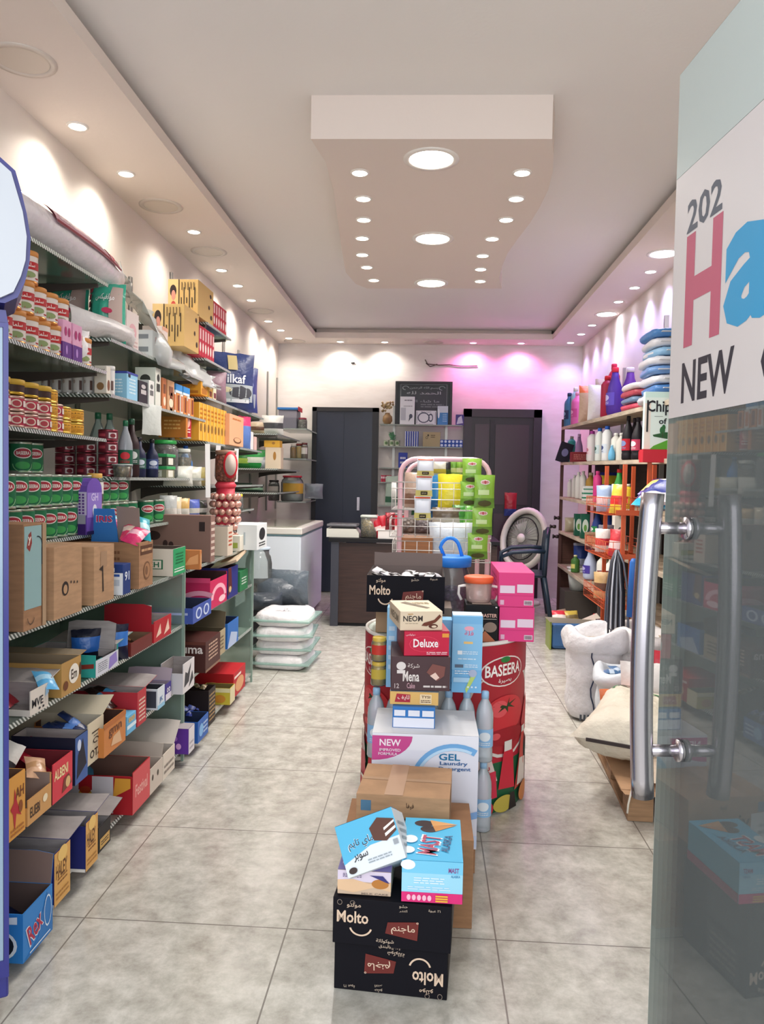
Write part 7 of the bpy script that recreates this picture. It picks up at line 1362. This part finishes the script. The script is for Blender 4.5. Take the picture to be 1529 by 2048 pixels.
# sign board above the rack
sy0, sy1 = PY(1.10, 1.6, 1288), PY(1.10, 1.6, 1352); zb0, zt0 = PZ(1.1, sy0, 898), PZ(1.1, sy0, 783)
root = thing('chips_sign', 'pale green chips advertising board with a tree and meadow on the orange rack', 'sign', (1.10, sy0, zb0)); ang = .0
ww = .34; hh = zt0 - zb0; root.location = (PX(4.5, 1.6, 1289) , 4.5, PZ(1.2, 4.5, 898)); hh = PZ(1.2, 4.5, 783) - PZ(1.2, 4.5, 898); 
mb = MB(); mb.box(0, ww, 0, .04, 0, hh, 'c8e4dc'); mb.build('sign_board', root, bevel=.003)
mb = MB(); P = lambda u, v, l: (u*ww, -l, v*hh)
decals(mb, [('r', 0, .0, 1, .9, 'dbeae4'), ('r', 0, 0, .1, .8, 'e8dcd0'), ('p', [(.1, 0), (1, 0), (1, .22), (.75, .2), (.4, .17), (.16, .06)], '5aa832'), ('p', [(.14, .25), (.35, .3), (.9, .28), (1, .32), (1, .22), (.4, .18), (.16, .22)], '2c5a34'), ('e', .3, .33, .045, .07, '2f6a3c'), ('e', .32, .38, .03, .05, '2f6a3c'), ('r', .295, .2, .31, .3, '3a4a2c'), ('e', .85, .34, .1, .07, '3a7a44'),
          ('t', .27, .72, .47, .26, 'Chips', '22242a'), ('r', .16, .57, .3, .575, '22242a'), ('t', .3, .49, .13, .10, 'of', '22242a'), ('r', .03, .3, .06, .85, '26282c')], P, ww, hh); mb.build('sign_print', root)
mb = MB(); mb.box(-.01, ww, -.03, .05, -.075, -.002, 'c02434'); mb.build('red_base_rail', root); mb = MB(); mb.box(.03, .05, 0, .02, -.5, -.075, ORG); mb.box(ww - .05, ww - .03, 0, .02, -.5, -.075, ORG); mb.build('sign_leg', root)
# bunch of black and white cords hanging on the rack
mb = MB(); R = random.Random(31); hx, hy = 1.075, PY(1.075, .9, 1234)
for i in range(26):
    c = ('26262e', 'c8ccd4', '5a5e6a')[i % 3]; a = R.uniform(-1, 1); b = R.uniform(-1, 1)
    mb.tube([(hx + .005*a, hy + .01*b, .93), (hx + .03*a, hy + .05*b, .86), (hx + .05*a, hy + .09*b, .7), (hx + .055*a, hy + .10*b, .5), (hx + .05*a, hy + .09*b, (.40 + .1*R.random()))], .006, c, 5)
tag(mb.build('shoelace_bunch'), 'hanging bunch of black, grey and white cords on the side of the orange rack', 'cords', kind='stuff')
for i, (x, c) in enumerate(((0, '2c64b0'), (.05, '3a70bc'))):
    mb = MB(); mb.lathe([(.02, 0), (.022, .3), (.012, .32)], c, n=12); tag(mb.build('mop_handle_tube', loc=(1.12 + x, PY(1.12, .7, 1262), .58), rot=(.03, .03, 0)), f'{("nearer", "farther")[i]} blue plastic tube standing beside the hanging cords', 'tube')
# ================================================================== sacks and pallet
SACK = M('dbd9dc', .6, kind='fabric'); SACKY = M('d6cfbd', .6, kind='fabric')
def sack(name, label, loc, rx, ry, h, m, rz=0, open_=True, seed=1, fill=None, rot=None, flare=1.0, sag=.0):
    root = thing(name, label, 'sack', loc, rz, None, rot); R = random.Random(seed); n = 28; vs = []; fs = []
    prof = [(.80, 0), (.96, .05), (1, .18), (.97, .35), (1.02, .52), (.98, .64), (.95, .76), (1.05, .745), (1.1*flare, .83), (1.07*flare, .93), (.97*flare, 1.0), (.86, .985), (.77, .92), (.6, .84)] if open_ else [(.5, 0), (.9, .04), (1, .2), (1.02, .5), (.96, .75), (.75, .92), (.4, .99), (.05, 1)]
    for j, (r, z) in enumerate(prof):
        ph = R.uniform(0, 6)
        for i in range(n):
            a = 2*math.pi*i/n; k = 1 + .035*math.sin(3*a + ph + j) + .02*math.sin(7*a + 2*ph) + .03*R.uniform(-1, 1)
            if j >= len(prof) - 7 and open_: k *= 1 + .05*math.sin(4*a + seed)
            zz3 = z*h*(1 + (.05*math.sin(3*a + seed) if z > .9 and open_ else 0))
            ca, sa = math.cos(a), math.sin(a); q = .82
            vs.append((rx*r*k*math.copysign(abs(ca)**q, ca) + sag*z, ry*r*k*math.copysign(abs(sa)**q, sa), zz3))
    for j in range(len(prof) - 1):
        for i in range(n):
            k = (i + 1) % n; fs.append((j*n + i, j*n + k, (j + 1)*n + k, (j + 1)*n + i))
    fs.append(tuple(range(n - 1, -1, -1)))
    if not open_: fs.append(tuple((len(prof) - 1)*n + i for i in range(n)))
    mb = MB(); mb.add(vs, fs, m, True); o = mb.build('sack_body', root); sb = o.modifiers.new('smooth', 'SUBSURF'); sb.levels = 1; sb.render_levels = 1
    if open_:
        mb = MB(); mb.lathe([(.7, h*.86), (.3, h*.88), (.00001, h*.885)], fill or M('d8c8b4', .8, kind='mixed'), n=20, caps=False, sx=rx, sy=ry); mb.build('sack_filling', root)
    return root
sx, sy = PX(4.30, .25, 1190), 4.33
s1 = sack('open_sack', 'tall white woven sack with a rolled open mouth and a thin dark seam line', (sx, sy, .002), .155, .15, .50, SACK, seed=4, flare=1.08)
mb = MB(); mb.tube([(-.035 + .012*math.sin(i*1.3), -.152 - .004*(i % 2), .02 + .043*i) for i in range(10)], .004, '2a3550', 5); mb.build('seam_line', s1)
mb = MB()
for i in range(4): mb.box(-.10 + .02*i, -.09 + .02*i, -.158, -.150, .02, .05, '4a5058')
mb.build('printed_marks', s1)
s2 = sack('open_sack', 'white open sack with a wide floppy mouth behind the curved door handle', (PX(4.4, .3, 1286), 4.38, .002), .17, .155, .50, M('e2dedc', .6, kind='fabric'), seed=9, flare=1.12)
s3 = sack('open_sack', 'pale grey sack holding blue wrapped packets, between the tall sack and the handle', (PX(3.95, .2, 1262), 3.97, .002), .17, .13, .37, M('ccd2d8', .5, kind='film'), seed=12, flare=1.1, fill=M('8a9cb0', .5, kind='mixed'))
R = random.Random(44)
for i in range(6):
    wrapper('4a6c94', 'b8c8d8', f'blue and white wrapped packet on top of the pale grey sack, {ORD[i]} from the aisle', 'packet', (PX(3.95, .2, 1262) - .11 + .045*i, 3.93 + .03*(i % 2), .345), (R.uniform(-.3, .5), .2, R.uniform(0, 3)), (.1, .07, .04), group=None)
s4 = sack('closed_sack', 'white sack seen through the glass door behind the handle', (PX(4.1, .3, 1392), 4.05, .002), .15, .14, .50, M('e0d8d4', .6, kind='fabric'), seed=15, flare=1.1)
pouch('red_bag', 'dark red plastic bag resting on the sacks behind the glass door edge', 'bag', (PX(3.7, .3, 1345), 3.78, .30), .22, .2, .14, 'b02c3c', seed=31)
pouch('orange_bag', 'orange and white printed bag standing on the pallet behind the steel handle', 'bag', (PX(3.62, .2, 1258), 3.66, .15), .28, .19, .16, M('d8794a', .45, kind='film'), (.0, .45), M('e4e0dc', .45, kind='film'), seed=33, rz=.2)
pouch('white_bag', 'white plump bag behind the steel handle above the orange bag', 'bag', (PX(3.72, .3, 1300), 3.72, .15), .28, .30, .14, M('dcd8d6', .45, kind='film'), seed=35, rz=-.2)
# pallet with cardboard
px0_, py0_ = .79, 2.98
WP = M('a4805e', .75, kind='wood')
root = thing('wooden_pallet', 'worn wooden pallet topped with cardboard under the cream sacks', 'pallet', (.80, 2.98, 0), rz=-.06)
for i, x in enumerate((0, .37, .74)):
    mb = MB(); mb.box(x, x + .095, 0, .85, .002, .02, WP); mb.build('runner_board', root)
    for y in (0, .375, .75): mb = MB(); mb.box(x, x + .095, y, y + .10, .02, .105, WP); mb.build('block', root)
for i in range(6):
    mb = MB(); mb.box(0, .84, i*.15, i*.15 + .10, .105, .122, WP); mb.build('deck_board', root)
mb = MB(); mb.box(-.03, .84, -.01, .86, .123, .129, KRAFT); mb.add([(-.03, -.01, .126), (.32, -.01, .126), (.32, -.06, .118), (-.02, -.04, .12)], [(0, 1, 2, 3)], KRAFT); mb.build('cardboard_sheet', root)
def lying_sack(name, label, loc, w, l, t, m, rz, seed, tiltx=0, dec=None):
    root = thing(name, label, 'sack', loc, 0, None, (tiltx, 0, rz)); mb = MB(); R = random.Random(seed); nx, ny = 18, 20; vs = []
    for sd in (-1, 1):
        for j in range(ny + 1):
            v = j/ny
            for i in range(nx + 1):
                u = i/nx; b = (max(0, 1 - (2*u - 1)**4))**.6*(max(0, 1 - (2*v - 1)**6))**.6
                if v < .04 or v > .96: b *= .25
                corner = 1 + .10*abs(2*v - 1)**4*(abs(2*u - 1)**2)
                x = (u - .5)*w*corner*(1 - .05*math.sin(math.pi*v)); y = (v - .5)*l*(1 + .05*(2*u - 1)**4)
                z = t/2 + sd*t/2*b + .006*R.uniform(-1, 1)*b + .012*math.sin(6*u + 5*v + seed)*b*(sd > 0)
                vs.append((x, y, max(z, 0)))
    n = (nx + 1)*(ny + 1); fs = []
    for s_ in (0, 1):
        for j in range(ny):
            for i in range(nx):
                a = s_*n + j*(nx + 1) + i; q = (a, a + 1, a + nx + 2, a + nx + 1); fs.append(q if s_ else q[::-1])
    mb.add(vs, fs, m, True); mb.build('sack_body', root)
    if dec:
        mb = MB()
        def P(u, v, lf):
            b = (max(0, 1 - (2*u - 1)**4))**.6*(max(0, 1 - (2*v - 1)**6))**.6
            return ((u - .5)*w*(1 - .05*math.sin(math.pi*v)), (v - .5)*l, t/2 + t/2*b + .012*math.sin(6*u + 5*v + seed)*b + .004 + lf)
        decals(mb, dec, P, w, l, True); mb.build('printed_design', root)
    return root
c = lying_sack('rice_sack', 'cream sack with green printed leaves lying over the pallet edge', (.93, 3.36, .17), .40, .54, .20, SACKY, -.45, 3, tiltx=.06,
               dec=[('a', .3, .7, .16, .2, 20, 170, .2, '3a7a4c'), ('a', .62, .66, .14, .1, 0, 200, .25, '3a7a4c'), ('a', .45, .85, .3, .06, 10, 170, .3, '3a7a4c'), ('e', .5, .6, .04, .05, '3a7a4c'), ('r', .75, .5, .95, .6, '8aaa90')])
mb = MB(); mb.box(-.15, .08, -.276, -.264, .09, .104, '3c3434'); mb.build('sewn_seam', c)
lying_sack('rice_sack', 'beige woven sack under the cream one, its corner string hanging off the pallet', (1.12, 3.10, .132), .52, .30, .10, M('c9b8a2', .65, kind='fabric'), .15, 5)
lying_sack('rice_sack', 'pinkish beige sack lying on the pallet behind the glass door', (1.42, 3.45, .132), .34, .6, .16, M('c8b4a8', .65, kind='fabric'), -.1, 6)
mb = MB(); mb.tube([(.83, 3.0, .16), (.80, 2.94, .13), (.785, 2.92, .09), (.78, 2.91, .06)], .004, 'c9c4b8', 5); tag(mb.build('sack_string'), 'pale frayed string hanging from the beige sack corner', 'string')
# ================================================================== chair and fan by the brown door
CH = M('253648', .4)
root = thing('plastic_armchair', 'dark blue plastic garden armchair near the brown door', 'chair', (.93, 7.5, 0), rz=math.radians(-95))
mb = MB(); mb.prism([(-.22, .41), (.22, .41), (.24, .44), (-.24, .44)], .44, CH, T=Matrix.Translation((0, -.22, 0))); mb.build('seat', root, bevel=.008)
mb = MB()
for i in range(7):
    x = -.18 + .06*i; z1 = .80 + .05*math.cos(x*6); mb.box(x - .02, x + .02, .20, .215, .44, z1, CH)
arc = [(-.23 + .46*i/10, .21 + .03*math.sin(math.pi*i/10), .66 + .2*math.sin(math.pi*i/10)**.5) for i in range(11)]
mb.tube([(-.23, .2, .43)] + arc + [(.23, .2, .43)], .022, CH, 8); mb.build('backrest', root)
for s in (-1, 1):
    mb = MB(); mb.tube([(s*.23, .21, .66), (s*.26, .08, .665), (s*.27, -.1, .65), (s*.25, -.2, .60), (s*.24, -.21, .43)], .02, CH, 8); mb.build('armrest', root)
    for y0, y1 in ((-.2, -.24), (.2, .27)):
        mb = MB(); mb.tube([(s*.22, y0, .42), (s*.25, y1, .002)], .022, CH, 8); mb.build('leg', root)
fy = 8.28; fxc = PX(fy, 1.0, 1050); fzc = PZ(fxc, fy, 1078)
root = thing('electric_fan', 'white round floor fan tilted against the brown door behind the chair', 'fan', (fxc, fy, 0)); FM = M('d9d5cc', .4)
T = Matrix.Translation((0, 0, fzc)) @ Matrix.Rotation(-.75, 4, 'Z') @ Matrix.Rotation(math.radians(-12), 4, 'X')
Tx = T @ Matrix.Rotation(math.pi/2, 4, 'X')
mb = MB(); mb.tube([(.27*math.cos(i*math.pi/16), .0, .31*math.sin(i*math.pi/16)) for i in range(32)], .035, FM, 8, closed=True, T=T); mb.build('housing_ring', root)
mb = MB(); mb.tube([(.2*math.cos(i*math.pi/12), -.03, .23*math.sin(i*math.pi/12)) for i in range(24)], .006, DARK, 6, closed=True, T=T)
for k in range(36):
    a = k*math.pi/18; mb.tube([(.04*math.cos(a), -.05, .045*math.sin(a)), (.12*math.cos(a), -.045, .14*math.sin(a)), (.2*math.cos(a), -.03, .23*math.sin(a))], .0025, M('8a8c88', .4), 4, T=T)
mb.build('guard_grille', root)
mb = MB(); mb.lathe([(.045, .03), (.05, .06), (.001, .065)], FM, n=16, T=Tx); mb.build('hub', root)
mb = MB(); mb.lathe([(.25, -.05), (.26, -.03)], M('b4b5ae', .5), n=28, T=Tx, sy=1.15); mb.build('back_shell', root)
for k in range(4):
    mb = MB(); a = k*math.pi/2 + .3; mb.add([(.03*math.cos(a), 0, .03*math.sin(a)), (.17*math.cos(a - .3), .01, .2*math.sin(a - .3)), (.18*math.cos(a + .5), -.01, .2*math.sin(a + .5))], [(0, 1, 2)], M('b9bcb4', .4), T=T); mb.build('blade', root)
mb = MB(); mb.tube([(0, .04, .04), (0, .04, fzc - .3)], .03, FM, 10); mb.build('stand_pole', root); mb = MB(); mb.lathe([(.2, 0), (.18, .03), (.05, .05)], FM, n=24, c=(0, .04, .001)); mb.build('base', root)
pouch('red_bag', 'small red bag hanging on the brown door above the fan', 'bag', (PX(8.65, 1.3, 1024), 8.715, PZ(.9, 8.66, 1032)), .14, .26, .04, 'a01c2c', (.0, .3), '2c3c7c', seed=41)
# ================================================================== glass entrance door
GLS = bpy.data.materials.new('door_glass'); GLS.use_nodes = True; nt = GLS.node_tree; nt.nodes.remove(nt.nodes['Principled BSDF'])
N, L = nt.nodes, nt.links; t = N.new('ShaderNodeBsdfTransparent'); t.inputs[0].default_value = (.90, .96, .94, 1); g = N.new('ShaderNodeBsdfGlossy'); g.inputs[1].default_value = .015
fr = N.new('ShaderNodeFresnel'); fr.inputs[0].default_value = 1.5; mx = N.new('ShaderNodeMixShader'); d_ = N.new('ShaderNodeBsdfDiffuse'); d_.inputs[0].default_value = (.75, .82, .82, 1); m2 = N.new('ShaderNodeMixShader'); m2.inputs[0].default_value = .17  # diffuse share paints a hazy reflection into the pane
L.new(t.outputs[0], m2.inputs[1]); L.new(d_.outputs[0], m2.inputs[2]); L.new(fr.outputs[0], mx.inputs[0]); L.new(m2.outputs[0], mx.inputs[1]); L.new(g.outputs[0], mx.inputs[2]); L.new(mx.outputs[0], N['Material Output'].inputs[0])
ex, ey = .49, 1.60; dirv = Vector((.095, -1, 0)).normalized(); dth = math.atan2(dirv.y, dirv.x)   # from the free edge back to the hinge
root = thing('glass_door', 'open frameless glass entrance door with a white sign film and curved steel pull handles', 'door', (ex, ey, 0), rz=dth)
DH = PZ(ex, ey, 150); DW = .9
mb = MB(); mb.box(0, DW, -.005, .005, .012, DH, GLS); mb.build('glass_pane', root)
# local +x runs towards the hinge; the side seen from the shop aisle faces local -y
zf0 = PZ(ex, ey, 838); zf1 = PZ(ex, ey, 362)
FILM = bpy.data.materials.new('translucent_white_film'); FILM.use_nodes = True; nt = FILM.node_tree; b = nt.nodes['Principled BSDF']; b.inputs['Base Color'].default_value = lin('e3dcdc'); b.inputs['Alpha'].default_value = .93; b.inputs['Roughness'].default_value = .35
mb = MB(); mb.box(0.002, DW - .002, -.0062, -.0054, zf0, zf1, FILM); mb.build('sign_film', root)
REFL = bpy.data.materials.new('pale_green_reflection'); REFL.use_nodes = True; b = REFL.node_tree.nodes['Principled BSDF']; b.inputs['Base Color'].default_value = lin('d0dbd9'); b.inputs['Alpha'].default_value = .86; b.inputs['Roughness'].default_value = .25  # pale green upper glass, its whitish reflection painted in as a coat
mb = MB(); mb.box(0.002, DW - .002, -.0062, -.0054, zf1 + .001, DH - .002, REFL); mb.build('upper_film', root)
mb = MB(); mb.box(-.0012, 0, -.005, .005, .012, DH, M('c4d0cc', .15)); mb.build('polished_edge', root)
# lettering: laid out along the door, seen from the aisle
def dt(px, py):      # door plane coordinates of a sight line
    r = CR @ Vector(((px - CX)/FPX, (CY - py)/FPX, -1)); nrm = Vector((-dirv.y, dirv.x, 0)); o = Vector((0, 0, EYE)); p0 = Vector((ex, ey, 0))
    t_ = (p0 - o).dot(nrm)/r.dot(nrm); h_ = o + r*t_; return (h_ - p0).dot(dirv), h_.z
def glyphs(txt, s0, s1, z0, z1, col, nm, bold=.02):
    vs, fs = text_mesh(txt, bold); mb = MB()
    mb.add([(s0 + (x + .5)*(s1 - s0), -.0066, z0 + (y + .5)*(z1 - z0)) for x, y in vs], fs, col); mb.build(nm, root)
def place(px0, px1, y0, y1):
    a, zl = dt(px0, y0); b_, _ = dt(px1, y0 - (px1 - px0)*.19); _, zh = dt(px0, y1); return a, b_, zl, zh
hs0, hz0 = dt(1374, 697); hs1, _ = dt(1446, 672); _, hz1 = dt(1380, 476)
glyphs('H', hs0, hs1, hz0, hz1, 'c4657c', 'red_letter', .035)
as0, az0 = dt(1453, 660); as1 = as0 + (hs1 - hs0)*1.15; glyphs('a', as0, as1, hz0 + .0, hz0 + (hz1 - hz0)*.78, '3f9fd0', 'blue_letter', .035)
as2 = as1 + .02; glyphs('ppy', as2, as2 + .2, hz0 - .03, hz0 + (hz1 - hz0)*.78, '4aa860', 'green_letters', .035)
n0, nz0 = dt(1369, 808); n1, _ = dt(1474, 782); _, nz1 = dt(1373, 727)
glyphs('NEW', n0, n1, nz0, nz1, '35323e', 'dark_lettering', .02); c0 = n1 + (n1 - n0)*.42
glyphs('CITY', c0, c0 + (n1 - n0)*1.2, nz0, nz1, '35323e', 'dark_lettering', .02)
t0_, tz0 = dt(1381, 475); t1_, _ = dt(1452, 430); _, tz1 = dt(1384, 410)
glyphs('202', t0_, t1_, tz0 + .004, tz1 + .004, '5f6470', 'grey_digits', .02)
# handles, one each side, standing off on tubes
hx = dt(1386, 1055)[0]; zt_, zb_2 = dt(1372, 1055)[1], dt(1350, 1485)[1]; hx2 = hx
za_, zb3 = PZ(.42, 1.55, 985), PZ(.42, 1.55, 1562)
for s, nm in ((-1, 'inner'), (1, 'outer')):
    mb = MB(); off = .078; pts = []
    for i in range(17):
        v = i/16; z = zb3 + (za_ - zb3)*v; pts.append((hx + .0 + .0*v, s*(off + .010*(1 - (2*v - 1)**2)) , z))
    mb.tube(pts, .021, STEEL, 18); mb.build('pull_bar', root)
    for z in (zt_, zb_2):
        v = (z - zb3)/(za_ - zb3); ye = s*(off + .010*(1 - (2*v - 1)**2))
        mb = MB(); mb.tube([(hx, s*.006, z), (hx, ye, z)], .0115, STEEL, 14); mb.tube([(hx, s*.0065, z), (hx, s*.016, z)], .021, STEEL, 18); mb.build('standoff', root)
# ================================================================== drinks fridge by the entrance
fr_y = 1.72; xr_ = PX(fr_y, 1.0, 17); hxr = PX(fr_y, 1.8, 40)
root = thing('drinks_fridge', 'blue framed upright drinks fridge with a white bulging header, at the entrance', 'fridge', (xr_, fr_y, 0), rz=math.radians(31))
BL = M('2b2c78', .3); w = .62
mb = MB(); mb.box(-w, 0, .0, .20, .06, PZ(xr_, fr_y, 640), BL); mb.build('fridge_body', root, bevel=.006)
zt3 = PZ(xr_, fr_y, 640)
mb = MB(); mb.box(-w + .03, -.012, -.012, -.001, .16, zt3 - .02, M('8aa0b4', .15)); mb.build('door_glass', root)
mb = MB(); mb.box(-.011, 0, -.016, -.001, .12, zt3 - .01, BL); mb.box(-w, -w + .03, -.016, -.001, .12, zt3 - .01, BL); mb.box(-w + .03, -.011, -.016, -.001, zt3 - .02, zt3 - .01, BL); mb.box(-w + .03, -.011, -.016, -.001, .12, .16, BL); mb.build('door_frame', root)
mb = MB(); mb.box(-w + .02, -.02, .02, .18, 0, .06, DARK); mb.build('plinth', root)
za4, zb4 = PZ(xr_, fr_y, 322), PZ(xr_, fr_y, 612)
def hdr(m):   # outline of the header, curved at its free side
    o = [(PX(fr_y, 1.8, -40) - xr_, PZ(xr_, fr_y, 292))]
    for px, py in ((0, 325), (28, 348), (38, 385), (48, 430), (55, 478), (53, 525), (45, 565), (32, 598), (10, 612)): o.append((PX(fr_y, 1.8, px) - xr_ - m, PZ(xr_, fr_y, py) - (m if py < 400 else -m if py > 550 else 0)))
    o += [(-w*.9, zb4), (-w - .03, zb4 + .1), (-w - .05, (za4 + zb4)/2), (-w - .02, za4 - .05), (-w*.85, za4 + .06)]; return o
mb = MB(); mb.prism(hdr(0), .2, BL, T=Matrix.Translation((0, -.03, 0))); mb.build('header_case', root)
mb = MB(); o = hdr(.009); o = [(x if x > -w*.8 else x + .03, z) for x, z in o]; mb.prism(o, .012, M('b9bec6', .35), T=Matrix.Translation((0, -.043, 0))); mb.build('header_panel', root)
mb = MB(); mb.prism([(-w, zb4 - .01), (-.005, zb4 - .01), (.0, zb4 - .04), (-w, zb4 - .04)], .18, BL); mb.build('header_neck', root)
